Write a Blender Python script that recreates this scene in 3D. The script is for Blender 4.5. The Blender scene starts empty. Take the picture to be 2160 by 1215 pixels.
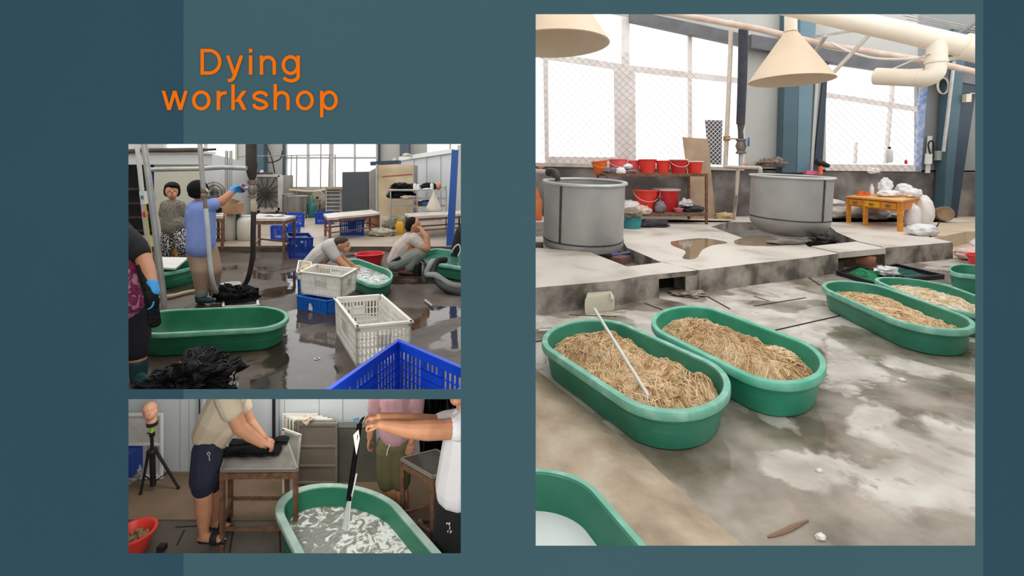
import bpy, bmesh, math, random
from mathutils import Vector as V, Matrix, noise as NZ
random.seed(7)
sc = bpy.context.scene
COL = sc.collection
# ---------------------------------------------------------------- camera, sky, exposure
F, PX, PY, CZ = 1000.0, 1080.0, 358.0, 1.55        # focal length and horizon in pixels of a 2160 wide frame, eye height
cd = bpy.data.cameras.new('camera'); cam = bpy.data.objects.new('camera', cd); COL.objects.link(cam)
cd.sensor_fit = 'HORIZONTAL'; cd.sensor_width = 36.0; cd.lens = 36.0*F/2160.0
cd.shift_x = 0.0; cd.shift_y = (PY-607.5)/2160.0
cd.clip_start = 0.05; cd.clip_end = 200
cam.location = (0, 0, CZ); cam.rotation_euler = (math.pi/2, 0, 0)
sc.camera = cam
SKY = 1.8
w = bpy.data.worlds.new('sky'); sc.world = w; w.use_nodes = True
w.node_tree.nodes['Background'].inputs[0].default_value = (1.0, 0.995, 0.98, 1)
w.node_tree.nodes['Background'].inputs[1].default_value = SKY
sc.view_settings.view_transform = 'Standard'; sc.view_settings.look = 'None'
sc.view_settings.exposure = 0.0; sc.view_settings.gamma = 1.0; sc.view_settings.use_curve_mapping = False
def area(name, loc, target, sx, sy, power, col=(1, 1, 1)):
    l = bpy.data.lights.new(name, 'AREA'); l.shape = 'RECTANGLE'; l.size = sx; l.size_y = sy; l.energy = power; l.color = col
    o = bpy.data.objects.new(name, l); COL.objects.link(o); o.location = loc
    o.rotation_euler = (V(target)-V(loc)).to_track_quat('-Z', 'Y').to_euler(); return o
area('lower_storey_fill_light', (-2.0, 2.3, 0.15), (-2.3, 5.2, -1.7), 2.6, 0.7, 96, (1.0, 0.97, 0.92))  # added fill light for the enclosed lower room, not a seen fixture
area('lower_storey_fill_light', (-2.5, 5.3, -0.32), (-2.5, 6.0, -1.7), 2.8, 0.25, 34, (1.0, 0.97, 0.92))  # second added fill, brightens the back wall of the lower room
# ---------------------------------------------------------------- helpers
def P(x, y, Z): return V(((x-PX)/F*Z, Z, CZ-(y-PY)/F*Z))
def G(x, y, z):
    Z = F*(CZ-z)/(y-PY); return V(((x-PX)/F*Z, Z, z))
def lin(h):
    h = h.lstrip('#'); r = []
    for i in (0, 2, 4):
        c = int(h[i:i+2], 16)/255.0
        r.append(c/12.92 if c <= 0.04045 else ((c+0.055)/1.055)**2.4)
    return (r[0], r[1], r[2], 1)
MC = {}
def M(name, c, c2=None, rough=.55, metal=0.0, scale=6.0, sharp=.35, bump=0.0, bscale=30.0, spec=.4, c3=None, stretch=None, rough2=None, wob=0.0, alpha=1.0, trans=0.0, detail=4):
    if name in MC: return MC[name]
    m = bpy.data.materials.new(name); m.use_nodes = True; nt = m.node_tree; N = nt.nodes; L = nt.links
    b = N['Principled BSDF']; b.inputs['Roughness'].default_value = rough; b.inputs['Metallic'].default_value = metal
    b.inputs['Specular IOR Level'].default_value = spec; b.inputs['Base Color'].default_value = lin(c)
    if alpha < 1: b.inputs['Alpha'].default_value = alpha
    if trans: b.inputs['Transmission Weight'].default_value = trans
    tc = N.new('ShaderNodeTexCoord'); src = tc.outputs['Object']
    if stretch:
        mp = N.new('ShaderNodeMapping'); mp.inputs['Scale'].default_value = stretch; L.new(src, mp.inputs[0]); src = mp.outputs[0]
    if c2:
        n = N.new('ShaderNodeTexNoise'); n.inputs['Scale'].default_value = scale; n.inputs['Detail'].default_value = detail; n.inputs['Distortion'].default_value = wob
        L.new(src, n.inputs['Vector'])
        r = N.new('ShaderNodeValToRGB'); e = r.color_ramp.elements
        e[0].position = .5-sharp/2; e[0].color = lin(c); e[1].position = .5+sharp/2; e[1].color = lin(c2)
        if c3:
            q = e.new(.5); q.color = lin(c3)
        L.new(n.outputs['Fac'], r.inputs[0]); L.new(r.outputs[0], b.inputs['Base Color'])
        if rough2 is not None:
            mr = N.new('ShaderNodeMapRange'); mr.inputs[1].default_value = .5-sharp/2; mr.inputs[2].default_value = .5+sharp/2
            mr.inputs[3].default_value = rough; mr.inputs[4].default_value = rough2
            L.new(n.outputs['Fac'], mr.inputs[0]); L.new(mr.outputs[0], b.inputs['Roughness'])
    if bump:
        n2 = N.new('ShaderNodeTexNoise'); n2.inputs['Scale'].default_value = bscale; n2.inputs['Detail'].default_value = 3; L.new(src, n2.inputs['Vector'])
        bp = N.new('ShaderNodeBump'); bp.inputs['Strength'].default_value = bump; bp.inputs['Distance'].default_value = .02
        L.new(n2.outputs['Fac'], bp.inputs['Height']); L.new(bp.outputs[0], b.inputs['Normal'])
    MC[name] = m; return m
def tag(o, label=None, cat=None, group=None, kind=None):
    if label: o['label'] = label
    if cat: o['category'] = cat
    if group: o['group'] = group
    if kind: o['kind'] = kind
    return o
def origin(o):
    p = V((0, 0, 0))
    while o: p = p+o.location; o = o.parent
    return p
def thing(name, label, cat, loc, group=None):
    o = bpy.data.objects.new(name, None); o.empty_display_size = .1; COL.objects.link(o); o.location = loc
    return tag(o, label, cat, group)
def frame_from(d):
    d = d.normalized(); a = V((0, 0, 1)) if abs(d.z) < .9 else V((1, 0, 0))
    x = d.cross(a).normalized(); return x, d.cross(x).normalized()
class MB:
    def __init__(s): s.v = []; s.f = []; s.mi = []; s.cm = 0
    def add(s, vs, fs):
        o = len(s.v); s.v += [V(p) for p in vs]
        for f in fs: s.f.append([i+o for i in f]); s.mi.append(s.cm)
    def hexa(s, p):                       # 8 points: bottom ring then top ring
        s.add(p, [(3, 2, 1, 0), (4, 5, 6, 7), (0, 1, 5, 4), (1, 2, 6, 5), (2, 3, 7, 6), (3, 0, 4, 7)]); return s
    def box(s, lo, hi, fn=None):
        (a, b, c), (d, e, f) = lo, hi
        p = [(a, b, c), (d, b, c), (d, e, c), (a, e, c), (a, b, f), (d, b, f), (d, e, f), (a, e, f)]
        return s.hexa([fn(*q) if fn else V(q) for q in p])
    def prism(s, poly, vec):
        n = len(poly); vec = V(vec); a = [V(p) for p in poly]
        s.add(a+[p+vec for p in a], [tuple(range(n))[::-1], tuple(range(n, 2*n))]+[(i, (i+1) % n, n+(i+1) % n, n+i) for i in range(n)]); return s
    def tube(s, path, r, n=8, cap=True, flat=1.0):
        path = [V(p) for p in path]; rs = r if isinstance(r, (list, tuple)) else [r]*len(path)
        vs = []; fs = []; m = len(path); x = None
        for i, p in enumerate(path):
            d = (path[min(i+1, m-1)]-path[max(i-1, 0)])
            if d.length < 1e-9: d = V((0, 0, 1))
            if x is None: x, y = frame_from(d)
            else:
                d = d.normalized(); x = (x-d*x.dot(d))
                x = x.normalized() if x.length > 1e-6 else frame_from(d)[0]
                y = d.cross(x).normalized()
            for k in range(n):
                a = 2*math.pi*k/n; vs.append(p+x*math.cos(a)*rs[i]+y*math.sin(a)*rs[i]*flat)
        for i in range(m-1):
            for k in range(n): fs.append((i*n+k, i*n+(k+1) % n, (i+1)*n+(k+1) % n, (i+1)*n+k))
        if cap: fs += [tuple(range(n))[::-1], tuple((m-1)*n+k for k in range(n))]
        s.add(vs, fs); return s
    def bar(s, a, b, w, h=None):          # square bar
        h = h or w; a = V(a); b = V(b); d = b-a
        if abs(d.normalized().z) > .95: x, y = V((1, 0, 0)), V((0, 1, 0))
        else: x = d.cross(V((0, 0, 1))).normalized(); y = x.cross(d).normalized()
        p = [a-x*w/2-y*h/2, a+x*w/2-y*h/2, a+x*w/2+y*h/2, a-x*w/2+y*h/2]
        return s.hexa(p+[q+d for q in p])
    def lathe(s, c, prof, n=32, axis=None, cap=True):
        c = V(c); z = V(axis).normalized() if axis else V((0, 0, 1)); x, y = frame_from(z) if axis else (V((1, 0, 0)), V((0, 1, 0)))
        vs = []; fs = []; m = len(prof)
        for r, h in prof:
            for k in range(n):
                a = 2*math.pi*k/n; vs.append(c+x*(r*math.cos(a))+y*(r*math.sin(a))+z*h)
        for i in range(m-1):
            for k in range(n): fs.append((i*n+k, i*n+(k+1) % n, (i+1)*n+(k+1) % n, (i+1)*n+k))
        if cap:
            if prof[0][0] > 1e-4: fs.append(tuple(range(n))[::-1])
            if prof[-1][0] > 1e-4: fs.append(tuple((m-1)*n+k for k in range(n)))
        s.add(vs, fs); return s
    def blob(s, c, rad, seed=0, amp=.15, freq=2.0, n=20, m=12, flat=0.0, fn=None):
        c = V(c); vs = []; fs = []
        for j in range(m+1):
            t = math.pi*j/m
            for k in range(n):
                a = 2*math.pi*k/n; d = V((math.sin(t)*math.cos(a), math.sin(t)*math.sin(a), math.cos(t)))
                q = 1+amp*NZ.noise(d*freq+V((seed*7.3, seed*3.1, seed)))+amp*.5*NZ.noise(d*freq*2.7+V((seed, 5, seed*2)))
                z = d.z*rad[2]*q
                if flat and z < -flat*rad[2]: z = -flat*rad[2]
                p = V((d.x*rad[0]*q, d.y*rad[1]*q, z)); vs.append(c+p)
        for j in range(m):
            for k in range(n): fs.append((j*n+k, (j+1)*n+k, (j+1)*n+(k+1) % n, j*n+(k+1) % n))
        s.add(vs, fs); return s
    def grid(s, fn, nu, nv, close_u=False):
        vs = [fn(i/(nu if close_u else nu-1), j/(nv-1)) for j in range(nv) for i in range(nu)]
        fs = []
        for j in range(nv-1):
            for i in range(nu if close_u else nu-1):
                a = j*nu+i; b = j*nu+(i+1) % nu; fs.append((a, b, b+nu, a+nu))
        s.add(vs, fs); return s
    def build(s, name, mat, parent=None, label=None, cat=None, group=None, kind=None, ang=40, smooth=True, weld=False):
        me = bpy.data.meshes.new(name)
        if parent is not None: off = origin(parent)
        else:
            xs = [p.x for p in s.v]; ys = [p.y for p in s.v]; zs = [p.z for p in s.v]
            off = V(((min(xs)+max(xs))/2, (min(ys)+max(ys))/2, min(zs)))
        me.from_pydata([tuple(p-off) for p in s.v], [], s.f)
        mats = mat if isinstance(mat, (list, tuple)) else [mat]
        for q in mats: me.materials.append(q)
        if len(mats) > 1: me.polygons.foreach_set('material_index', s.mi)
        bm = bmesh.new(); bm.from_mesh(me)
        bmesh.ops.remove_doubles(bm, verts=bm.verts, dist=1e-5)
        bmesh.ops.recalc_face_normals(bm, faces=bm.faces); bm.to_mesh(me); bm.free()
        if smooth:
            me.shade_smooth(); me.set_sharp_from_angle(angle=math.radians(ang))
        o = bpy.data.objects.new(name, me); COL.objects.link(o)
        if parent is not None: o.parent = parent
        else: o.location = off
        return tag(o, label, cat, group, kind)
def pxpoly(pts, Z): return [P(x, y, Z) for x, y in pts]
def slab(name, pts, Z, th, mat, **k): return MB().prism(pxpoly(pts, Z), (0, th, 0)).build(name, mat, **k)
def lerp(a, b, t): return a+(b-a)*t
def bez(a, b, c, d, n=12):
    a, b, c, d = V(a), V(b), V(c), V(d)
    return [a*(1-t)**3+b*3*t*(1-t)**2+c*3*t*t*(1-t)+d*t**3 for t in [i/n for i in range(n+1)]]
def spline(pts, n=6):                      # catmull-rom through points
    pts = [V(p) for p in pts]; out = []
    for i in range(len(pts)-1):
        p0 = pts[max(i-1, 0)]; p1 = pts[i]; p2 = pts[i+1]; p3 = pts[min(i+2, len(pts)-1)]
        for k in range(n):
            t = k/n; out.append(.5*((2*p1)+(p2-p0)*t+(2*p0-5*p1+4*p2-p3)*t*t+(3*p1-p0-3*p2+p3)*t**3))
    return out+[pts[-1]]
# ---------------------------------------------------------------- shared builders
def stadium(c, u, v, k, z, n=48):          # rounded-end outline, k = end radius in units of v
    c = V((c[0], c[1], 0)); u = V((u[0], u[1], 0)); v = V((v[0], v[1], 0)); out = []
    for i in range(n):
        a = 2*math.pi*(i+.5)/n; cs, sn = math.cos(a), math.sin(a)
        out.append(c+u*(k*cs+(1 if cs > 0 else -1))+v*(k*sn)+V((0, 0, z)))
    return out
def rings(mb, loops, cap0=True, cap1=True):
    n = len(loops[0]); fs = []
    for i in range(len(loops)-1):
        for k in range(n): fs.append((i*n+k, i*n+(k+1) % n, (i+1)*n+(k+1) % n, (i+1)*n+k))
    if cap0: fs.append(tuple(range(n))[::-1])
    if cap1: fs.append(tuple((len(loops)-1)*n+k for k in range(n)))
    mb.add([p for l in loops for p in l], fs)
def tub(label, c, u, v, zf, H, mat, group=None, name='oval_tub', lip=.045, kin=.88, lipmat=None):
    t = thing(name, label, 'tub', (c[0], c[1], zf), group)
    prof = [(.79, 0), (.83, .012), (.855, .06), (.875, H*.42), (.882, H*.425), (.882, H*.45), (.878, H*.455), (.89, H*.62), (.897, H*.625), (.897, H*.65), (.893, H*.655), (.91, H-lip)]
    inn = [(kin+.005, H-.004), (kin, H-.012), (kin-.02, H*.6), (.79, .05), (.75, .03)]
    mb = MB(); rings(mb, [stadium(c, u, v, k, zf+z) for k, z in prof+[(.93, H-lip+.002), (.93, H-.006)]+inn]); mb.build('basin', mat, t)
    mb = MB(); lp = [(.90, H-lip), (.995, H-lip-.004), (1.0, H-lip), (1.0, H-.008), (.99, H), (kin+.012, H), (kin, H-.010), (.90, H-lip)]
    rings(mb, [stadium(c, u, v, k, zf+z) for k, z in lp], False, False); mb.build('rim', lipmat or mat, t)
    return t
def heap(label, cat, c, u, v, k, z, hgt, mats, seed, nstr, name='fibre_heap', sl=.2, sr=.006, parent=None, kind='stuff', holes=0.0, lump=1.0, group=None):
    cc = V((c[0], c[1], 0)); uu = V((u[0], u[1], 0)); vv = V((v[0], v[1], 0))
    def hz(x, y, rr):
        p = V((x*2.2+seed*3, y*2.2, seed)); w1 = NZ.noise(p*.9); p2 = p+V((w1, -w1, 0))*.9
        r = 1-.75*abs(NZ.noise(p2*2.0))-.65*abs(NZ.noise(p2*4.3)); e = max(0, 1-rr**6)
        return z+hgt*(.35+.45*NZ.noise(p*.7)+.85*(r-.62)*lump+.1*NZ.noise(p2*7))*(.25+.75*e)
    def outl(t):                              # walk the rounded-end outline at even steps
        s_ = t*(4+2*math.pi*k); A = math.pi*k
        if s_ < A: a = -math.pi/2+s_/k; return 1+k*math.cos(a), k*math.sin(a)
        if s_ < A+2: return 1-(s_-A), k
        if s_ < 2*A+2: a = math.pi/2+(s_-A-2)/k; return -1+k*math.cos(a), k*math.sin(a)
        return -1+(s_-2*A-2), -k
    def pt(rr, t):
        X, Y = outl(t % 1.0); q = cc+uu*(X*rr)+vv*(Y*rr); return V((q.x, q.y, hz(q.x, q.y, rr)))
    if parent is None: t = thing(name, label, cat, (c[0], c[1], z), group); t['kind'] = kind
    else: t = parent
    mb = MB(); n = 110; R = 26
    loops = [[pt(max(.02, i/R), (j+.5)/n) for j in range(n)] for i in range(R+1)]
    loops.append([p-V((0, 0, .06)) for p in loops[-1]])
    rings(mb, loops, True, True); mb.build('matted_mass', mats[0], t, ang=80)
    rnd = random.Random(seed); mb = MB()
    for i in range(nstr):
        rr = rnd.random()**.55*.97; p = pt(rr, rnd.random()); q = [p]
        ang = 2.2*NZ.noise(V((p.x*1.3, p.y*1.3, seed)))*2+rnd.gauss(0, .3)+seed; bend = rnd.gauss(0, .09); ln = sl*rnd.uniform(.5, 1.4)/9
        for s in range(9):
            ang += bend+rnd.gauss(0, .06); x = q[-1].x+math.cos(ang)*ln; y = q[-1].y+math.sin(ang)*ln
            d = V((x, y, 0))-cc; A = V((u[0], u[1], 0)); B = V((v[0], v[1], 0)); det = A.x*B.y-A.y*B.x
            X = (d.x*B.y-d.y*B.x)/det; Y = (A.x*d.y-A.y*d.x)/det
            xx = max(0, abs(X)-1); rq = max(abs(Y)/k, (abs(X)/(1+k)), math.hypot(xx, Y)/k if xx else 0)
            if rq > .98: break
            q.append(V((x, y, hz(x, y, rq)+sr*(.9+.8*math.sin(s*.8)+.4*rnd.random()))))
        if len(q) > 3:
            rs = [sr*(.4+.8*math.sin(math.pi*(j+.4)/(len(q)))) for j in range(len(q))]
            mb.cm = max(0, min(len(mats)-1, int((NZ.noise(V((p.x*7, p.y*7, seed+3)))*1.3+.5+rnd.gauss(0, .12))*len(mats)))); mb.tube(q, rs, 5)
    o = mb.build('strands', list(mats), t, ang=80); o['kind'] = 'stuff'
    return t
def bucket(label, c, r, h, mat, group=None, handle=None, hang=True, rimmat=None, taper=.74, name='bucket', tilt=(0, 0), cat='bucket', lid=None, hstyle='down'):
    c = V(c); t = thing(name, label, cat, c, group); ax = V((tilt[0], tilt[1], 1)).normalized()
    prof = [(r*taper, 0), (r*taper+.004, .006), (r*.97, h-.02), (r*1.06, h-.018), (r*1.07, h-.004), (r*1.04, h), (r*.985, h), (r*.95, h-.02), (r*taper-.008, .015), (.001, .013)]
    MB().lathe(c, prof, 28, ax).build('pail', mat, t)
    MB().lathe(c, [(r*.98, h-.022), (r*1.075, h-.02), (r*1.085, h-.002), (r*1.05, h+.004), (r*.97, h+.002), (r*.96, h-.012), (r*.98, h-.022)], 28, ax, cap=False).build('rim', rimmat or mat, t)
    if lid is not None:
        MB().lathe(c+ax*(h+.004), [(r*1.1, 0), (r*1.1, .012), (r*.9, .03), (r*.3, .034), (.001, .036)], 28, ax).build('lid', lid, t)
    if handle is not None:
        pts = []
        for i in range(13):
            a = math.pi*i/12
            if hstyle == 'down': pts.append(c+V((math.cos(a)*r*1.08, -r*.25-math.sin(a)*r*.85, h-.03-math.sin(a)*h*.45)))
            else: pts.append(c+V((math.cos(a)*r*1.05, 0, h-.02+math.sin(a)*r*1.0)))
        MB().tube(pts, .006, 6).build('handle', handle, t)
    return t
def bag(label, c, rad, mat, seed, cat='bag', name='plastic_bag', amp=.25, group=None, knot=None, freq=2.2, kmat=None):
    c = V(c)
    if knot is None:
        return MB().blob(c+V((0, 0, rad[2]*.7)), rad, seed, amp, freq, 26, 16, flat=.7).build(name, mat, None, label, cat, group, ang=60)
    t = thing(name, label, cat, c, group)
    MB().blob(c+V((0, 0, rad[2]*.7)), rad, seed, amp, freq, 26, 16, flat=.7).build('sack_body', mat, t, ang=60)
    k = c+V(knot); b = c+V((0, 0, rad[2]*1.35)); mb = MB(); n = 14; loops = []
    for i, (tt, rr) in enumerate([(0, .5), (.35, .22), (.5, .1), (.62, .12), (.85, .3), (1, .42)]):
        q = lerp(b, k, tt); loops.append([q+V((math.cos(2*math.pi*j/n)*rr*rad[0]*(1+.35*(j % 2)), math.sin(2*math.pi*j/n)*rr*rad[0], .05*rad[2]*math.sin(j*2.1))) for j in range(n)])
    rings(mb, loops); mb.build('tied_neck', kmat or mat, t, ang=60)
    return t
def crate(label, base, top, mat, group=None, nx=14, ny=9, nz=3, cat='crate', name='plastic_crate', handle=True, solid=True, cut=None, bottom_slats=True):
    b = [V(p) for p in base]; tp = [V(p) for p in top]; cx = sum(b, V())/4
    def fn(u, v, w):
        lo = b[0]*(1-u)*(1-v)+b[1]*u*(1-v)+b[2]*u*v+b[3]*(1-u)*v; hi = tp[0]*(1-u)*(1-v)+tp[1]*u*(1-v)+tp[2]*u*v+tp[3]*(1-u)*v
        return lo*(1-w)+hi*w
    Lx = (tp[1]-tp[0]).length; Ly = (tp[3]-tp[0]).length; H = (tp[0]-b[0]).length
    t = thing(name, label, cat, V((cx.x, cx.y, min(p.z for p in b))), group)
    ex = .016/Lx; ey = .016/Ly; ez = .02/H
    def side(fix, axis, n, L):
        mb = MB(); th = (ey if axis == 0 else ex)
        def bx(a0, a1, w0, w1, k=1.0):
            lo, hi = (0, th*k) if fix == 0 else (1-th*k, 1)
            if axis == 0: mb.box((a0, lo, w0), (a1, hi, w1), fn)
            else: mb.box((lo, a0, w0), (hi, a1, w1), fn)
        cw = .035/L
        bx(0, cw, 0, .96); bx(1-cw, 1, 0, .96); bx(0, 1, 0, .09); bx(0, 1, .84, .96); 
        for r in range(1, nz): z = .09+.75*r/nz; bx(0, 1, z-.012, z+.012)
        for i in range(n):
            a = cw+(1-2*cw)*(i+.5)/n; bx(a-.22/n, a+.22/n, .08, .85, .8)
        if solid:
            bx(.36, .64, .40, .72)
            bx(.36, .39, .70, .85); bx(.61, .64, .70, .85)
        return mb.build('slatted_side', mat, t, ang=30)
    for f in (0, 1): side(f, 0, nx, Lx); side(f, 1, ny, Ly)
    mb = MB(); o = .02
    for (u0, u1, v0, v1) in ((-o, 1+o, -o, ey*1.2), (-o, 1+o, 1-ey*1.2, 1+o), (-o, ex*1.2, 0, 1), (1-ex*1.2, 1+o, 0, 1)): mb.box((u0, v0, .95), (u1, v1, 1.0), fn)
    mb.build('rim', mat, t, ang=30)
    mb = MB(); 
    if bottom_slats:
        for i in range(nx): a = (i+.5)/nx; mb.box((a-.3/nx, 0, 0), (a+.3/nx, 1, .02), fn)
        for i in range(ny): a = (i+.5)/ny; mb.box((0, a-.3/ny, 0), (1, a+.3/ny, .03), fn)
    else: mb.box((0, 0, 0), (1, 1, .03), fn)
    mb.build('bottom', mat, t, ang=30)
    if cut is not None:
        for o_ in t.children:
            me = o_.data; bm = bmesh.new(); bm.from_mesh(me); off = origin(o_)
            bmesh.ops.bisect_plane(bm, geom=bm.verts[:]+bm.edges[:]+bm.faces[:], plane_co=cut[0]-off, plane_no=cut[1], clear_outer=True)
            bm.to_mesh(me); bm.free()
    return t
def crate_px(label, rim, H, zf, mat, taper=.93, **k):   # rim: three rim corners (a, b, c) in order, as points on the plane zf+H
    a, b, c = [G(x, y, zf+H) for x, y in rim]; d = a+(c-b); tp = [a, b, c, d]; m = (a+c)/2
    base = [V((m.x+(p.x-m.x)*taper, m.y+(p.y-m.y)*taper, zf)) for p in tp]
    return crate(label, base, tp, mat, **k)
# ---------------------------------------------------------------- materials
conc = M('pale_concrete', '#c9c1b6', '#aaa197', c3='#bdb5aa', scale=2.5, rough=.7, bump=.25, bscale=40)
concw = M('platform_concrete', '#e2d9cf', '#b3a797', c3='#dbd3c9', scale=1.1, sharp=.45, rough=.6, rough2=.3, bump=.15, bscale=30, wob=.6)
concd = M('stained_concrete', '#8d8781', '#615b57', c3='#7a746f', scale=3, sharp=.4, rough=.75, bump=.3, bscale=30)
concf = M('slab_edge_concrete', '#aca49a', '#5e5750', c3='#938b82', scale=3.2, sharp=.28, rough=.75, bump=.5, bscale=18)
greyp = M('grey_wall_panel', '#bdbdb9', '#b1b1ad', scale=.7, rough=.5)
white = M('white_panel', '#d9dbdb', '#cdd0d1', scale=.8, rough=.45)
green = M('green_plastic', '#2f7b60', '#3f8a6f', scale=4, rough=.42, c3='#35836a', bump=.04, bscale=60)
greenr = M('worn_green_rim', '#6fb198', '#9acbbb', scale=9, rough=.45, c3='#78b8a1')
steel = M('dull_steel', '#b6b6b4', '#a6a6a4', scale=2, rough=.45, metal=.35, spec=.5, bump=.03)
steeld = M('dark_steel', '#55524f', '#3f3c3a', scale=8, rough=.5, metal=.5)
dark = M('dark_void', '#1c1a1a', '#2b2725', scale=5, rough=.9)
red = M('red_plastic', '#e2382f', '#ea4a3f', scale=3, rough=.4)
redd = M('deep_red_plastic', '#c3262c', '#cd2f33', scale=3, rough=.4)
orangep = M('orange_plastic', '#ef6a34', '#f07a40', scale=3, rough=.4)
whitep = M('white_plastic', '#e8e6e0', '#dcd9d2', scale=5, rough=.4)
bagw = M('white_bag_film', '#f1f0ef', '#dcdadb', scale=6, rough=.35, bump=.5, bscale=14)
sackw = M('woven_white_sack', '#e6e0da', '#c9c0ba', scale=5, rough=.7, bump=.3, bscale=12)
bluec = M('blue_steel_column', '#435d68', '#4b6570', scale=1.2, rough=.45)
navy = M('dark_navy_frame', '#2d3b49', '#364655', scale=2, rough=.5)
rust = M('rusty_iron', '#6b4a3a', '#8a6450', scale=14, rough=.75, metal=.2, bump=.3)
galv = M('galvanised_pipe', '#b9b9b4', '#a5a5a0', scale=7, rough=.4, metal=.4)
pvc = M('cream_pvc', '#f2e6d6', '#eadcc9', scale=2, rough=.35)
hoodm = M('cream_hood', '#e3cdb4', '#dbc3a8', scale=1.5, rough=.55)
black = M('black_rubber', '#17171a', '#232326', scale=9, rough=.6)
wood = M('yellow_wood', '#dd9335', '#c97f27', scale=3, rough=.45, stretch=(1, 1, 6))
ply = M('weathered_plywood', '#b59c82', '#9c8268', scale=2.5, rough=.8, c3='#ad947b', bump=.2)
fib = M('tan_fibre', '#e9cfaa', '#bb9870', c3='#d8b98f', scale=26, sharp=.5, rough=.6, bump=.9, bscale=55, stretch=(1, .35, 1), wob=1.2)
fib2 = M('light_tan_fibre', '#f0dab6', '#dcbb8b', scale=20, rough=.55, stretch=(1, .5, 1))
fib3 = M('brown_fibre', '#c8a273', '#a88055', scale=20, rough=.6)
teal = M('teal_plastic', '#2f7f83', '#358a8e', scale=4, rough=.4)
bluep = M('blue_plastic', '#1c49b4', '#2050bd', scale=4, rough=.38)
# ---------------------------------------------------------------- the teal front wall with its three openings and title
bt = M('teal_wall_paint', '#2e454d', '#324950', scale=2.2, rough=.95, spec=0, c3='#30474e', sharp=.9)
bd = M('dark_teal_wall_paint', '#223842', '#243b45', scale=2.2, rough=.95, spec=0, sharp=.9)
def front_wall():
    xs = [-320, 271, 387, 972, 1130, 2057, 2074, 2480]; ys = [-260, 30, 304, 821, 842, 1151, 1167, 1480]; D = 1.0; mb = MB()
    holes = ((271, 972, 304, 821), (271, 972, 842, 1167), (1130, 2057, 30, 1151))
    def inh(x, y): return any(a < x < b and c < y < d for a, b, c, d in holes)
    for i in range(len(xs)-1):
        for j in range(len(ys)-1):
            mx, my = (xs[i]+xs[i+1])/2, (ys[j]+ys[j+1])/2
            if inh(mx, my): continue
            mb.cm = 1 if (mx < 387 or mx > 2074) else 0
            mb.add(pxpoly([(xs[i], ys[j]), (xs[i+1], ys[j]), (xs[i+1], ys[j+1]), (xs[i], ys[j+1])], D), [(0, 1, 2, 3)])
    e = 9.0; bk = D+.004                     # bevelled back edge of each opening
    mb.cm = 0
    for a, b, c, d in holes:
        f = pxpoly([(a, c), (b, c), (b, d), (a, d)], D); g = [P(x, y, D)+V((0, .004, 0)) for x, y in ((a-e, c-e), (b+e, c-e), (b+e, d+e), (a-e, d+e))]
        mb.add(f+g, [(0, 1, 5, 4), (1, 2, 6, 5), (2, 3, 7, 6), (3, 0, 4, 7)])
    return mb.build('wall_front', [bt, bd], None, 'teal painted front wall with three rectangular openings', None, kind='structure', smooth=False)
front_wall()
orange = M('orange_letter_paint', '#b4550c', '#b5560d', scale=3, rough=.9, spec=0)

def arc(cx, cy, rx, ry, a0, a1, n=20):
    return [(cx+rx*math.cos(math.radians(a0+(a1-a0)*k/n)), cy-ry*math.sin(math.radians(a0+(a1-a0)*k/n))) for k in range(n+1)]
def ribbon(mb, pts, w, closed=False):
    n = len(pts); L, R = [], []
    for i in range(n):
        a = pts[(i-1) % n] if closed else pts[max(i-1, 0)]; b = pts[(i+1) % n] if closed else pts[min(i+1, n-1)]
        dx, dy = b[0]-a[0], b[1]-a[1]; l = math.hypot(dx, dy) or 1; nx, ny = -dy/l*w/2, dx/l*w/2
        L.append((pts[i][0]+nx, pts[i][1]+ny)); R.append((pts[i][0]-nx, pts[i][1]-ny))
    mb.k = getattr(mb, 'k', 0)+1; z = .9985-.00012*mb.k; m = n if closed else n-1; vs = pxpoly(L, z)+pxpoly(R, z); bk = [p+V((0, .0012, 0)) for p in vs]; N_ = 2*n; fs = []
    for i in range(m):
        j = (i+1) % n; fs += [(i, j, n+j, n+i), (N_+i, N_+n+i, N_+n+j, N_+j), (i, N_+i, N_+j, j), (n+i, n+j, N_+n+j, N_+n+i)]
    if not closed: fs += [(0, n, N_+n, N_), (n-1, N_+n-1, N_+2*n-1, 2*n-1)]
    mb.add(vs+bk, fs)
def para(mb, xa, ya, xb, yb, wx):
    mb.k = getattr(mb, 'k', 0)+1; mb.prism(pxpoly([(xa, ya), (xa+wx, ya), (xb+wx, yb), (xb, yb)], .9985-.00012*mb.k), (0, .0012, 0))
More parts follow.
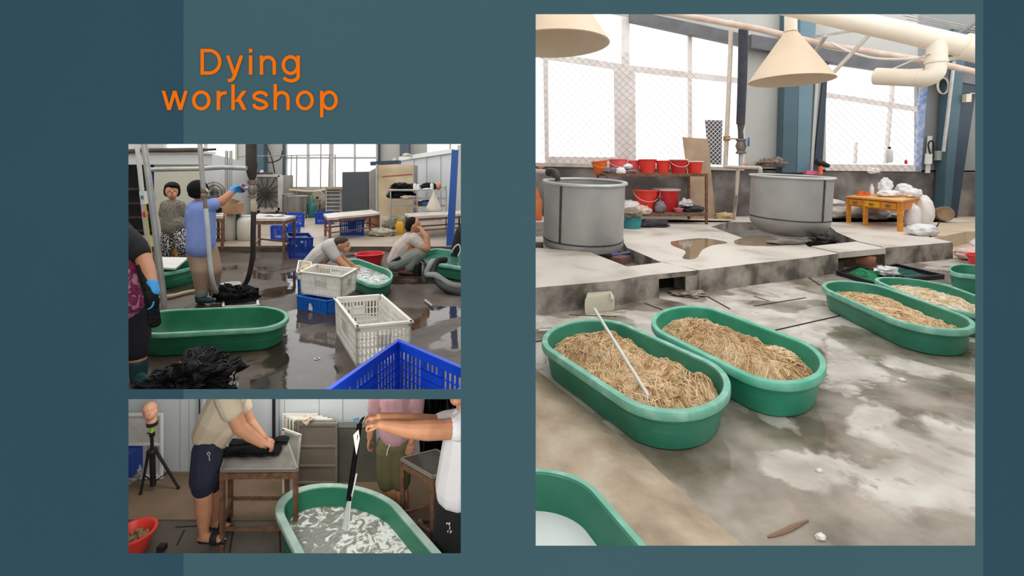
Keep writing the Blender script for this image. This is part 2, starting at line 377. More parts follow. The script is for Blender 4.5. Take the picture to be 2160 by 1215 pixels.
def glyph(mb, ch, x0, x1, base):
    w = 7.1; xh = base-40.5; cap = base-54.5; h = w/2; cx = (x0+x1)/2; rx = (x1-x0)/2-h; cy = (xh+base)/2; ry = 20.8-h+.3
    st = lambda x, a, b: para(mb, x, a, x, b, w)
    if ch == 'D':
        st(x0, cap, base); r = (base-cap)/2-h; ribbon(mb, [(x0+w, cap+h)]+arc(x1-h-r*.92, (cap+base)/2, r*.92, r, 90, -90)+[(x0+w, base-h)], w)
    elif ch == 'y':
        m = cx-1; para(mb, x0, xh, m-h, base, w*1.02); ribbon(mb, [(x1-4.5, xh), (m+1, base+1), (m-3, base+8.5), (m-7, base+12), (x0+4, base+12.2)], w)
    elif ch == 'i': st(x0, xh, base); st(x0, cap, cap+8)
    elif ch in 'nh':
        st(x0, xh if ch == 'n' else cap, base); ribbon(mb, [(x0+h, base-18)]+arc(cx, xh+ry*.78+h, rx, ry*.78, 180, 0)+[(x1-h, base)], w)
    elif ch == 'g':
        ribbon(mb, arc(cx-1, cy, rx, ry, 0, 360, 36)[:-1], w, True); ribbon(mb, [(x1-h, xh), (x1-h, base+2)]+arc(cx, base+3, rx, 10, 0, -165), w)
    elif ch == 'o': ribbon(mb, arc(cx, cy, rx, ry, 0, 360, 40)[:-1], w, True)
    elif ch == 'p': st(x0, xh, base+15.5); ribbon(mb, arc(cx+1, cy, rx-.5, ry, 0, 360, 36)[:-1], w, True)
    elif ch == 'w':
        q = (x1-x0-w)/4; w2 = w*.98
        for k in range(4): a, b = (xh, base) if k % 2 == 0 else (base, xh); para(mb, x0+q*k, a, x0+q*(k+1), b, w2)
    elif ch == 'r': st(x0, xh, base); ribbon(mb, [(x0+h, xh+20), (x0+h+2, xh+11), (x0+h+7, xh+5.5), (x1, xh+4)], w)
    elif ch == 'k': st(x0, cap, base); para(mb, x1-11, xh, x0+w-1, base-17, w*1.3); para(mb, x0+11, base-24, x1-10.5, base, w*1.25)
    elif ch == 's':
        p = [(x1-h+.5, xh+11.5), (x1-7, xh+6), (cx, xh+h-.4), (x0+7, xh+6.5), (x0+h, xh+12), (x0+8, xh+17), (cx, cy), (x1-8, cy+4), (x1-h, base-11), (x1-7, base-6), (cx, base-h+.4), (x0+7, base-6), (x0+h-.5, base-12.5)]
        q = []
        for i in range(len(p)-1):
            for k in range(4): q.append(tuple(spline([V((a, b, 0)) for a, b in p], 4)[i*4+k][:2]))
        ribbon(mb, q+[p[-1]], w)
def word(label, marks, base):
    t = thing('lettering', label, 'lettering', P(marks[0][1], base, .9985))
    for ch, x0, x1 in marks:
        mb = MB(); glyph(mb, ch, x0, x1, base); mb.build('letter', orange, t, smooth=False)
    return t
word('large orange word Dying on the teal wall, upper of the two title words', (('D', 423, 467), ('y', 476.5, 514), ('i', 525, 533.5), ('n', 548, 582), ('g', 595, 632.5)), 157.5)
word('large orange word workshop on the teal wall, lower of the two title words', (('w', 341, 396), ('o', 405, 444), ('r', 457, 478), ('k', 488, 522), ('s', 532, 566), ('h', 577, 611), ('o', 624, 662), ('p', 675, 712)), 232)
# ================================================================ RIGHT ROOM : the yard of tubs, floor z = 0
PZ = .29; WZ = 12.8
def floor_mat(name, light, mid, wet, sc_, dens=.5, seed=0, rw=.06, rd=.5, blot=.5, spec=.5):
    m = bpy.data.materials.new(name); m.use_nodes = True; nt = m.node_tree; N = nt.nodes; L = nt.links; b = N['Principled BSDF']
    b.inputs['Specular IOR Level'].default_value = spec
    g = N.new('ShaderNodeNewGeometry'); mp = N.new('ShaderNodeMapping'); mp.inputs['Location'].default_value = (seed, seed*2, 0); L.new(g.outputs['Position'], mp.inputs[0])
    def noise(s, d, dist=0):
        n = N.new('ShaderNodeTexNoise'); n.inputs['Scale'].default_value = s; n.inputs['Detail'].default_value = d; n.inputs['Distortion'].default_value = dist; L.new(mp.outputs[0], n.inputs['Vector']); return n.outputs['Fac']
    def ramp(src, a, b_, c0, c1):
        r = N.new('ShaderNodeValToRGB'); r.color_ramp.elements[0].position = a; r.color_ramp.elements[1].position = b_; r.color_ramp.elements[0].color = c0; r.color_ramp.elements[1].color = c1; L.new(src, r.inputs[0]); return r.outputs[0]
    def mix(fac, a, b_):
        x = N.new('ShaderNodeMix'); x.data_type = 'RGBA'; L.new(fac, x.inputs[0]); L.new(a, x.inputs[6]); L.new(b_, x.inputs[7]); return x.outputs[2]
    K = (0, 0, 0, 1); W = (1, 1, 1, 1)
    big = noise(sc_, 6, .4); mask = ramp(big, dens-.018, dens+.018, K, W)          # 1 = dry
    base = ramp(noise(sc_*3, 8, .3), .35, .65, lin(mid), lin(light))
    spots = ramp(noise(sc_*9, 6), .60, .66, K, W)
    base2 = mix(spots, base, ramp(noise(sc_*4, 3), .4, .6, lin(mid), lin(mid)))
    wetc = ramp(noise(sc_*2.3, 6), .35, .65, lin(wet), lin(mid))
    foam = ramp(noise(sc_*30, 5), .68, .72, K, W); foamz = ramp(noise(sc_*1.7, 3), .52, .60, K, W)
    fm = N.new('ShaderNodeMath'); fm.operation = 'MULTIPLY'; L.new(foam, fm.inputs[0]); L.new(foamz, fm.inputs[1])
    fin = mix(mask, wetc, base2)
    lc = N.new('ShaderNodeRGB'); lc.outputs[0].default_value = lin('#d9d6d0')
    fm2 = N.new('ShaderNodeMath'); fm2.operation = 'MULTIPLY'; L.new(fm.outputs[0], fm2.inputs[0]); fm2.inputs[1].default_value = blot
    fin = mix(fm2.outputs[0], fin, lc.outputs[0]); L.new(fin, b.inputs['Base Color'])
    mr = N.new('ShaderNodeMapRange'); mr.inputs[3].default_value = rw; mr.inputs[4].default_value = rd; L.new(mask, mr.inputs[0]); L.new(mr.outputs[0], b.inputs['Roughness'])
    bp = N.new('ShaderNodeBump'); bp.inputs['Strength'].default_value = .25; bp.inputs['Distance'].default_value = .006; L.new(noise(sc_*6, 4), bp.inputs['Height']); L.new(bp.outputs[0], b.inputs['Normal'])
    return m
wetfloor = floor_mat('wet_concrete_floor', '#dad3cb', '#b0a69a', '#73685a', 1.15, .52, 3, rw=.05)
def fpoly(pts, z): return [G(x, y, z) for x, y in pts]
# floor and its expansion joints
MB().prism([V((.02, 1.02, 0)), V((7.5, 1.02, 0)), V((16.5, 13.2, 0)), V((.5, 13.2, 0)), V((.02, 3, 0)), V((-.0, 2.1, 0)), V((-.19, 2.05, 0)), V((-.19, 1.02, 0))], (0, 0, -.12)).build('floor', wetfloor, kind='structure', label='wet grey concrete floor of the right yard')
def joint(a, b, z=0, w_=.012):
    p, q = G(a[0], a[1], z), G(b[0], b[1], z); d = (q-p).normalized(); n = V((-d.y, d.x, 0))*w_
    return [p-n, q-n, q+n, p+n]
mb = MB()
for a, b in (((1590, 707), (1790, 662)), ((1590, 646), (1700, 628)), ((1590, 625), (1622, 635)), ((1300, 668), (1200, 664)), ((1360, 640), (1400, 655)), ((1705, 585), (1730, 602)), ((1480, 619), (1540, 652)), ((1130, 721), (1150, 718))):
    mb.prism(joint(a, b), (0, 0, .002))
mb.build('floor_joints', dark, kind='structure', label='dark expansion joints in the wet floor')
# low tan kerb along the left edge
tan = M('dry_tan_cement', '#c6b7a2', '#9c8b77', scale=4.5, sharp=.4, rough=.85, bump=.5, bscale=22, c3='#b3a08a')
kx = [(1040, 742), (1120, 770), (1185, 822), (1250, 873), (1345, 950), (1400, 1003), (1459, 1056), (1510, 1103), (1570, 1152), (1640, 1210)]
def kerb(u, v):
    i = min(int(u*(len(kx)-1)), len(kx)-2); t = u*(len(kx)-1)-i
    a, b = kx[i], kx[i+1]; p = G(lerp(a[0], b[0], t), lerp(a[1], b[1], t), .0)
    d = v*.75; z = .055*min(1, v/.35)**1.0+.012*NZ.noise(V((p.x*6, p.y*6+v*4, 2)))*min(1, v*5)
    return V((max(.035 if p.y > 2.1 else -.17, p.x-d*.82), p.y-d*.57, z+.001))
mb = MB(); mb.grid(kerb, 40, 10); mb.build('kerb', tan, kind='structure', label='low tan cement kerb sloping along the left of the yard')
# platform in three slabs with gaps
def front(x):                                 # front foot line of the platform (pixels)
    pts = [(1040, 677), (1130, 664), (1298, 646), (1362, 632), (1480, 618), (1600, 600), (1713, 585), (1785, 572), (1866, 561), (2010, 546)]
    for (a, b), (c, d) in zip(pts, pts[1:]):
        if a <= x <= c: return b+(d-b)*(x-a)/(c-a)
    return pts[-1][1]
def foot(x): return G(x, front(x), 0)
def top(p): return V((p.x, p.y, PZ))
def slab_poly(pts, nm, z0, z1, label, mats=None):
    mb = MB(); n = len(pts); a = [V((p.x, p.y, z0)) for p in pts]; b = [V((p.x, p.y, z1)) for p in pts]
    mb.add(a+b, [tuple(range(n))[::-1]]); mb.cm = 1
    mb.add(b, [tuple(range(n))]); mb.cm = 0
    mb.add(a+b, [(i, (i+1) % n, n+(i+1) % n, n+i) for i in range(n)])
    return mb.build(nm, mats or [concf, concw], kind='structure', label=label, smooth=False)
def g(x, y): return G(x, y, PZ)
L0 = [foot(1040), foot(1130), foot(1298), foot(1362)]
slab_poly(L0+[g(1322, 562), g(1245, 532), g(1140, 523), g(1040, 520)], 'platform_slab', 0, PZ, 'left concrete platform slab in front of the left tank')
# bridging slab over the drain hole with two cheeks
br = [g(1322, 562), g(1400, 553), g(1470, 570), foot(1470), foot(1362)]
slab_poly([foot(1362), foot(1470), g(1400, 553), g(1322, 562)], 'platform_slab', PZ-.06, PZ, 'short slab bridging the square drain hole')
for x0, x1 in ((1362, 1390), (1446, 1472)):
    a, b = foot(x0), foot(x1); slab_poly([a, b, b+V((.1, .5, 0)), a+V((.1, .5, 0))], 'platform_cheek', 0, PZ-.06, 'concrete cheek beside the square drain hole')
mid = [foot(x) for x in (1474, 1540, 1600, 1713, 1768)]
slab_poly(mid+[g(1705, 520), g(1690, 508), g(1640, 500), g(1575, 505), g(1500, 478), g(1545, 466), g(1300, 462), g(1312, 505), g(1322, 522), g(1392, 552)], 'platform_slab', 0, PZ, 'wide middle platform slab with brown puddles')
right = [foot(x) for x in (1866, 1940, 2010)]
slab_poly(right+[g(1960, 500), g(1985, 460), g(1730, 460), g(1765, 490), g(1810, 509), g(1860, 520)], 'platform_slab', 0, PZ, 'right platform slab carrying the yellow desk')
sandm = M('sandy_ground', '#d8c7ae', '#b9a78e', scale=2.2, sharp=.5, rough=.8, bump=.3, bscale=20)
slab_poly([V((8.4, 8.6, 0)), g(1962, 501), g(1985, 460), V((11.2, WZ, 0)), V((16, WZ, 0)), V((16, 8.6, 0)), V((9.6, 7.6, 0))], 'ground_strip', 0, .035, 'sandy dry ground right of the platform', [sandm, sandm])
slab_poly([g(1962, 503), V((9.3, 9.7, 0)), V((16, 10.0, 0)), V((16, 11.39, 0)), g(1983, 468.7)], 'ground_strip', 0, PZ-.006, 'sandy raised ground behind the platform end at the right', [sandm, sandm])
slab_poly([V((11.22, 11.39, 0)), V((16, 11.39, 0)), V((16, WZ, 0)), V((11.22, WZ, 0))], 'ground_strip', 0, PZ-.006, 'sandy raised ground along the right end of the wall', [sandm, sandm])
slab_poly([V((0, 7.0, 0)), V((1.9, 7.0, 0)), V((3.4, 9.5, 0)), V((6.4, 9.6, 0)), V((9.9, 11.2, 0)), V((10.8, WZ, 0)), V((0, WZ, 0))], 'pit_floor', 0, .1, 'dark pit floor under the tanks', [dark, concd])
slab_poly([g(1040, 500), g(1146, 500), g(1146, 512), g(1040, 512)], 'platform_slab', 0, PZ+.01, 'pale ledge left of the left tank')
slab_poly([V((.2, 11.4, 0)), V((11.2, 11.4, 0)), V((11.2, WZ, 0)), V((.2, WZ, 0))], 'platform_slab', 0, PZ, 'back strip of platform along the wall foot')
# puddles on the middle slab
pud = M('puddle', '#a08b72', '#8f7a62', scale=4, rough=.06, spec=.6)
def puddle(pts, z, label, mat=pud):
    p = [G(x, y, z) for x, y in pts]; p = spline(p+[p[0]], 4)[:-1]
    return MB().prism(p, (0, 0, .003)).build('puddle', mat, None, label, 'puddle', 'puddles on the platform', smooth=False)
puddle([(1415, 510), (1450, 505), (1490, 503), (1535, 512), (1505, 517), (1482, 527), (1468, 545), (1440, 545), (1446, 530), (1418, 518)], PZ, 'brown puddle shaped like a boot in the middle of the platform')
puddle([(1548, 508), (1580, 500), (1640, 503), (1680, 513), (1640, 519), (1560, 517)], PZ, 'long brown puddle in front of the round bottomed tank')
# low back wall, panels above it, windows
wallD = M('damp_low_wall', '#8d8683', '#57504e', scale=1.3, sharp=.28, rough=.8, c3='#6a6461', bump=.3, bscale=14)
slab('wall_back', [(1000, 346), (1740, 358), (2400, 362), (2400, 482), (1000, 482)], WZ, .3, wallD, kind='structure', label='low stained concrete wall under the windows')
slab('trim_1', [(1000, 340), (1570, 353), (1570, 360), (1000, 348)], WZ-.08, .1, conc, kind='structure', label='pale cement sill along the low wall')
slab('wall_back', [(1572, -400), (1742, -400), (1742, 362), (1572, 358)], WZ, .12, greyp, kind='structure', label='light grey wall panel between pipe and blue column')
slab('wall_back', [(1936, -400), (2400, -400), (2400, 364), (1936, 362)], WZ, .12, M('grey_panel_dim', '#8f9190', '#858786', scale=.8, rough=.55), kind='structure', label='grey wall panel right of the right window')
slab('wall_back', [(1742, -400), (1936, -400), (1936, 160), (1742, 128)], WZ, .12, greyp, kind='structure', label='grey panel above the right window')
slab('wall_back', [(1000, -400), (1572, -400), (1572, 86), (1330, 36), (1000, -40)], WZ, .12, greyp, kind='structure', label='grey panel above the left windows')
frm = M('window_frame_paint', '#efe9e6', '#ded7d3', scale=3, rough=.6)
glass = M('window_glass', '#ffffff', rough=.02, alpha=.06, spec=.3)
meshm = M('grille_wire', '#cdc4c2', rough=.6, metal=.1)
def window(n, polys, pane, label, grille=None, step=.2):
    t = None
    mb = MB()
    for p in polys: mb.prism(pxpoly(p, WZ-.02-.004*polys.index(p)), (0, .1, 0))
    t = mb.build('window_%d' % n, frm, kind='structure', label=label, smooth=False)
    MB().prism(pxpoly(pane, WZ+.03), (0, .008, 0)).build('pane', glass, t)
    if grille:
        xs = [p[0] for p in grille]; ys = [p[1] for p in grille]; mb = MB(); Z = WZ-.06
        x0, x1, y0, y1 = min(xs), max(xs), min(ys), max(ys); st = 15.5; h = y1-y0
        k = -h
        while k < (x1-x0):
            for sg in (1, -1):                     # clip each diagonal to the rectangle
                a = max(0, -k); b = min(h, (x1-x0)-k)
                if b > a+2:
                    q = [(x0+k+a, y0+a if sg > 0 else y1-a), (x0+k+b, y0+b if sg > 0 else y1-b)]
                    mb.tube([P(q[0][0], q[0][1], Z), P(q[1][0], q[1][1], Z)], .006, 3, cap=False)
            k += st
        mb.build('wire_grille', meshm, t, smooth=False)
    return t
window(1, [[(1146, 118), (1156, 120), (1158, 346), (1150, 346)], [(1140, 107), (1330, 138), (1330, 150), (1140, 122)], [(1296, 140), (1328, 140), (1328, 350), (1298, 350)], [(1312, 34), (1328, 36), (1328, 140), (1312, 140)], [(1150, 330), (1300, 332), (1300, 350), (1150, 346)]],
       [(1000, -60), (1320, 30), (1320, 352), (1000, 345)], 'leftmost tall window with an upper and a lower light', [(1140, 110), (1328, 350)])
window(2, [[(1328, 137), (1575, 166), (1575, 177), (1328, 150)], [(1452, 60), (1460, 62), (1460, 352), (1454, 350)], [(1328, 150), (1340, 150), (1342, 350), (1328, 350)], [(1328, 34), (1575, 86), (1575, 94), (1328, 42)]],
       [(1320, 30), (1575, 84), (1575, 356), (1320, 352)], 'middle window behind the red buckets, between the broad mullion and the dark pipe', [(1328, 140), (1470, 350)])
w3 = window(3, [[(1742, 194), (1942, 226), (1942, 236), (1742, 204)], [(1884, 150), (1889, 150), (1886, 222), (1881, 222)], [(1879, 222), (1884, 222), (1874, 345), (1869, 345)], [(1807, 300), (1810, 300), (1808, 345), (1805, 345)], [(1742, 346), (1940, 348), (1940, 362), (1742, 360)], [(1742, 122), (1942, 154), (1942, 164), (1742, 134)]],
       [(1742, 126), (1942, 158), (1942, 362), (1742, 360)], 'right window between the blue columns', [(1742, 200), (1940, 360)])
slab('trim_2', [(1741, 120), (1748, 120), (1734, 360), (1716, 360)], WZ-.06, .1, navy, kind='structure', label='dark navy post at the left of the right window')
slab('trim_3', [(1942, 160), (1958, 165), (1943, 362), (1932, 360)], WZ-.05, .08, M('blue_jamb', '#6f8dc4', '#b9c3d6', scale=7, rough=.5, sharp=.3), kind='structure', label='blue painted jamb at the right of the right window')
# columns, girts and partition walls
def col(label, pts, Z, th, mat, nm='column'): return slab(nm, pts, Z, th, mat, kind='structure', label=label)
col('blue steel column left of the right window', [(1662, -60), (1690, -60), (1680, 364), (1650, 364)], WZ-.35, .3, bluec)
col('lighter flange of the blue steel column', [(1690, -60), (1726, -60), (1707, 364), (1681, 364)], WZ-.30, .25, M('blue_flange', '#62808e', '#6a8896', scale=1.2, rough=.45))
col('pale conduit strip on the blue column', [(1722, 150), (1728, 150), (1715, 362), (1709, 362)], WZ-.2, .1, greyp, 'conduit_strip')
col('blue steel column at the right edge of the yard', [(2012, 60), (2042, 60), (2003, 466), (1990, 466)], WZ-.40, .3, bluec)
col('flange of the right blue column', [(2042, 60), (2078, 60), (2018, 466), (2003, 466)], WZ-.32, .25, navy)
girt = M('grey_girt', '#6f7074', '#5d5e62', scale=2, rough=.6)
mb = MB(); mb.prism(pxpoly([(1330, 20), (1590, 76), (1590, 100), (1330, 44)], WZ-.3), (0, .2, 0)); mb.build('ceiling_girt', girt, kind='structure', label='dark grey girt above the left windows')
mb = MB(); mb.prism(pxpoly([(1585, 72), (1760, 106), (1940, 132), (2120, 168), (2120, 190), (1940, 158), (1760, 132), (1585, 100)], WZ-.35), (0, .2, 0)); mb.build('ceiling_girt', girt, kind='structure', label='dark grey girt running over the right window')
part = M('partition_panel', '#c4c5c4', '#babbba', scale=.6, rough=.6)
mb = MB(); mb.prism([V((-.035, 2.25, -2.4)), V((.02, 2.25, -2.4)), V((.08, 13.2, -2.4)), V((-.2, 13.2, -2.4))], (0, 0, 8.0)); mb.build('wall_middle', part, kind='structure', label='partition wall between the left rooms and the right yard')
mb = MB(); mb.prism([V((2.2, 1.01, -.12)), V((2.3, 1.01, -.12)), V((16.6, 13.2, -.12)), V((16.4, 13.2, -.12))], (0, 0, 2.6)); mb.build('wall_right', part, kind='structure', label='right side wall of the yard')
# ---- tanks
def tank(label, cpx, Zc, r, zb, zt, round_bottom, seams, tilt, nm='steel_vat'):
    c = V(((cpx-PX)/F*Zc, Zc, zb)); t = thing(nm, label, 'tank', c, 'steel vats'); ax = V((tilt[0], -tilt[1], 1)).normalized(); h = zt-zb; th = .012
    if round_bottom: lowp = [(.001, -.0), (r*.45, .01), (r*.72, .06), (r*.88, .14), (r*.97, .24), (r, .34)]
    else: lowp = [(.001, 0), (r*.97, 0), (r, .06)]
    MB().lathe(c, lowp+[(r, h), (r-th, h), (r-th, .36 if round_bottom else .07), (.001, .30 if round_bottom else .05)], 64, ax).build('vessel', steel, t)
    MB().lathe(c, [(r-.02, h-.02), (r+.035, h-.02), (r+.045, h), (r+.035, h+.022), (r-.02, h+.022), (r-.03, h), (r-.02, h-.02)], 64, ax, cap=False).build('rolled_rim', M('bright_rim_steel', '#c9c9c7', '#b9b9b7', scale=3, rough=.35, metal=.4), t)
    zs = .36 if round_bottom else .13
    MB().lathe(c, [(r-.005, zs-.012), (r+.008, zs-.01), (r+.008, zs+.01), (r-.005, zs+.012)], 64, ax, cap=False).build('weld_band', steeld, t)
    x, y = frame_from(ax)
    for a in seams:                               # weld seam as a thin raised strip
        dr = V((math.sin(a), -math.cos(a), 0)); dr = (dr-ax*dr.dot(ax)).normalized(); tg = ax.cross(dr)
        p = c+dr*(r+.002); mb = MB(); mb.hexa([p+ax*zs-tg*.018-dr*.01, p+ax*zs+tg*.018-dr*.01, p+ax*zs+tg*.018+dr*.008, p+ax*zs-tg*.018+dr*.008]+[p+ax*(h-.02)-tg*.018-dr*.01, p+ax*(h-.02)+tg*.018-dr*.01, p+ax*(h-.02)+tg*.018+dr*.008, p+ax*(h-.02)-tg*.018+dr*.008]); mb.build('weld_seam', steeld, t)
    return t
tank('grey steel vat with straight sides, on the left of the platform', 1229, 8.0, .665, .275, 1.345, False, [-.72], (.02, .065))
tank('grey steel vat with a rounded bottom, in front of the blue column', 1662, 9.3, .70, .27, 1.42, True, [.32], (.03, .045))
# ---- tubs
def tubs2():
    tub('green oval tub of tan fibre with a white stick lying in it', (.8, 3.334), (.174, -.35), (.361, .29), 0, .25, green, 'green oval tubs in the yard', lipmat=greenr)
    tub('green oval tub of tan fibre touching the tub with the stick', (1.692, 3.71), (.133, -.355), (.371, .321), 0, .25, M('bright_green_plastic', '#2a8a6c', '#36987a', scale=4, rough=.4), 'green oval tubs in the yard', lipmat=M('worn_bright_green_rim', '#58b497', '#7fc7b0', scale=8, rough=.45))
    tub('green oval tub of tan fibre at the right with its whole side in view', (3.742, 4.721), (-.041, -.434), (.373, .056), 0, .245, green, 'green oval tubs in the yard', lipmat=greenr)
    tub('green oval tub of pale foamy fibre, behind another tub at the right edge', (4.512, 5.022), (-.094, -.379), (.336, -.132), 0, .24, green, 'green oval tubs in the yard', lipmat=greenr)
    tub('empty green oval tub cut by the lower left corner, standing on the tan kerb', (.194, 1.66), (.083, -.2), (.244, .054), 0.05, .20, green, 'green oval tubs in the yard', lipmat=greenr, lip=.04)
    tub('small deep green tub at the right edge below the red bucket', (5.98, 6.02), (.12, -.1), (.34, .30), 0, .27, green, 'green oval tubs in the yard', lipmat=greenr)
tubs2()
heap('tan fibre soaking in the tub with the white stick', 'fibre', (.8, 3.334), (.174, -.35), (.361, .29), .835, .11, .18, (fib, fib2, fib3), 3, 1700, name='fibre_heap', sl=.26, sr=.0034)
heap('tan fibre soaking in the tub beside the one with the stick', 'fibre', (1.692, 3.71), (.133, -.355), (.371, .321), .835, .11, .18, (fib, fib2, fib3), 5, 1600, sl=.26, sr=.0034)
heap('tan fibre heaped in the tub whose whole side is in view', 'fibre', (3.742, 4.721), (-.041, -.434), (.373, .056), .825, .12, .09, (fib, fib2, fib3), 8, 900, sl=.22, sr=.004)
fpale = M('foamy_fibre', '#efe6d8', '#d3bd98', scale=9, rough=.5, c3='#e6dac4', bump=.6, bscale=30)
heap('pale foamy fibre in the tub behind at the right edge', 'fibre', (4.512, 5.022), (-.094, -.379), (.336, -.132), .825, .13, .08, (fpale, fib2), 11, 350, sl=.16, sr=.005)
watr = M('sky_white_water', '#f4f7f6', rough=.05, spec=.5)  # white base colour stands in for the sky reflected by the water
mb = MB(); rings(mb, [stadium((.194, 1.66), (.083, -.2), (.244, .054), .80, .085), stadium((.194, 1.66), (.083, -.2), (.244, .054), .81, .095)]); o = mb.build('white_water', watr, None, 'water whitened for its sky reflection, standing in the tub in the lower left corner', 'water')
stick = [P(1254, 652, 3.72), G(1368, 836, .2)]
MB().tube([stick[0], lerp(stick[0], stick[1], .5), stick[1]], .0115, 10).build('stirring_stick', whitep, None, 'white plastic stick leaning in the green tub of tan fibre', 'stick')
# ---- canister, drain debris
c0 = G(1262, 664, 0); t = thing('canister', 'cream translucent plastic canister lying against the platform', 'canister', c0)
cream = M('cream_translucent_plastic', '#d6d2bd', '#c7c2ac', scale=4, rough=.35)
a, b, cc_, d = G(1234, 664, 0), G(1296, 655, 0), G(1290, 648, 0), G(1236, 652, 0); mb = MB()
hh = .185; lo = [a, b, cc_, d]; mb2 = []
m4 = sum(lo, V())/4
for zz_, k in ((0.0, .9), (.02, 1), (hh*.55, 1.02), (hh-.025, 1), (hh, .88)): mb2.append([V((m4.x+(p.x-m4.x)*k, m4.y+(p.y-m4.y)*k, zz_)) for p in lo])
rings(mb, mb2); mb.build('shell', cream, t)
MB().tube([m4+V((.12, -.06, hh*.6)), m4+V((.12, -.1, hh*.8)), m4+V((.12, -.02, hh+.02))], .012, 8).build('grip', cream, t)
mb = MB(); mb.box((0, 0, 0), (1, 1, 1), lambda u, v, w_: foot(1390)*(1-u)+foot(1446)*u+V((.02, .42+.1*v, w_*(PZ-.06)))); mb.build('drain_hole_shade', dark, kind='structure', label='dark block painted as the shade in the square drain hole')  # near-black block paints the shade deep in the drain hole
brick = M('old_brick', '#8a5f50', '#6d5148', scale=6, rough=.85, bump=.3)
for (x, y, sx, sy, rz, lb) in ((1330, 545, .34, .2, .4, 'broken brick lying at the back of the pit beside the left vat'), (1365, 553, .36, .22, -.3, 'reddish brick at the right corner of the pit beside the left vat'), (1310, 556, .3, .18, .9, 'dark brick at the front of the pit beside the left vat')):
    c = G(x, y, .1); mb = MB(); cs, sn = math.cos(rz), math.sin(rz)
    mb.box((-sx/2, -sy/2, 0), (sx/2, sy/2, .11), lambda p, q, r: V((c.x+p*cs-q*sn, c.y+p*sn+q*cs, .1+r))); mb.build('loose_brick', brick, None, lb, 'brick', 'bricks in the pit by the left vat')
MB().tube([G(1290, 538, .2), G(1330, 532, .24)], .02, 8).build('blue_tube', M('blue_tube', '#5b6ba8', rough=.5), None, 'short blue tube across the pit beside the left vat', 'pipe')
# perforated plank bridging the gap with terracotta pipe below
pl = [g(1711, 520), g(1770, 533), g(1868, 524), g(1806, 510)]
pt_ = thing('hollow_plank', 'pale hollow-core concrete plank bridging the gap in the platform', 'plank', pl[0])
mb = MB(); mb.prism([p+V((0, 0, .005)) for p in pl], (0, 0, -.09)); mb.build('plank_body', concw, pt_, smooth=False)
mb = MB(); d_ = (pl[0]-pl[1]); nrm = V((-1, -.2, 0)).normalized()*.012
for i in range(9):
    q = lerp(pl[0], pl[1], (i+.7)/9.6)+V((0, 0, -.04)); MB().tube([q+nrm, q-nrm], .018, 8).build('core_hole_shade', dark, pt_)  # solid dark plugs paint the shade of holes that are not cut
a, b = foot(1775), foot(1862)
mb = MB(); mb.box((0, 0, 0), (1, 1, 1), lambda u, v, w_: a*(1-u)+b*u+V((.1, .75+.2*v, w_*(PZ-.09)))); mb.build('gap_shade', dark, kind='structure', label='dark block painted as the shade in the gap under the plank')  # near-black block paints the shade behind the gap
terra = M('terracotta', '#9c6650', '#7f5443', scale=6, rough=.8)
p0 = G(1848, 567, 0)+V((0, 0, .1)); p1 = p0+V((-.45, .45, .03)); t = MB()
t.lathe(p0, [(.085, 0), (.085, .7), (.07, .7), (.07, 0), (.085, 0)], 20, p1-p0, cap=False); t.build('clay_pipe', terra, None, 'terracotta pipe end poking out under the hollow plank', 'pipe')
for x, y, s_, lb in ((1776, 573, .11, 'red brick left under the hollow plank'), (1802, 567, .15, 'brick in the middle under the hollow plank')):
    c = G(x, y, 0); MB().box((-s_, 0, 0), (s_, .2, .13), lambda p, q, r: V((c.x+p+.3*q, c.y+q+.12, r))).build('loose_brick', M('dark_brick', '#5c443c', '#48362f', scale=6, rough=.85), None, lb, 'brick', 'bricks under the hollow plank')
rag = M('dark_rag', '#4a4646', '#2f2c2f', scale=9, rough=.9, bump=.5, bscale=20)
bag('dark heap of rags at the foot of the round bottomed vat', g(1735, 508), (.2, .26, .09), rag, 4, 'rags', 'rag_heap', .6)
bag('grey cloth edge left of the hollow plank', g(1660, 515), (.3, .1, .05), concd, 6, 'rags', 'rag_heap', .4)
bag('stones and litter by the square drain hole', G(1455, 622, 0), (.2, .16, .03), M('litter', '#7d6656', '#a5988c', scale=12, rough=.9, sharp=.2), 9, 'litter', 'litter_heap', .6)
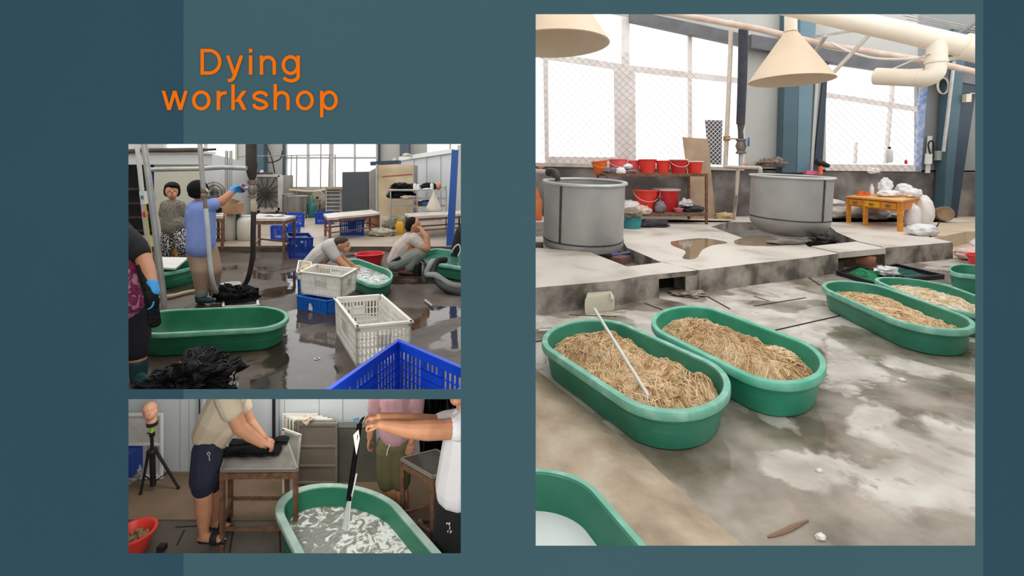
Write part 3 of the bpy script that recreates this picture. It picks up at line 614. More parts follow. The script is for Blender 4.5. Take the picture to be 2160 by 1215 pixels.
# black trays with green netting
netg = M('green_netting', '#2f9a63', '#1f7a4c', scale=20, rough=.6); netd = M('teal_netting', '#2c6f62', '#1f5a4e', scale=20, rough=.6)
def tray(label, q, hgt=.06):
    p = [G(x, y, 0) for x, y in q]; t = thing('black_tray', label, 'tray', sum(p, V())/4); mb = MB()
    for i in range(4):
        a, b = p[i], p[(i+1) % 4]; d = (b-a).normalized(); n = V((-d.y, d.x, 0))*.015; mb.prism([a-n, b-n, b+n, a+n], (0, 0, hgt))
    mb.build('side_wall', black, t, smooth=False); MB().prism(p, (0, 0, .012)).build('base', black, t, smooth=False); return t
tray('black shallow tray holding bright green netting, behind the tubs', [(1766, 580), (1850, 606), (1905, 590), (1808, 569)])
tray('black shallow tray of dark green netting under the white film', [(1832, 578), (1900, 596), (1990, 588), (1890, 564)])
def net(label, q, mat, seed, hgt=.07):
    p = [G(x, y, 0) for x, y in q]; t = thing('netting', label, 'netting', sum(p, V())/4); t['kind'] = 'stuff'
    def fn(u, v):
        a = lerp(lerp(p[0], p[1], u), lerp(p[3], p[2], u), v); e = min(u, 1-u, v, 1-v)*5
        return V((a.x, a.y, .015+hgt*min(1, e)*(.7+.5*NZ.noise(V((u*3+seed, v*6, seed))))))
    MB().grid(fn, 24, 24).build('mesh_sheet', mat, t, ang=180)
    mb = MB(); rnd = random.Random(seed)
    for i in range(60):
        v = rnd.random()*.9+.05; q_ = [fn(.05+.9*k/14, min(.97, max(.03, v+.06*math.sin(k*.5+i))))+V((0, 0, .006)) for k in range(15)]; mb.tube(q_, .004, 4)
    mb.build('cords', mat, t); return t
net('bright green netting heaped in the left black tray', [(1790, 578), (1842, 597), (1860, 585), (1812, 570)], netg, 2)
net('dark green netting spread in the right black tray', [(1842, 577), (1880, 588), (1945, 582), (1885, 567)], netd, 5)
bag('crumpled clear white film on the dark green netting', G(1868, 580, .05), (.13, .1, .07), bagw, 8, 'plastic film', 'plastic_film', .7)
# ---- iron shelf with red buckets
sh = thing('iron_shelf', 'rusty two-tier iron shelf carrying the red buckets', 'shelf', g(1380, 473)); Zf, Zb = 10.96, 12.05; xl, xr = (1279-PX)/F*Zf, (1490-PX)/F*Zf
z1, z2 = 1.46, .545
for nm, zz_ in (('upper_shelf', z1), ('lower_shelf', z2)):
    MB().box((xl, Zf, zz_-.03), (xr, Zb, zz_)).build(nm, M('shelf_board', '#bfae9f', '#98836f', scale=4, rough=.7), sh, smooth=False)
for x in (xl, xr):
    for y in (Zf, Zb): MB().box((x-.025, y-.025, PZ), (x+.025, y+.025, z1-.0)).build('leg', rust, sh, smooth=False)
for zz_ in (z1-.03, z2-.03):
    MB().bar((xl, Zf-.01, zz_), (xr, Zf-.01, zz_), .04, .07).build('front_rail', rust, sh, smooth=False)
    for x in (xl, xr): MB().bar((x, Zf, zz_), (x, Zb, zz_), .04, .06).build('end_rail', rust, sh, smooth=False)
def onshelf(x, Z, z): return V(((x-PX)/F*Z, Z, z+.004))
pink = M('pinkish_red_plastic', '#ec5a5c', '#f0787a', scale=3, rough=.4)
yel = M('yellow_handle', '#e8b64a', rough=.5)
whr = M('white_pail_rim', '#f2d8d4', rough=.4)
GB = 'red buckets on the upper shelf'
for lb, x, Z, r, h, mt, kw in (
    ('orange bucket with a yellow handle, leftmost on the upper shelf', 1267, 11.5, .19, .30, orangep, dict(handle=yel, tilt=(-.12, 0))),
    ('pinkish bucket behind the plastic bags on the upper shelf', 1303, 11.5, .215, .34, pink, dict(handle=whr)),
    ('pale red bucket in the middle behind the white bag, upper shelf', 1336, 11.6, .17, .31, pink, {}),
    ('red bucket just right of the white bag on the upper shelf', 1366, 11.3, .205, .33, red, {}),
    ('red bucket left of the one with a hanging handle, upper shelf', 1399, 11.25, .17, .30, red, {}),
    ('red bucket with a hanging pale handle and white rim on the upper shelf', 1431, 11.2, .205, .33, redd, dict(handle=whr, rimmat=whr)),
    ('red tub bucket rightmost on the upper shelf', 1465, 11.25, .19, .285, red, dict(rimmat=whr))):
    bucket(lb, onshelf(x, Z, z1), r, h, mt, GB, **kw)
bucket('big red bucket with a white rim, left on the lower shelf', onshelf(1362, 11.3, z2), .29, .52, red, 'red buckets on the lower shelf', rimmat=M('pale_red_rim', '#f0695c', rough=.4), handle=whr, taper=.68, hstyle='down')
bucket('big deep red bucket with a white lid, right on the lower shelf', onshelf(1405, 11.45, z2), .31, .52, redd, 'red buckets on the lower shelf', rimmat=whr, lid=whr, taper=.8)
gb = M('grey_plastic_bag', '#8f8790', '#5d575f', scale=7, rough=.35, bump=.5, bscale=16)
bag('dark grey plastic bag before the buckets on the upper shelf', onshelf(1290, 11.1, z1), (.20, .12, .085), M('dark_bag', '#4d474f', '#8d868f', scale=8, rough=.35, bump=.5), 3)
bag('clear crumpled bag hanging over the upper shelf edge', onshelf(1309, 11.02, z1-.03), (.13, .09, .10), bagw, 12)
bag('white bag on top of the grey bag on the upper shelf', onshelf(1325, 11.25, z1+.11), (.11, .09, .07), bagw, 13)
bag('grey flat bag end on the upper shelf', onshelf(1332, 11.1, z1), (.16, .10, .05), gb, 14)
bag('grey translucent bag tied at the neck on the lower shelf', onshelf(1393, 11.05, z2), (.14, .11, .16), gb, 15, knot=(-.01, 0, .37))
bag('black plastic basin bag at the right of the lower shelf', onshelf(1460, 11.3, z2), (.27, .2, .1), M('slate_bag', '#3f454e', '#2f343b', scale=5, rough=.4), 16)
bag('white crumpled bag on the black bag of the lower shelf', onshelf(1447, 11.2, z2+.14), (.14, .12, .1), bagw, 17, amp=.6)
MB().lathe(onshelf(1431, 11.05, z2), [(.06, 0), (.07, .005), (.12, .1), (.125, .105), (.11, .1), (.06, .015), (.001, .012)], 24).build('pink_bowl', M('pink_bowl', '#d9848c', rough=.4), None, 'small pink bowl on the lower shelf beside the lidded bucket', 'bowl')
bag('white sack behind the left vat at the lower shelf end', onshelf(1325, 11.2, z2), (.3, .2, .17), bagw, 18)
bag('pinkish net bag of yarn on the lower shelf edge', onshelf(1352, 11.0, z2-.03), (.24, .16, .12), M('yarn_net_bag', '#c9ab98', '#e5d4c8', scale=16, rough=.6, sharp=.2), 19)
bag('brown bundle of hair above the teal basin', onshelf(1330, 10.55, .46), (.24, .16, .14), M('brown_bundle', '#7a6a5e', '#a2917f', scale=14, rough=.7, stretch=(1, 3, 1)), 20, 'hair bundle', 'hair_bundle')
p = g(1332, 481); MB().lathe(p, [(.17, 0), (.185, .004), (.225, .19), (.245, .195), (.245, .21), (.22, .21), (.175, .02), (.001, .015)], 36).build('teal_basin', teal, None, 'teal plastic basin on the floor beside the left vat', 'basin')
bag('black crumpled cloth on the floor under the shelf', g(1378, 479), (.32, .14, .09), M('black_cloth', '#4b4549', '#37333a', scale=6, rough=.85), 21, 'cloth', 'crumpled_cloth', .5)
# plywood board leaning on the wall
mb = MB(); mb.prism([P(1440, 289, 12.55), P(1494, 293, 12.55), g(1509, 461), g(1462, 461)], (0, .03, 0)); mb.build('plywood_board', ply, None, 'weathered plywood board leaning on the wall behind the shelf', 'board', smooth=False)
# dark vent screen with diamond lattice
t = thing('vent_screen', 'dark vent with white diamond lattice left of the valve pipe', 'vent', P(1505, 348, WZ-.12))
slab('dark_panel', [(1488, 253), (1524, 254), (1522, 348), (1496, 346)], WZ-.1, .04, M('vent_dark', '#63636d', '#575760', scale=3, rough=.6), parent=t, smooth=False)
mb = MB()
for k in range(-10, 6):
    for sg in (1, -1):
        x0 = 1489; y0 = 253; W_, H_ = 34, 94; a = max(0, -k*9.0); b = min(H_, W_-k*9.0)
        if b > a: mb.tube([P(x0+k*9+a, y0+(a if sg > 0 else H_-a), WZ-.12), P(x0+k*9+b, y0+(b if sg > 0 else H_-b), WZ-.12)], .009, 4)
mb.build('lattice', M('white_lattice', '#e6e4e4', rough=.5), t)
# ---- pipes and valve
t = thing('water_pipe', 'cream vertical water pipe rising in front of the middle window', 'pipe', P(1534, 352, 11.9)); wp = M('cream_pipe', '#d9cdbf', '#c4b7a8', scale=6, rough=.5)
MB().tube([P(1542, 42, 11.9), P(1541, 100, 11.9), P(1533, 285, 11.9), P(1530, 352, 11.9)], .055, 12).build('riser', wp, t)
MB().lathe(P(1533, 292, 11.9), [(.07, -.06), (.085, -.05), (.085, .05), (.07, .06)], 14).build('union_joint', M('brass', '#b08c52', rough=.4, metal=.6), t)
MB().tube([P(1290, 12, 11.3), P(1423, 29, 11.3), P(1600, 61, 11.3), P(1742, 95, 11.3), P(1954, 128, 11.3), P(2110, 164, 11.3)], .075, 12).build('overhead_pipe', M('overhead_pipe_paint', '#d9c6b6', '#c6ab9c', scale=3, rough=.5), None, 'long pale overhead pipe running above the windows', 'pipe')
t = thing('steam_pipe', 'black lagged steam pipe with valve and blue handwheel', 'pipe', P(1560, 352, 11.7))
MB().tube([P(1568, 62, 11.7), P(1566, 160, 11.7), P(1562, 262, 11.7)], [.112, .108, .1], 16).build('lagging', M('black_lagging', '#2c2f3a', '#3a3d48', scale=5, rough=.6, bump=.3, bscale=12), t)
MB().tube([P(1563, 262, 11.7), P(1562, 275, 11.7), P(1563, 300, 11.7)], [.09, .06, .07], 12).build('torn_wrap', M('torn_wrap', '#6a615c', '#2a2727', scale=9, rough=.8), t)
MB().lathe(P(1563, 308, 11.7), [(.05, -.2), (.12, -.19), (.12, -.15), (.09, -.12), (.13, 0), (.09, .12), (.12, .13), (.12, .17), (.05, .18)], 18).build('valve_body', M('valve_iron', '#8f8780', '#6f6862', scale=9, rough=.5, metal=.4), t)
MB().tube([P(1563, 318, 11.7), P(1562, 352, 11.7)], .05, 10).build('stem_pipe', galv, t)
MB().tube([P(1534, 292, 11.72), P(1560, 293, 11.7)], .02, 8).build('branch', galv, t)
whl = MB(); c = P(1579, 299, 11.55)
for i in range(24):
    pass
whl.tube([c+V((math.cos(a)*.035, -.0, 0))*0+V((math.sin(.4)*math.cos(a)*.10, math.cos(a)*.06, math.sin(a)*.10)) for a in [2*math.pi*i/24 for i in range(25)]], .016, 8, cap=False)
for i in range(4):
    a = math.pi*i/4; whl.tube([c-V((math.sin(.4)*math.cos(a)*.10, math.cos(a)*.06, math.sin(a)*.10)), c+V((math.sin(.4)*math.cos(a)*.10, math.cos(a)*.06, math.sin(a)*.10))], .008, 6)
whl.build('handwheel', M('blue_wheel', '#3a64a0', rough=.4), t)
MB().tube([P(1566, 300, 11.65), c], .014, 8).build('spindle', galv, t)
t = thing('tap_pipe', 'cream tap pipe bending over the rim of the round bottomed vat', 'pipe', P(1560, 352, 10.4))
MB().tube(spline([P(1530, 352, 11.6), P(1560, 353, 10.8), P(1595, 354, 9.9), P(1603, 355, 9.75), P(1604, 364, 9.75)], 5), .04, 10).build('spout', wp, t)
MB().tube([P(1571, 346, 10.6), P(1571, 353, 10.6)], .014, 8).build('tap_stem', galv, t)
MB().tube([P(1565, 346, 10.6), P(1577, 346, 10.6)], .015, 8).build('tap_handle', pink, t)
MB().tube([P(1557, 356, 11.0), P(1553, 410, 11.0), G(1547, 474, .12)], .04, 10).build('drop_pipe', wp, None, 'thin cream pipe dropping to the floor left of the round bottomed vat', 'pipe')
t = thing('tap_pipe', 'pale tap with a dark elbow reaching over the left vat', 'pipe', P(1140, 366, 8.6))
MB().tube([P(1095, 358, 8.85), P(1138, 362, 8.7), P(1156, 363, 8.6)], .045, 12).build('spout', wp, t)
MB().tube(spline([P(1156, 363, 8.6), P(1168, 364, 8.5), P(1173, 371, 8.45), P(1173, 380, 8.45)], 5), [.075]*16, 12).build('elbow', steeld, t)
MB().tube([P(1141, 352, 8.7), P(1141, 362, 8.7)], .015, 8).build('tap_stem', galv, t)
MB().tube([P(1134, 352, 8.7), P(1148, 352, 8.7)], .016, 8).build('tap_handle', pink, t)
bag('orange sack standing at the left edge behind the left vat', g(1129, 465), (.17, .12, .45), M('orange_cloth', '#d98a4a', '#c4553d', scale=3, rough=.8), 22, 'sack', 'orange_sack')
bag('pale pipe lagging scraps on the sill left of the blue column', P(1630, 352, WZ-.3), (.36, .12, .13), M('brown_litter', '#8f7f74', '#5f5550', scale=10, rough=.9, sharp=.2), 23, 'litter', 'litter_heap', .6)
bag('yellow rag by the wall foot between shelf and vat', g(1527, 461), (.26, .1, .09), M('yellow_rag', '#d3bf8c', '#b39d6c', scale=8, rough=.8), 24, 'rag', 'rag_heap', .5)
# ---- hoods and duct
def hood(label, cpx, y, Z, r, top_r, hgt, neck=None):
    c = P(cpx, y, Z); t = thing('cone_hood', label, 'hood', c)
    MB().lathe(c, [(r, 0), (r+.012, .004), (top_r, hgt), (top_r-.01, hgt), (r-.02, .0), (r, 0)], 48, cap=False).build('cone', hoodm, t, ang=60)
    if neck: MB().lathe(c+V((0, 0, hgt)), [(top_r, -.01), (top_r+.02, 0), (top_r+.005, .02), (top_r+.005, neck)], 24, cap=False).build('neck', pvc, t)
    return t
hood('cream cone hood hanging over the round bottomed vat', 1668, 171, 8.6, .69, .10, .9, .5)
hood('brown cream cone hood cut by the upper left corner', 1168, 95, 6.5, .745, .08, 1.1)
t = thing('air_duct', 'large cream plastic air duct crossing the top right', 'duct', P(1890, 66, 7.5))
da, db = P(1440, -38, 8.6), P(2180, 131, 7.0); MB().tube([da, lerp(da, db, .5), db], .165, 28).build('main_tube', pvc, t)
q = lerp(da, db, .83); MB().tube([q, q+(db-da).normalized()*.3], .20, 28).build('collar', pvc, t)
q = P(1977, 86, 7.35); MB().tube([q, P(1975, 138, 7.35)], .135, 24, cap=False).build('drop_tube', pvc, t)
MB().tube([P(1975, 128, 7.35), P(1975, 133, 7.35)], .15, 24).build('joint_ring', pvc, t)
MB().tube(spline([P(1975, 133, 7.35), P(1972, 152, 7.35), P(1960, 163, 7.4), P(1946, 165, 7.5)], 6), .132, 24).build('elbow', pvc, t)
MB().tube([P(1950, 164, 7.5), P(1949, 164, 7.52), P(1915, 164, 7.7), P(1848, 161, 8.1)], [.15, .15, .14, .145], 24).build('side_tube', pvc, t)
angm = M('angle_iron', '#cfc9c0', '#b9b2a8', scale=5, rough=.6)
MB().bar(P(1752, 160, 8.9), P(1846, 60, 8.4), .08, .05).build('stay_bracket', angm, None, 'pale angle-iron stay slanting from the hood up to the duct', 'bracket', smooth=False)
MB().bar(P(1700, 80, 12.48), P(1850, 58, 8.6), .07, .05).build('stay_bracket', angm, None, 'nearly level angle-iron stay between column and duct', 'bracket', smooth=False)
MB().bar(P(1708, 128, 12.48), P(1742, 75, 9.45), .07, .05).build('stay_bracket', angm, None, 'short angle-iron brace behind the cone hood', 'bracket', smooth=False)
MB().bar(P(1985, 126, 7.9), P(2044, 121, 7.6), .06, .06).build('stay_bracket', angm, None, 'square pale bar under the duct at the right', 'bracket', smooth=False)
MB().tube(spline([P(1752, 90, 9), P(1790, 108, 8.9), P(1840, 122, 8.6), P(1900, 125, 8.2), P(1960, 120, 7.8)], 6), .022, 8).build('white_hose', whitep, None, 'white flexible hose sagging under the duct', 'hose')
MB().tube(spline([P(1845, 153, 8.1), P(1870, 150, 8.0), P(1900, 138, 7.8), P(1962, 112, 7.3)], 5), .012, 6).build('cord', whitep, None, 'thin white cord left of the elbow', 'cord')
for i, (a, b, lb) in enumerate((((1900, 26), (2075, 62), 'uppermost'), ((1905, 33), (2075, 67), 'middle'), ((1912, 40), (2075, 72), 'lowest'))):
    MB().tube([P(a[0], a[1], 9.5), P(b[0], b[1], 8.6)], .011, 6).build('overhead_wire', galv, None, lb+' of three thin wires over the duct at the top right', 'wire', 'overhead wires')
MB().bar(P(2024, 70, 8.6), P(2062, 44, 8.2), .05).build('wire_bracket', galv, None, 'metal bracket carrying the wires in the top right corner', 'bracket')
# ---- right wall fittings
MB().tube([P(2012, 130, 12.3), P(1990, 320, 12.3)], .04, 8).build('conduit', galv, None, 'pale conduit running down beside the right blue column', 'conduit')
mb = MB()
for k in range(3): mb.tube([P(1988+11.5*math.cos(a)+k*1.5, 181+17*math.sin(a), 12.35) for a in [2*math.pi*i/24 for i in range(25)]], .012, 6, cap=False)
mb.build('cable_coil', M('tan_cable', '#b5ad9c', rough=.6), None, 'coil of tan cable hanging beside the right blue column', 'cable')
def boxq(name, label, cat, x0, y0, x1, y1, Z, th, mat, **k): return MB().prism(pxpoly([(x0, y0), (x1, y0), (x1, y1), (x0, y1)], Z), (0, th, 0)).build(name, mat, None, label, cat, smooth=False, **k)
t = thing('switch_box', 'white switch box with a looped black cable right of the right window', 'switch', P(1963, 345, 12.6))
slab('back_strip', [(1958, 287), (1967, 287), (1962, 365), (1953, 365)], 12.7, .03, whitep, parent=t, smooth=False)
slab('cover', [(1957, 324), (1968, 324), (1966, 346), (1955, 346)], 12.6, .08, whitep, parent=t, smooth=False)
MB().tube(spline([P(1962, 325, 12.6), P(1958, 305, 12.6), P(1964, 297, 12.6), P(1969, 305, 12.6), P(1968, 335, 12.6)], 6), .02, 6).build('cable', black, t)
boxq('junction_box', 'grey junction box at the lower end of the conduit', 'box', 1977, 318, 1987, 338, 12.55, .1, M('grey_box', '#a9aba8', rough=.5))
t = thing('floodlight', 'small cream floodlight on the right blue column', 'lamp', P(2043, 216, 12)); slab('lamp_housing', [(2039, 198), (2050, 198), (2049, 215), (2038, 215)], 12.28, .12, M('cream_lamp', '#d6cbb4', rough=.5), parent=t, smooth=False)
MB().bar(P(2046, 197, 12.32), P(2058, 197, 12.5), .03).build('arm', galv, t)
# things at the window sill
t = thing('hanging_bottle', 'grey bottle hanging inside the right window', 'bottle', P(1876, 343, 12.4)); MB().lathe(P(1876, 343, 12.4), [(.001, 0), (.07, .005), (.078, .03), (.078, .3), (.06, .34), (.03, .36)], 20).build('bottle_body', M('grey_bottle', '#c9cacb', rough=.3), t)
MB().lathe(P(1876, 314, 12.4), [(.03, 0), (.035, .005), (.035, .05), (.001, .055)], 12).build('cap', black, t)
bag('small red thing hanging in the right window', P(1911, 346, 12.45), (.035, .03, .07), redd, 31, 'tag', 'red_tag')
bag('crumpled white paper on the sill under the right window', P(1842, 366, 12.5), (.14, .08, .09), bagw, 32, 'paper', 'crumpled_paper', .6)
t = thing('hair_dryer', 'black hair dryer with an orange grip on the sill', 'hair dryer', P(1733, 365, 12.2)); MB().tube([P(1721, 341, 12.2), P(1730, 344, 12.2), P(1748, 350, 12.2)], [.075, .09, .05], 14).build('barrel', black, t)
MB().tube([P(1731, 348, 12.2), P(1731, 368, 12.2)], .05, 10).build('grip', orangep, t)
boxq('pink_box', 'pink box behind the rim of the round bottomed vat', 'box', 1702, 360, 1727, 368, 12.3, .12, M('pink_plastic', '#e0709a', rough=.5))
# ---- desk
dk = thing('desk', 'yellow wooden desk with three drawers on the right of the platform', 'desk', g(1860, 480)); dh = PZ+.60
fl, fr, brr = g(1788, 470), g(1900, 489), g(1937, 473); bl = fl+(brr-fr)
def dz(p, z): return V((p.x, p.y, z))
cen = (fl+brr)/2
tp_ = [cen+(p-cen)*1.06 for p in (fl, fr, brr, bl)]
MB().prism([dz(p, dh) for p in tp_], (0, 0, .035)).build('top', M('pale_wood_top', '#e3a552', '#d3924a', scale=3, rough=.4), dk, smooth=False)
for p in (fl, fr, brr, bl, lerp(fl, fr, .36)):
    q = cen+(p-cen)*.97; MB().box((q.x-.035, q.y-.035, PZ), (q.x+.035, q.y+.035, dh)).build('leg', wood, dk, smooth=False)
ap = M('orange_wood', '#d9822c', '#c97524', scale=3, rough=.45)
MB().prism([dz(p, dh-.19) for p in (fl, fr, brr, bl)], (0, 0, .19)).build('apron', ap, dk, smooth=False)
dn = (fr-fl).normalized(); on = V((dn.y, -dn.x, 0))
yw = M('bright_yellow_drawer', '#e8b32c', '#dda424', scale=3, rough=.45)
for (a, b, mt) in ((.06, .33, wood), (.38, .65, yw), (.69, .94, wood)):
    p, q = lerp(fl, fr, a), lerp(fl, fr, b); d = MB().prism([dz(p, dh-.16), dz(q, dh-.16), dz(q, dh-.03), dz(p, dh-.03)], on*.025).build('drawer', mt, dk, smooth=False)
    m = dz(lerp(p, q, .5), dh-.10)+on*.03; MB().tube([m-dn*.05+V((0, 0, .015)), m-dn*.04+on*.02, m+on*.03-V((0, 0, .01)), m+dn*.04+on*.02, m+dn*.05+V((0, 0, .015))], .014, 6).build('pull', M('bronze', '#6b5a3c', rough=.5, metal=.5), d)
dt = dh+.037
def ond(u, v): return dz(fl+(fr-fl)*u+(bl-fl)*v, dt)
t = thing('water_bottle', 'clear bottle standing on the yellow desk', 'bottle', ond(.18, .75)); MB().lathe(ond(.18, .75), [(.001, 0), (.045, .003), (.048, .02), (.048, .17), (.02, .22), (.02, .24)], 18).build('bottle_body', M('clear_bottle', '#dfe5e6', rough=.15), t); MB().lathe(ond(.18, .75)+V((0, 0, .235)), [(.022, 0), (.024, .005), (.024, .03), (.001, .032)], 12).build('cap', whitep, t)
for u, v, a, b, h, lb in ((.07, .45, .06, .045, .09, 'small orange box at the left on the desk'), (.2, .45, .05, .045, .08, 'small orange box beside the bottle on the desk'), (.16, .3, .13, .02, .03, 'flat orange wooden tray edge on the desk')):
    c = ond(u, v); MB().box((-a, -b, 0), (a, b, h), lambda p, q, r: V((c.x+p, c.y+q, c.z+r))).build('small_box', orangep if h > .05 else ap, None, lb, 'box', 'orange boxes on the desk', smooth=False)
bag('tall white paper sack standing on the desk', ond(.52, .6), (.15, .11, .25), bagw, 41, 'sack', 'white_sack', .35)
bag('white bag lying in front of the tall sack on the desk', ond(.62, .5), (.26, .15, .09), bagw, 42)
bag('round white plastic bag at the right end of the desk', ond(.78, .9), (.2, .15, .17), bagw, 43)
bag('pale bag hanging over the right end of the desk', ond(.98, .75), (.17, .14, .12), bagw, 44)
# sacks round the desk
bag('upright white sack with faint print behind the right end of the desk', g(1955, 474)+V((0, .1, 0)), (.22, .17, .40), M('printed_sack', '#f2efec', '#e4dfda', scale=3, rough=.6), 45, 'sack', 'white_sack', .15)
bag('white sack between the desk legs at the right', g(1925, 478), (.17, .14, .3), bagw, 46, 'sack', 'white_sack', .15)
bag('white plastic bag on the ground before the right desk leg', g(1945, 496), (.27, .2, .13), bagw, 47)
for i, (x, y, a, b, c_, lb) in enumerate(((1765, 462, .45, .3, .2, 'lowest grey sack between vat and desk'), (1752, 440, .35, .25, .14, 'grey sack on top beside the vat'), (1800, 468, .42, .3, .2, 'white sack under the left of the desk'), (1845, 470, .36, .3, .24, 'round white sack under the middle of the desk'), (1885, 470, .34, .3, .18, 'grey sack under the right of the desk'))):
    zz_ = PZ if i != 1 else PZ+.26; p = G(x, y if i != 1 else 462, PZ); p = p+V((0, min(.9, 12.72-b-p.y), 0)); p.x = (x-PX)/F*p.y; p.z = zz_
    bag(lb, p, (a, b, c_), sackw, 50+i, 'sack', 'woven_sack', .3, 'sacks piled behind the desk')
MB().lathe(g(1977, 466)+V((0, -.1, .17)), [(.001, 0), (.17, 0), (.175, .02), (.175, .3), (.16, .32), (.12, .3), (.001, .3)], 24, (-.5, -1, .15)).build('brown_roll', M('brown_paper_roll', '#9c8468', '#836c52', scale=5, rough=.8), None, 'brown paper roll on the ground beside the upright white sack', 'roll')
bag('large white bag spilling off the platform at the right', V((9.05, 8.7, .03)), (.55, .35, .2), bagw, 60)
bag('pinkish plastic bag at the corner of the platform', V((8.0, 8.15, 0)), (.32, .2, .13), M('pink_bag', '#ecccc8', '#d8a9a6', scale=5, rough=.4), 61)
bucket('red bucket at the right edge above the small green tub', V((7.45, 7.5, 0)), .19, .2, red, None, taper=.8)
# small litter on the floor
for x, y, s_, lb in ((1903, 803, .018, 'white pebble in the middle of the wet floor'), (1731, 1136, .016, 'white pebble at the bottom of the wet floor'), (1728, 995, .014, 'pale scrap left of the bright reflection on the floor')):
    MB().blob(G(x, y, 0)+V((0, 0, s_*.4)), (s_*1.3, s_, s_*.8), int(x), .4, 2, 12, 8).build('pebble', whitep, None, lb, 'pebble')
MB().tube(spline([G(1620, 1132, .004), G(1650, 1122, .006), G(1680, 1108, .006), G(1705, 1097, .004)], 4), [.004, .006, .008, .009, .010, .011, .012, .011, .010, .008, .006, .005, .004], 6).build('wet_fibre', M('wet_fibre', '#8a6f58', rough=.6), None, 'brown wet lock of fibre at the bottom of the floor', 'fibre')
MB().tube([G(1137, 697, .02), G(1163, 696, .02)], .012, 6).build('white_peg', whitep, None, 'short white peg on the floor left of the tub with the stick', 'peg')
# ================================================================ figures
def capsule(mb, a, b, r0, r1, flat=None, n=12):
    a, b = V(a), V(b); d = b-a
    if d.length < 1e-5: d = V((0, 0, 1e-4))
    u = d.normalized(); x, y = frame_from(u); loops = []
    for k in range(5): t = math.pi/2*(k+.15)/5.15; loops.append((a-u*(r0*math.cos(t)), r0*math.sin(t)))
    loops.append((a, r0)); loops.append((b, r1))
    for k in range(4, -1, -1): t = math.pi/2*(k+.15)/5.15; loops.append((b+u*(r1*math.cos(t)), r1*math.sin(t)))
    ls = []
    for p, r in loops:
        l = []
        for k in range(n):
            q = x*(math.cos(2*math.pi*k/n)*r)+y*(math.sin(2*math.pi*k/n)*r)
            if flat: q = q-flat[0]*(q.dot(flat[0])*(1-flat[1]))
            l.append(p+q)
        ls.append(l)
    rings(mb, ls)
def ellip(mb, c, rad, rot=None, n=16, m=10):
    c = V(c); ls = []
    for j in range(m+1):
        t = math.pi*min(max(j, .08), m-.08)/m; l = []
        for k in range(n):
            a = 2*math.pi*k/n; q = V((math.sin(t)*math.cos(a)*rad[0], math.sin(t)*math.sin(a)*rad[1], -math.cos(t)*rad[2]))
            l.append(c+(rot @ q if rot else q))
        ls.append(l)
    rings(mb, ls)
def fuse(mb, name, mat, parent, vox=.01, sm=4, **k):
    me = bpy.data.meshes.new('tmp'); me.from_pydata([tuple(p) for p in mb.v], [], mb.f)
    bm = bmesh.new(); bm.from_mesh(me); bmesh.ops.recalc_face_normals(bm, faces=bm.faces); bm.to_mesh(me); bm.free()
    o = bpy.data.objects.new('tmp', me); COL.objects.link(o)
    md = o.modifiers.new('r', 'REMESH'); md.mode = 'VOXEL'; md.voxel_size = vox
    if sm: s_ = o.modifiers.new('s', 'SMOOTH'); s_.iterations = sm; s_.factor = .5
    dg = bpy.context.evaluated_depsgraph_get(); m2 = bpy.data.meshes.new_from_object(o.evaluated_get(dg))
    bpy.data.objects.remove(o); off = origin(parent) if parent is not None else V()
    for v in m2.vertices: v.co -= off
    m2.materials.clear(); m2.materials.append(mat); m2.shade_smooth(); m2.name = name
    r = bpy.data.objects.new(name, m2); COL.objects.link(r); r.parent = parent
    return tag(r, **{q: k.get(q) for q in ('label', 'cat', 'group', 'kind')})
class Fig:
    """joints are given as (x, y, dz): a picture position at the figure's own distance Z plus dz metres; radii in picture pixels"""
    def __init__(s, label, Z, foot_px, zf, vox=.01):
        s.Z = Z; s.vox = vox; s.t = thing('person', label, 'person', V(((foot_px-PX)/F*Z, Z, zf)))
    def J(s, j): return P(j[0], j[1], s.Z+(j[2] if len(j) > 2 else 0))
    def r(s, px): return px*s.Z/F
    def limb(s, mb, pts, flat=None):                 # pts: (x, y, dz, r_px)
        for a, b in zip(pts, pts[1:]): capsule(mb, s.J(a[:3]), s.J(b[:3]), s.r(a[3]), s.r(b[3]), flat)
    def part(s, name, mat, limbs=(), ells=(), vox=None, sm=4, parent=None, flat=None, extra=None):
        mb = MB()
        for l in limbs: s.limb(mb, l, flat)
        for e in ells: ellip(mb, s.J(e[:3]), [s.r(q) for q in e[3:6]], e[6] if len(e) > 6 else None)
        if extra: extra(mb)
        return fuse(mb, name, mat, parent or s.t, vox or s.vox, sm)
    def spot(s, name, mat, x, y, dz, rx, ry, rz): 
        mb = MB(); ellip(mb, s.J((x, y, dz)), (s.r(rx), s.r(ry), s.r(rz))); return mb.build(name, mat, s.t)
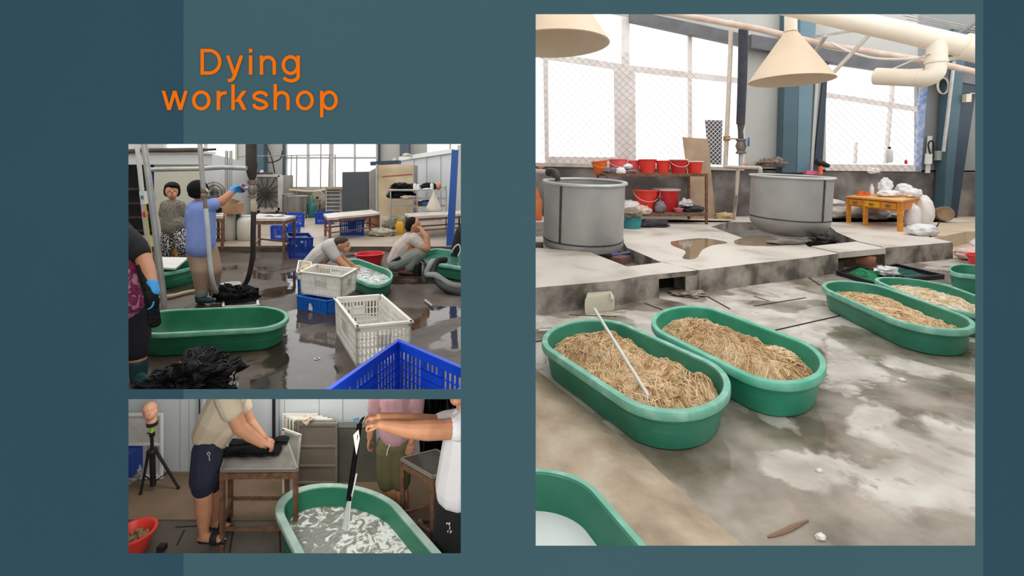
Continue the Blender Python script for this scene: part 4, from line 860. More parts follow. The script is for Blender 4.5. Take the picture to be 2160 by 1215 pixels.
def hand(mb, wrist, d, nrm, size=.18, curl=.9, side=1, spread=.16, thumb=.6):
    """palm, four unequal bent fingers and a thumb that leaves the side of the palm; nrm is the palm's facing"""
    wrist = V(wrist); d = V(d).normalized(); nrm = V(nrm); nrm = (nrm-d*nrm.dot(d)).normalized(); s_ = d.cross(nrm)*side; L = size
    for k in range(4): capsule(mb, wrist+d*L*.06+s_*L*(.07*(k-1.5)), wrist+d*L*.46+s_*L*(.125*(k-1.5)), L*.10, L*.085)
    for k, (ln, w_) in enumerate(((.40, .062), (.46, .064), (.43, .062), (.33, .055))):
        o = wrist+d*L*.48+s_*L*(.125*(1.5-k)); a = curl*.55; dd = d*math.cos(a*.6)+nrm*math.sin(a*.6)+s_*spread*(1.5-k)*.25; p = o; q = None
        for j, fr in enumerate((.45, .32, .24)):
            an = a*(.6+j*1.05); dv = (d*math.cos(an)+nrm*math.sin(an)+s_*spread*(1.5-k)*.25).normalized(); q = p+dv*L*ln*fr
            capsule(mb, p, q, L*w_*(1.1-.12*j), L*w_*(1.0-.12*j)); p = q
    o = wrist+d*L*.14+s_*L*.16; dv = (d*.75+s_*.75+nrm*thumb*.5).normalized(); q = o+dv*L*.24; capsule(mb, o, q, L*.085, L*.07)
    dv = (d*1.0+s_*.2+nrm*thumb).normalized(); r_ = q+dv*L*.19; capsule(mb, q, r_, L*.068, L*.055)
skin = M('skin', '#b98160', '#c48d6c', scale=8, rough=.5, c3='#be8766')
skinl = M('light_skin', '#c9916f', '#bd8363', scale=8, rough=.5, c3='#c48b69')
hairm = M('black_hair', '#0f0d0b', '#1a1613', scale=30, rough=.75, spec=.15, stretch=(1, 1, .3))
cap_h = M('cropped_dark_hair', '#2a231d', '#3d332a', scale=30, rough=.7)
hairk = M('matted_black_hair', '#09090a', '#151518', scale=22, rough=.55, spec=.15, bump=1.0, bscale=45, stretch=(1, .4, 1), wob=1.0)
hairk2 = M('black_hair_lock', '#131316', '#08080a', scale=18, rough=.5, spec=.2)
glove = M('blue_glove', '#2f8fd2', '#3b9bdc', scale=5, rough=.45)
# ================================================================ UPPER LEFT ROOM : dye hall, floor z = -0.2
Z1 = -.2; ZB = -.1; BW = 19.5
def g1(x, y, z=Z1): return G(x, y, z)
wetdark = floor_mat('wet_dark_floor', '#5d5045', '#42372d', '#2c241d', .75, .44, 9, rw=.04, rd=.42, blot=.35, spec=.4)
MB().prism([V((-6.2, 3.73, Z1)), V((-.12, 3.73, Z1)), V((-.5, 10.2, Z1)), V((-14, 10.2, Z1))], (0, 0, -.05)).build('floor', wetdark, kind='structure', label='wet dark brown floor of the upper left hall')
MB().prism([V((-14, 10.2, ZB)), V((-.5, 10.2, ZB)), V((-1.0, BW, ZB)), V((-20, BW, ZB))], (0, 0, -.16)).build('platform_slab', [M('hall_back_floor', '#b9aa9a', '#9a8b7c', scale=1.4, rough=.45, c3='#ab9c8d', sharp=.5)], kind='structure', label='pale raised floor at the back of the hall')
MB().prism([V((-14, 10.17, Z1)), V((-.5, 10.17, Z1)), V((-.5, 10.2, Z1)), V((-14, 10.2, Z1))], (0, 0, .1)).build('floor_step', M('dark_step', '#6a5d52', '#4e443c', scale=3, rough=.6), kind='structure', label='dark step face between wet floor and back floor')
# sloping ledge between the two left openings
MB().prism([P(200, 829.5, 1.02), P(1040, 829.5, 1.02), P(1040, 829.5, 3.75), P(200, 829.5, 3.75)], (0, 0, -.012)).build('ledge', M('ledge_dark', '#3f3a36', '#332e2a', scale=3, rough=.6), kind='structure', label='sloping ledge between upper hall and front wall', smooth=False)
hallp = M('hall_panel', '#b7b7b0', '#a9a9a3', scale=.5, rough=.55)
for i, (pts, lb) in enumerate((([(120, -300), (345, -300), (345, 450), (120, 450)], 'left end of the hall back wall'), ([(500, -300), (600, -300), (600, 450), (500, 450)], 'grey back wall panel behind the round-doored press'), ([(797, -300), (900, -300), (900, 450), (797, 450)], 'grey back wall panel right of the hall window'),
        ([(345, 352), (500, 352), (500, 450), (345, 450)], 'back wall below the left hall window'), ([(600, 398), (797, 398), (797, 450), (600, 450)], 'dark wall strip below the hall window'), ([(900, 330), (1040, 330), (1040, 450), (900, 450)], 'back wall right end'))):
    slab('wall_back', pts, BW, .2, hallp if i != 4 else M('hall_low_wall', '#7a7a70', '#66665d', scale=1.5, rough=.7), kind='structure', label=lb)
MB().prism([V((-.10, 2.25, -2.4)), V((-.085, 2.25, -2.4)), V((-.68, BW+.2, -2.4)), V((-.75, BW+.2, -2.4))], (0, 0, 8)).build('wall_right', part, kind='structure', label='right side wall of the left rooms')
MB().prism([V((-1.0, 1.01, -2.4)), V((-1.05, 1.01, -2.4)), V((-19.2, BW, -2.4)), V((-18.8, BW, -2.4))], (0, 0, 4.6)).build('wall_left', part, kind='structure', label='left side wall of the left rooms')
whf = M('hall_window_frame', '#b9b8b2', '#a8a7a1', scale=2, rough=.6)
def win1(n, polys, pane, label):
    mb = MB()
    for i, p in enumerate(polys): mb.prism(pxpoly(p, BW-.05-.005*i), (0, .12, 0))
    t = mb.build('window_%d' % n, whf, kind='structure', label=label, smooth=False); MB().prism(pxpoly(pane, BW+.06), (0, .008, 0)).build('pane', glass, t)
def R(x0, y0, x1, y1): return [(x0, y0), (x1, y0), (x1, y1), (x0, y1)]
win1(4, [R(600, 331, 797, 335), R(600, 394, 797, 401), R(647, 250, 651, 396), R(694, 250, 702, 398), R(746, 250, 749, 396), R(599, 250, 604, 400), R(793, 250, 797, 400)], R(600, -300, 797, 398), 'bright window in the middle of the hall back wall')
win1(5, [R(430, 300, 434, 352), R(496, 250, 500, 352)], R(345, -300, 500, 352), 'bright strip window above the left cold booth')
win1(6, [R(948, 250, 951, 330)], R(900, -300, 1040, 330), 'bright window above the right booth')
slab('column', R(541, -200, 556, 380), BW-.4, .3, bluec, kind='structure', label='blue steel column behind the round-doored press')
slab('column', R(843, -200, 862, 345), BW-.4, .3, M('slate_column', '#4c5b68', '#566673', scale=1, rough=.5), kind='structure', label='slate column right of the hall window')
slab('trim_4', R(596, -200, 601, 402), BW-.2, .1, navy, kind='structure', label='dark post at the left of the hall window')
slab('trim_5', R(797, -200, 801, 402), BW-.2, .1, navy, kind='structure', label='dark post at the right of the hall window')
thinp = M('thin_pipe', '#8f8a86', '#7c7773', scale=5, rough=.5)
for i, (pts, rr, lb) in enumerate((([(500, 331), (540, 329), (695, 327), (707, 326), (707, 400)], .02, 'thin pipe running level across the hall window and down'), ([(615, 329), (613, 398)], .016, 'thin upright pipe at the left of the hall window'), ([(626, 329), (625, 412)], .02, 'white upright pipe above the bright steel vat'), ([(677, 300), (676, 398)], .02, 'thin upright pipe left of the broad window mullion'), ([(695, 327), (693, 402)], .02, 'thin upright pipe along the broad window mullion'))):
    MB().tube([P(x, y, 17.6) for x, y in pts], rr, 6).build('thin_pipe', thinp, None, lb, 'pipe', 'thin pipes before the hall window')
MB().tube(spline([P(610, 400, 17), P(640, 403, 17), P(670, 403, 17), P(705, 396, 17)], 5), .035, 8).build('pale_hose', M('pale_hose', '#cdb89a', rough=.6), None, 'pale hose sagging below the hall window', 'hose')
for pts, lb in (([(560, 305), (572, 330), (580, 366)], 'black cable slanting from the ceiling to the press'), ([(562, 332), (566, 343), (590, 336), (596, 318)], 'black cable looped left of the hall window')):
    MB().tube(spline([P(x, y, 18.6) for x, y in pts], 6), .025, 6).build('black_cable', black, None, lb, 'cable')
# cold booths
cw_ = M('booth_white', '#d0d2d0', '#c3c6c5', scale=.5, rough=.4)
BZ = 11.5
b_ = thing('cold_booth', 'white panelled cold booth at the left of the hall with a dark doorway', 'booth', g1(370, 501, ZB)+V((0, 0, 0)))
slab('fascia', [(200, 322), (425, 321), (425, 347), (200, 347)], BZ-.1, .4, cw_, parent=b_, smooth=False)
slab('roof_edge', [(200, 320), (428, 319), (428, 324), (200, 325)], BZ-.16, .5, M('roof_edge_white', '#dfe1df', rough=.4), parent=b_, smooth=False)
slab('door_panel', [(325, 347), (425, 347), (425, 502), (325, 502)], BZ, .12, M('cream_door_panel', '#c9c6b4', '#bfbcab', scale=.8, rough=.45), parent=b_, smooth=False)
slab('interior_shade', [(150, 347), (325, 347), (325, 505), (150, 505)], BZ+.5, .05, dark, parent=b_, smooth=False)  # near-black sheet paints the unlit inside of the booth
mb = MB(); a0, a1 = P(425, 321, BZ), P(425, 502, BZ); e0, e1 = P(536, 346, 18.5), P(536, 447, 18.5); mb.prism([a0, e0, e1, a1], (.06, 0, 0)); mb.build('side_wall', M('booth_side', '#bfc2c3', '#b3b6b8', scale=.7, rough=.4), b_, smooth=False)
for x, zz_ in ((440, 12.6), (455, 13.6)):
    k = (1/BZ-1/zz_)/(1/BZ-1/18.5); xx = 425+111*k; MB().tube([P(xx, 321+26*k+3, zz_*.998), P(xx, 502-58*k, zz_*.998)], .012, 6).build('panel_seam', steeld, b_)
for k, y in enumerate((400, 430, 460, 488)):
    MB().bar(P(200, y, BZ+.35), P(318, y-2, BZ+.35), .05).build('rack_bar', steeld, b_, smooth=False)
MB().tube([P(265, 320, 11.3), P(300, 317, 11.3), P(360, 317, 11.3), P(428, 316, 11.3), P(432, 316, 11.3), P(455, 315, 11.3)], [.055, .055, .055, .055, .03, .028], 10).build('lagged_pipe', M('brown_lagging', '#3c342e', '#57493f', scale=5, rough=.8), None, 'dark lagged pipe lying along the roof of the left booth', 'pipe')
for x, lb in ((478, 'left of two grey posts behind the reaching man'), (487, 'right of two grey posts behind the reaching man')):
    MB().tube([P(x, 318, 12.2), P(x, 358+1650/12.2, 12.2)], .04, 8).build('grey_post', galv, None, lb, 'post', 'grey posts beside the left booth')
rb = thing('cold_booth', 'white panelled booth wall at the right of the hall', 'booth', V((-2.6, 14, ZB)))
p0, p1 = P(846, 334, 18.5), P(958, 318, 14.5); f0, f1 = V((p0.x, p0.y, ZB)), V((p1.x, p1.y, ZB))
MB().prism([p0, p1, f1, f0], (.08, .03, 0)).build('side_wall', M('booth_right_white', '#cfd2d4', '#c4c7ca', scale=.6, rough=.4), rb, smooth=False)
MB().prism([p0+V((0, 0, .06)), p1+V((0, 0, .06)), p1-V((0, 0, .07)), p0-V((0, 0, .10))], (-.08, -.05, 0)).build('top_rail', M('roof_edge_white', '#dfe1df', rough=.4), rb, smooth=False)
slab('front_panel', [(965, 306), (1020, 305), (1020, 472), (958, 472)], 14.4, .1, cw_, parent=rb, smooth=False)
for k in (.3, .55, .8):
    q = lerp(p0, p1, k)+V((-.02, -.01, 0)); MB().tube([q, V((q.x, q.y, ZB))], .010, 6).build('panel_seam', galv, rb)
slab('column', [(953, 316), (966, 316), (955, 521), (941, 521)], 10.3, .16, M('royal_blue_post', '#2f5fae', '#28549c', scale=1, rough=.4), kind='structure', label='royal blue post at the right of the hall')
# machines and furniture at the back (floor z = -0.1)
def bk(x, y): return G(x, y, ZB)
t = thing('press_machine', 'grey square pressure chamber with a spoked locking door', 'machine', bk(565, 452)); Zm = 17.5; pg = M('press_grey', '#8e8a84', '#75716b', scale=2.5, rough=.5, metal=.3)
slab('chamber', R(538, 370, 592, 443), Zm, 1.0, pg, parent=t, smooth=False)
slab('door_plate', R(541, 372, 587, 440), Zm-.06, .06, M('press_plate', '#a29d96', '#8a857e', scale=3, rough=.45, metal=.3), parent=t, smooth=False)
for q in (R(538, 368, 590, 373), R(538, 438, 590, 444), R(586, 370, 594, 444), R(537, 370, 541, 444)): slab('door_edge', q, Zm-.14, .12, M('pale_edge', '#cfcac2', '#b9b4ac', scale=4, rough=.5), parent=t, smooth=False)
hub = P(561, 408, Zm-.2); MB().lathe(hub, [(.001, -.05), (.09, -.05), (.11, 0), (.11, .08), (.001, .08)], 18, (0, 1, 0)).build('hub', steeld, t)
for k in range(14):
    a = 2*math.pi*k/14+.15; L_ = min(.40/abs(math.cos(a)+1e-6), .56/abs(math.sin(a)+1e-6)); MB().tube([hub, hub+V((math.cos(a)*L_, .05, math.sin(a)*L_))], .022, 6).build('locking_spoke', steeld, t)
MB().lathe(hub, [(.2, -.015), (.23, 0), (.2, .015), (.18, 0), (.2, -.015)], 24, (0, 1, 0), cap=False).build('hand_wheel', steeld, t)
MB().lathe(P(552, 362, Zm), [(.001, -.03), (.06, -.03), (.06, .03), (.001, .03)], 16, (0, 1, 0)).build('gauge', whitep, t)
for x in (545, 585): MB().tube([P(x, 443, Zm+.1), V((P(x, 443, Zm+.1).x, Zm+.1, ZB))], .05, 8).build('foot', steeld, t)
MB().tube([P(538, 366, Zm), P(575, 366, Zm)], .05, 8).build('top_pipe', steeld, t)
bs = M('bright_steel', '#a7a09a', '#8d8680', scale=1.5, rough=.28, metal=.7)
for (x0, x1, y0, y1, Zt, lb) in ((596, 622, 410, 450, 17.2, 'plain steel vat half hidden beside the press'), (606, 650, 414, 449, 16.2, 'shiny low steel vat below the hall window')):
    r = (x1-x0)/2/F*Zt*.94; c = P((x0+x1)/2, y1, Zt); c.z = ZB+.12; h = P(0, y0, Zt).z-c.z; v = thing('steel_vat', lb, 'tank', V((c.x, c.y, ZB)))
    MB().lathe(c, [(.001, 0), (r, 0), (r, h), (r+.02, h+.01), (r, h+.02), (r-.02, h), (r-.02, .1), (.001, .1)], 36).build('vessel', bs, v)
    for k in range(3): a = 2*math.pi*k/3+.5; q = c+V((math.cos(a)*r*.8, math.sin(a)*r*.8, 0)); MB().tube([q, V((q.x, q.y, ZB))], .03, 8).build('leg', steeld, v)
t = thing('gas_cylinder', 'teal gas cylinder beside the shiny steel vat', 'cylinder', bk(659, 459)); c = bk(659, 459); tl = M('teal_paint', '#2e6e70', '#286264', scale=4, rough=.45)
MB().lathe(c, [(.001, 0), (.14, 0), (.15, .03), (.15, .38), (.12, .46), (.05, .5), (.001, .5)], 24).build('shell', tl, t); MB().lathe(c+V((-.04, 0, .5)), [(.001, 0), (.055, 0), (.055, .2), (.04, .24), (.001, .25)], 16).build('cap', M('green_cap', '#3c8f78', rough=.5), t)
def fan(label, cx, cy, r, Z, mat, zf):
    c = P(cx, cy, Z); t = thing('fan', label, 'fan', V((c.x, c.y, zf))); R_ = r/F*Z; mb = MB()
    for k in range(3): q = R_*(1, .72, .4)[k]; mb.lathe(c, [(q-.012, -.012), (q, -.018), (q+.012, 0), (q, .018), (q-.012, 0)], 32, (0, 1, 0), cap=False)
    for k in range(28): a = 2*math.pi*k/28; mb.tube([c+V((math.cos(a)*.05, -.07, math.sin(a)*.05)), c+V((math.cos(a)*R_*.6, -.07, math.sin(a)*R_*.6)), c+V((math.cos(a)*R_, 0, math.sin(a)*R_))], .005, 4)
    mb.build('guard', mat, t)
    mb = MB()
    for k in range(3):
        a = 2*math.pi*k/3; d = V((math.cos(a), 0, math.sin(a))); n = V((-math.sin(a), 0, math.cos(a))); mb.hexa([c+d*.05-n*.03, c+d*R_*.85-n*.12, c+d*R_*.85-n*.12+V((0, .01, 0)), c+d*.05-n*.03+V((0, .01, 0)), c+d*.05+n*.03+V((0, .03, 0)), c+d*R_*.85+n*.12+V((0, .05, 0)), c+d*R_*.85+n*.12+V((0, .06, 0)), c+d*.05+n*.03+V((0, .04, 0))])
    mb.build('blades', M('fan_blade', '#c3b8a5', '#b1a693', rough=.5), t, smooth=False)
    MB().lathe(c, [(.001, -.05), (.07, -.04), (.07, .2), (.001, .22)], 16, (0, 1, 0)).build('motor', steeld, t); MB().tube([c+V((0, .15, 0)), V((c.x, c.y+.15, zf))], .03, 8).build('stand', steeld, t)
    MB().lathe(V((c.x, c.y+.15, zf)), [(.001, 0), (.22, 0), (.22, .02), (.04, .05), (.001, .05)], 20).build('base', steeld, t)
fan('round cage fan under the hall window, beside the slatted frame', 671, 417, 14, 16.6, M('fan_cage', '#cabda8', '#b5a893', rough=.5), ZB)
fan('big wire cage fan standing behind the reaching man', 452, 407, 23, 10.9, M('wire_cage', '#6b6864', '#7d7a75', rough=.5, metal=.3), ZB)
bag('dark junk below the round cage fan', bk(681, 462), (.2, .2, .22), rag, 71, 'junk', 'junk_heap', .6)
t = thing('drying_rack', 'grey slatted drying frame left of the dark panel', 'rack', bk(703, 462)); zr = 15.6
for x in (688, 718): slab('upright', R(x-1.5, 398, x+1.5, 464), zr, .05, galv, parent=t, smooth=False)
slab('back_sheet', R(688, 400, 719, 448), zr+.06, .02, M('grey_sheet', '#8f8c86', '#7b7872', scale=2, rough=.5), parent=t, smooth=False)
for y in (404, 412, 420, 428, 436, 444): slab('slat', R(688, y-1.6, 719, y+1), zr-.02, .04, galv, parent=t, smooth=False)
slab('tray', R(686, 395, 722, 400), zr-.1, .3, M('tan_tray', '#a98f72', '#967c60', rough=.6), parent=t, smooth=False)
slab('dark_partition', [(722, 363), (777, 362), (776, 358+1650/15.1), (722, 358+1650/15.1)], 15.1, .08, M('dark_panel_grey', '#4c5153', '#454a4c', scale=.8, rough=.5), label='tall dark grey panel standing right of the hall window', cat='panel', smooth=False)
t = thing('steel_cabinet', 'dented golden steel cabinet with a red stripe', 'cabinet', bk(835, 462)); gold = M('dented_steel', '#e0cdae', '#bda98a', scale=1.3, rough=.25, metal=.35, bump=.5, bscale=2.5)
slab('front_sheet', [(796, 348), (872, 347), (871, 358+1650/15.0), (796, 358+1650/15.0)], 15.0, .08, gold, parent=t, smooth=False)
slab('body', [(778, 362), (797, 352), (872, 349), (872, 466), (797, 466), (778, 464)], 15.09, .7, M('cabinet_side', '#a39e9b', '#8d8886', scale=1.5, rough=.3, metal=.5), parent=t, smooth=False)
slab('red_stripe', [(806, 371.5), (870, 366.5), (870, 368.5), (806, 373.5)], 14.98, .02, M('stripe_red', '#a83a30', rough=.5), parent=t, smooth=False)
slab('edge_post', R(792.5, 346, 796, 462), 14.95, .06, galv, parent=t, smooth=False)
slab('top_channel', [(781, 341), (840, 338), (840, 345), (781, 349)], 15.2, .4, navy, parent=t, smooth=False)
MB().lathe(P(833, 345, 15.3), [(.001, 0), (.075, 0), (.075, .14), (.05, .17), (.001, .18)], 16).build('vent_cap', galv, t)
bag('pale rolled bag on the right booth roof', P(858, 330, 17.2), (.16, .12, .07), M('olive_bag', '#c5c6a8', rough=.6), 72)
# rack with hair and bottles
t = thing('hair_rack', 'metal rack loaded with black hair before the steel cabinet', 'rack', bk(885, 480)); zk = 12.6
def rk(x, z, dz=0): return V(((x-PX)/F*(zk+dz), zk+dz, z))
za, zb_ = P(0, 403, zk).z, P(0, 421, zk).z
for nm, zz_ in (('upper_shelf', za), ('middle_shelf', zb_), ('lower_shelf', P(0, 437, zk).z)): MB().prism([rk(822, zz_), rk(943, zz_), rk(943, zz_, .6), rk(822, zz_, .6)], (0, 0, .025)).build(nm, galv, t, smooth=False)
for x, d in ((824, 0), (880, 0), (941, 0), (824, .6), (941, .6)): q = rk(x, ZB, d); MB().tube([q, V((q.x, q.y, za+.02))], .02, 8).build('leg', galv, t)
for x, zz_, rad, sd, lb in ((849, za+.02, (.30, .25, .11), 81, 'black hair heap on the upper shelf of the metal rack'), (846, zb_+.03, (.37, .25, .13), 82, 'black hair heap on the middle shelf of the metal rack')):
    o = thing('hair_heap', lb, 'hair', rk(x, zz_, .25)); o['kind'] = 'stuff'; MB().blob(rk(x, zz_, .25)+V((0, 0, rad[2]*.7)), rad, sd, .5, 3, 28, 16, flat=.7).build('matted_mass', hairk, o, ang=80)
t2 = thing('white_tray', 'white tray edge under the black hair of the rack', 'tray', rk(850, za+.0, .0)); MB().box((0, 0, 0), (1, 1, 1), lambda u, v, w_: rk(824+58*u, za+.028+.02*w_, -.02+.5*v)).build('tray_body', whitep, t2, smooth=False)
for x, h, lb in ((875, .20, 'white bottle standing on the metal rack, left of its twin'), (882, .185, 'white bottle standing on the metal rack, right of its twin'), (911, .21, 'small white spray bottle before the mannequin head on the rack')):
    q = rk(x, za+.026, .1); v = thing('white_bottle', lb, 'bottle', q); MB().lathe(q, [(.001, 0), (.045, 0), (.047, .02), (.047, h*.7), (.02, h*.85), (.018, h*.9), (.001, h*.9)], 16).build('bottle_body', whitep, v); MB().lathe(q+V((0, 0, h*.88)), [(.022, 0), (.022, h*.16), (.001, h*.16)], 12).build('cap', galv, v)
t2 = thing('mannequin_head', 'mannequin head with black wig lying on the metal rack', 'mannequin head', rk(910, za+.03, .3))
mb = MB(); ellip(mb, rk(925, za+.12, .3), (.085, .08, .10)); mb.build('face', M('mannequin_orange', '#d09468', '#c58a5f', rough=.5), t2)
MB().blob(rk(905, za+.11, .3), (.23, .15, .10), 83, .3, 3, 26, 14, flat=.8).build('wig', hairk, t2, ang=80)
bag('white folded cloth in front of the mannequin head on the rack', rk(902, za+.026, .1), (.14, .08, .03), bagw, 84, 'cloth', 'folded_cloth')
MB().lathe(rk(937, za+.026, .2), [(.001, 0), (.06, 0), (.06, .1), (.04, .12), (.001, .12)], 14).build('clear_jar', M('pale_teal_jar', '#9fb8b4', rough=.3), None, 'pale teal jar at the right end of the metal rack', 'jar')
t2 = thing('plastic_bag', 'white translucent bag of pale fibre hanging from the metal rack', 'bag', rk(916, ZB, -.06)); q = rk(915, za, -.06)
rings(mb := MB(), [[V((q.x+math.cos(2*math.pi*j/16)*rr*(1+.15*(j % 2)), q.y+math.sin(2*math.pi*j/16)*rr*.6, q.z-d)) for j in range(16)] for rr, d in ((.012, -.02), (.02, .04), (.07, .16), (.13, .3), (.18, .42), (.20, .50), (.16, .56), (.05, .58))]); mb.build('bag_film', M('cloudy_film', '#d4d1c8', '#c9b9a0', scale=5, rough=.4), t2, ang=60)
bag('white fibre lumps on the middle shelf of the metal rack', rk(862, zb_+.026, .05), (.20, .1, .05), M('lumpy_white', '#d9d2c4', '#a99f8f', scale=14, rough=.7), 85, 'fibre', 'fibre_lump', .5)
bag('blue cloth bundle on the lower shelf of the metal rack', rk(900, P(0, 437, zk).z+.026, .2), (.16, .14, .09), M('blue_cloth', '#3f6fa0', '#36608c', rough=.7), 86, 'cloth', 'cloth_bundle')
bag('red cloth bundle on the lower shelf of the metal rack', rk(884, P(0, 437, zk).z+.026, .2), (.10, .14, .07), M('red_cloth', '#8e3b35', '#7a302b', rough=.7), 87, 'cloth', 'cloth_bundle')
bag('pale printed sack under the metal rack', bk(862, 480), (.24, .2, .26), M('pale_printed_sack', '#aeb0a8', '#8a8f86', scale=16, rough=.7, sharp=.2), 88, 'sack', 'woven_sack')
# tables
tt_ = M('pale_table_top', '#d8d2cb', '#bdb3a9', scale=3, rough=.4)
def table(label, quad, zt, zf, mat_top=tt_, th=.05, rail=.3, name='work_table', legs=None):
    p = [G(x, y, zt) for x, y in quad]; c = sum(p, V())/4; t = thing(name, label, 'table', V((c.x, c.y, zf)))
    MB().prism([q+V((0, 0, 0)) for q in p], (0, 0, -th)).build('table_top', mat_top, t, smooth=False); ins = [c+(q-c)*.93 for q in p]
    for q in ins: MB().box((q.x-.022, q.y-.022, zf), (q.x+.022, q.y+.022, zt-th)).build('leg', rust, t, smooth=False)
    for i in range(4):
        a, b = ins[i], ins[(i+1) % 4]; MB().bar(V((a.x, a.y, zt-th-.04)), V((b.x, b.y, zt-th-.04)), .035, .05).build('top_rail', rust, t, smooth=False)
        MB().bar(V((a.x, a.y, zf+rail)), V((b.x, b.y, zf+rail)), .03).build('stretcher', rust, t, smooth=False)
    return t
table('pale topped rusty table left of the blue crates, before the press', [(533, 461), (601, 461), (624, 455), (545, 450)], .60, Z1, rail=.25)
table('pale topped rusty table in the middle of the hall', [(692, 460), (803, 449), (783, 442), (682, 451)], .45, ZB+.0, rail=.2)
table('pale topped rusty table at the right of the hall', [(865, 457), (985, 450), (972, 444), (853, 450)], .45, ZB, rail=.2)
bag('white gloves lying on the left table', G(580, 456, .6), (.18, .1, .025), bagw, 90, 'gloves', 'work_gloves', .6)
c = G(566, 466, .52); MB().box((0, 0, 0), (1, 1, 1), lambda u, v, w_: V((c.x-.28+.5*u, c.y+.05+.4*v, .44+.04*w_))).build('white_board', whitep, None, 'white board stored on the rail under the left table top', 'board', smooth=False)
# barrels, boxes
def barrel(label, x, y, zf, r, h, mat, name='plastic_barrel'):
    p = G(x, y, zf); v = thing(name, label, 'barrel', p); MB().lathe(p, [(.001, 0), (r*.85, 0), (r*.95, .03), (r, h*.3), (r, h*.8), (r*.9, h*.92), (r*.7, h), (.001, h)], 28).build('shell', mat, v)
    MB().lathe(p+V((0, 0, h-.01)), [(r*.62, 0), (r*.66, .01), (r*.66, .05), (.001, .055)], 24).build('lid', mat, v); return v
milky = M('milky_plastic', '#d4d0c4', '#c3beb0', scale=2, rough=.4)
barrel('milky white barrel right behind the blue-shirted man', 483, 506, ZB, .17, .62, milky)
barrel('wide milky white barrel behind the black hose', 522, 506, ZB, .22, .54, milky)
barrel('teal drum between the two milky barrels', 503, 505, ZB, .08, .6, tl)
t = thing('cardboard_box', 'opened brown cardboard box before the wire fan', 'box', P(490, 451, 11.0)); cb = M('cardboard', '#b08a66', '#9b7755', scale=3, rough=.8)
q = P(491, 450.5, 11.0); MB().box((q.x-.18, q.y-.15, q.z), (q.x+.18, q.y+.15, q.z+.24)).build('carton', cb, t, smooth=False)
MB().prism([V((q.x-.02, q.y-.15, q.z+.24)), V((q.x+.18, q.y-.15, q.z+.24)), V((q.x+.30, q.y-.2, q.z+.30)), V((q.x+.1, q.y-.2, q.z+.36))], (0, .01, 0)).build('flap', cb, t, smooth=False)
table('narrow stand with black things behind the blue-shirted man', [(440, 456), (470, 456), (472, 449), (443, 449)], P(0, 452, 10.4).z, ZB, name='work_stand')
bag('black hair tuft on the narrow stand', P(457, 449, 10.4), (.09, .08, .08), hairk, 91, 'hair', 'hair_tuft', .5)
t = thing('plastic_stool', 'low yellow plastic stool behind the woman with floral trousers', 'stool', g1(369, 540)); ys = M('yellow_plastic', '#d9a530', '#cf9a28', scale=3, rough=.45)
q = g1(369, 538); MB().box((q.x-.10, q.y-.1, Z1+.2), (q.x+.10, q.y+.1, Z1+.27)).build('seat', ys, t)
for a, b in ((-1, -1), (1, -1), (1, 1), (-1, 1)): MB().bar((q.x+a*.1, q.y+b*.1, Z1), (q.x+a*.075, q.y+b*.075, Z1+.2), .03).build('leg', ys, t, smooth=False)
t = thing('jerrycan', 'yellow jerrycan behind the crouching man with his hand at his face', 'jerrycan', bk(844, 494)); q = bk(844, 494)
ls = [[q+V((a*k, b*k, z)) for a, b in ((-.10, -.08), (.10, -.08), (.10, .08), (-.10, .08))] for z, k in ((0, .9), (.02, 1), (.26, 1), (.31, .75), (.335, .5))]; rings(mb := MB(), ls); mb.build('can_body', ys, t); MB().tube([q+V((-.06, 0, .32)), q+V((-.05, 0, .37)), q+V((.03, 0, .37)), q+V((.04, 0, .33))], .014, 8).build('grip', ys, t)
wov = M('greenish_woven_sack', '#b5b09a', '#8f8b78', scale=16, rough=.8, sharp=.25, bump=.3)
bag('greenish woven sack standing under the middle table right end', bk(826, 482), (.27, .2, .22), wov, 92, 'sack', 'woven_sack'); bag('flat greenish woven sack lying left of the yellow jerrycan', bk(805, 497), (.34, .22, .11), wov, 93, 'sack', 'woven_sack', .35)
t = thing('brown_box', 'brown carton under the right end of the middle table', 'box', bk(782, 478)); q = bk(782, 478); MB().box((q.x-.14, q.y, ZB), (q.x+.12, q.y+.3, ZB+.3)).build('carton', M('brown_carton', '#94674b', '#845a40', rough=.8), t, smooth=False)
# ---- blue crates
def crate_front(label, x0, y0, x1, y1, zf, mat, back=6, shift=0, group='blue crates about the hall', **k):
    a = G(x0, y1, zf); b = G(x1, y1, zf); Z = a.y; H = (y1-y0)*Z/F; zt = zf+H; k_ = F*(CZ-zt)/(y0-back-PY)
    A, B = P(x0, y0, Z), P(x1, y0, Z); Cc = P(x1+shift-2, y0-back, k_); Dd = P(x0+shift+2, y0-back, k_); tp = [A, B, Cc, Dd]; m = sum(tp, V())/4
    return crate(label, [V((m.x+(p.x-m.x)*.95, m.y+(p.y-m.y)*.95, zf)) for p in tp], tp, mat, group=group, **k)
crate_front('blue crate pushed against the shiny steel vat', 605, 450, 643, 479, ZB, bluep, 2, nx=9, ny=6)
crate_front('blue crate before the slatted drying frame', 664, 449, 705, 473, ZB, bluep, 2, 2, nx=9, ny=6)
crate_front('blue crate under the middle table', 716, 463, 769, 497, ZB, bluep, 3, -2, nx=10, ny=6)
crate_front('blue crate under the left table', 570, 478, 607, 508, ZB, bluep, 3, nx=9, ny=6)
crate_front('blue crate behind the tall dark blue one', 606, 473, 633, 498, ZB, bluep, 3, 3, nx=8, ny=6)
crate_front('tall dark blue crate standing on the wet floor in the middle', 609, 501, 661, 545, Z1, M('dark_blue_plastic', '#173a95', '#1b419f', scale=4, rough=.38), 10, -7, nx=12, ny=8, nz=4)
lb_ = M('bright_blue_plastic', '#1766c4', '#1d6fcd', scale=4, rough=.38)
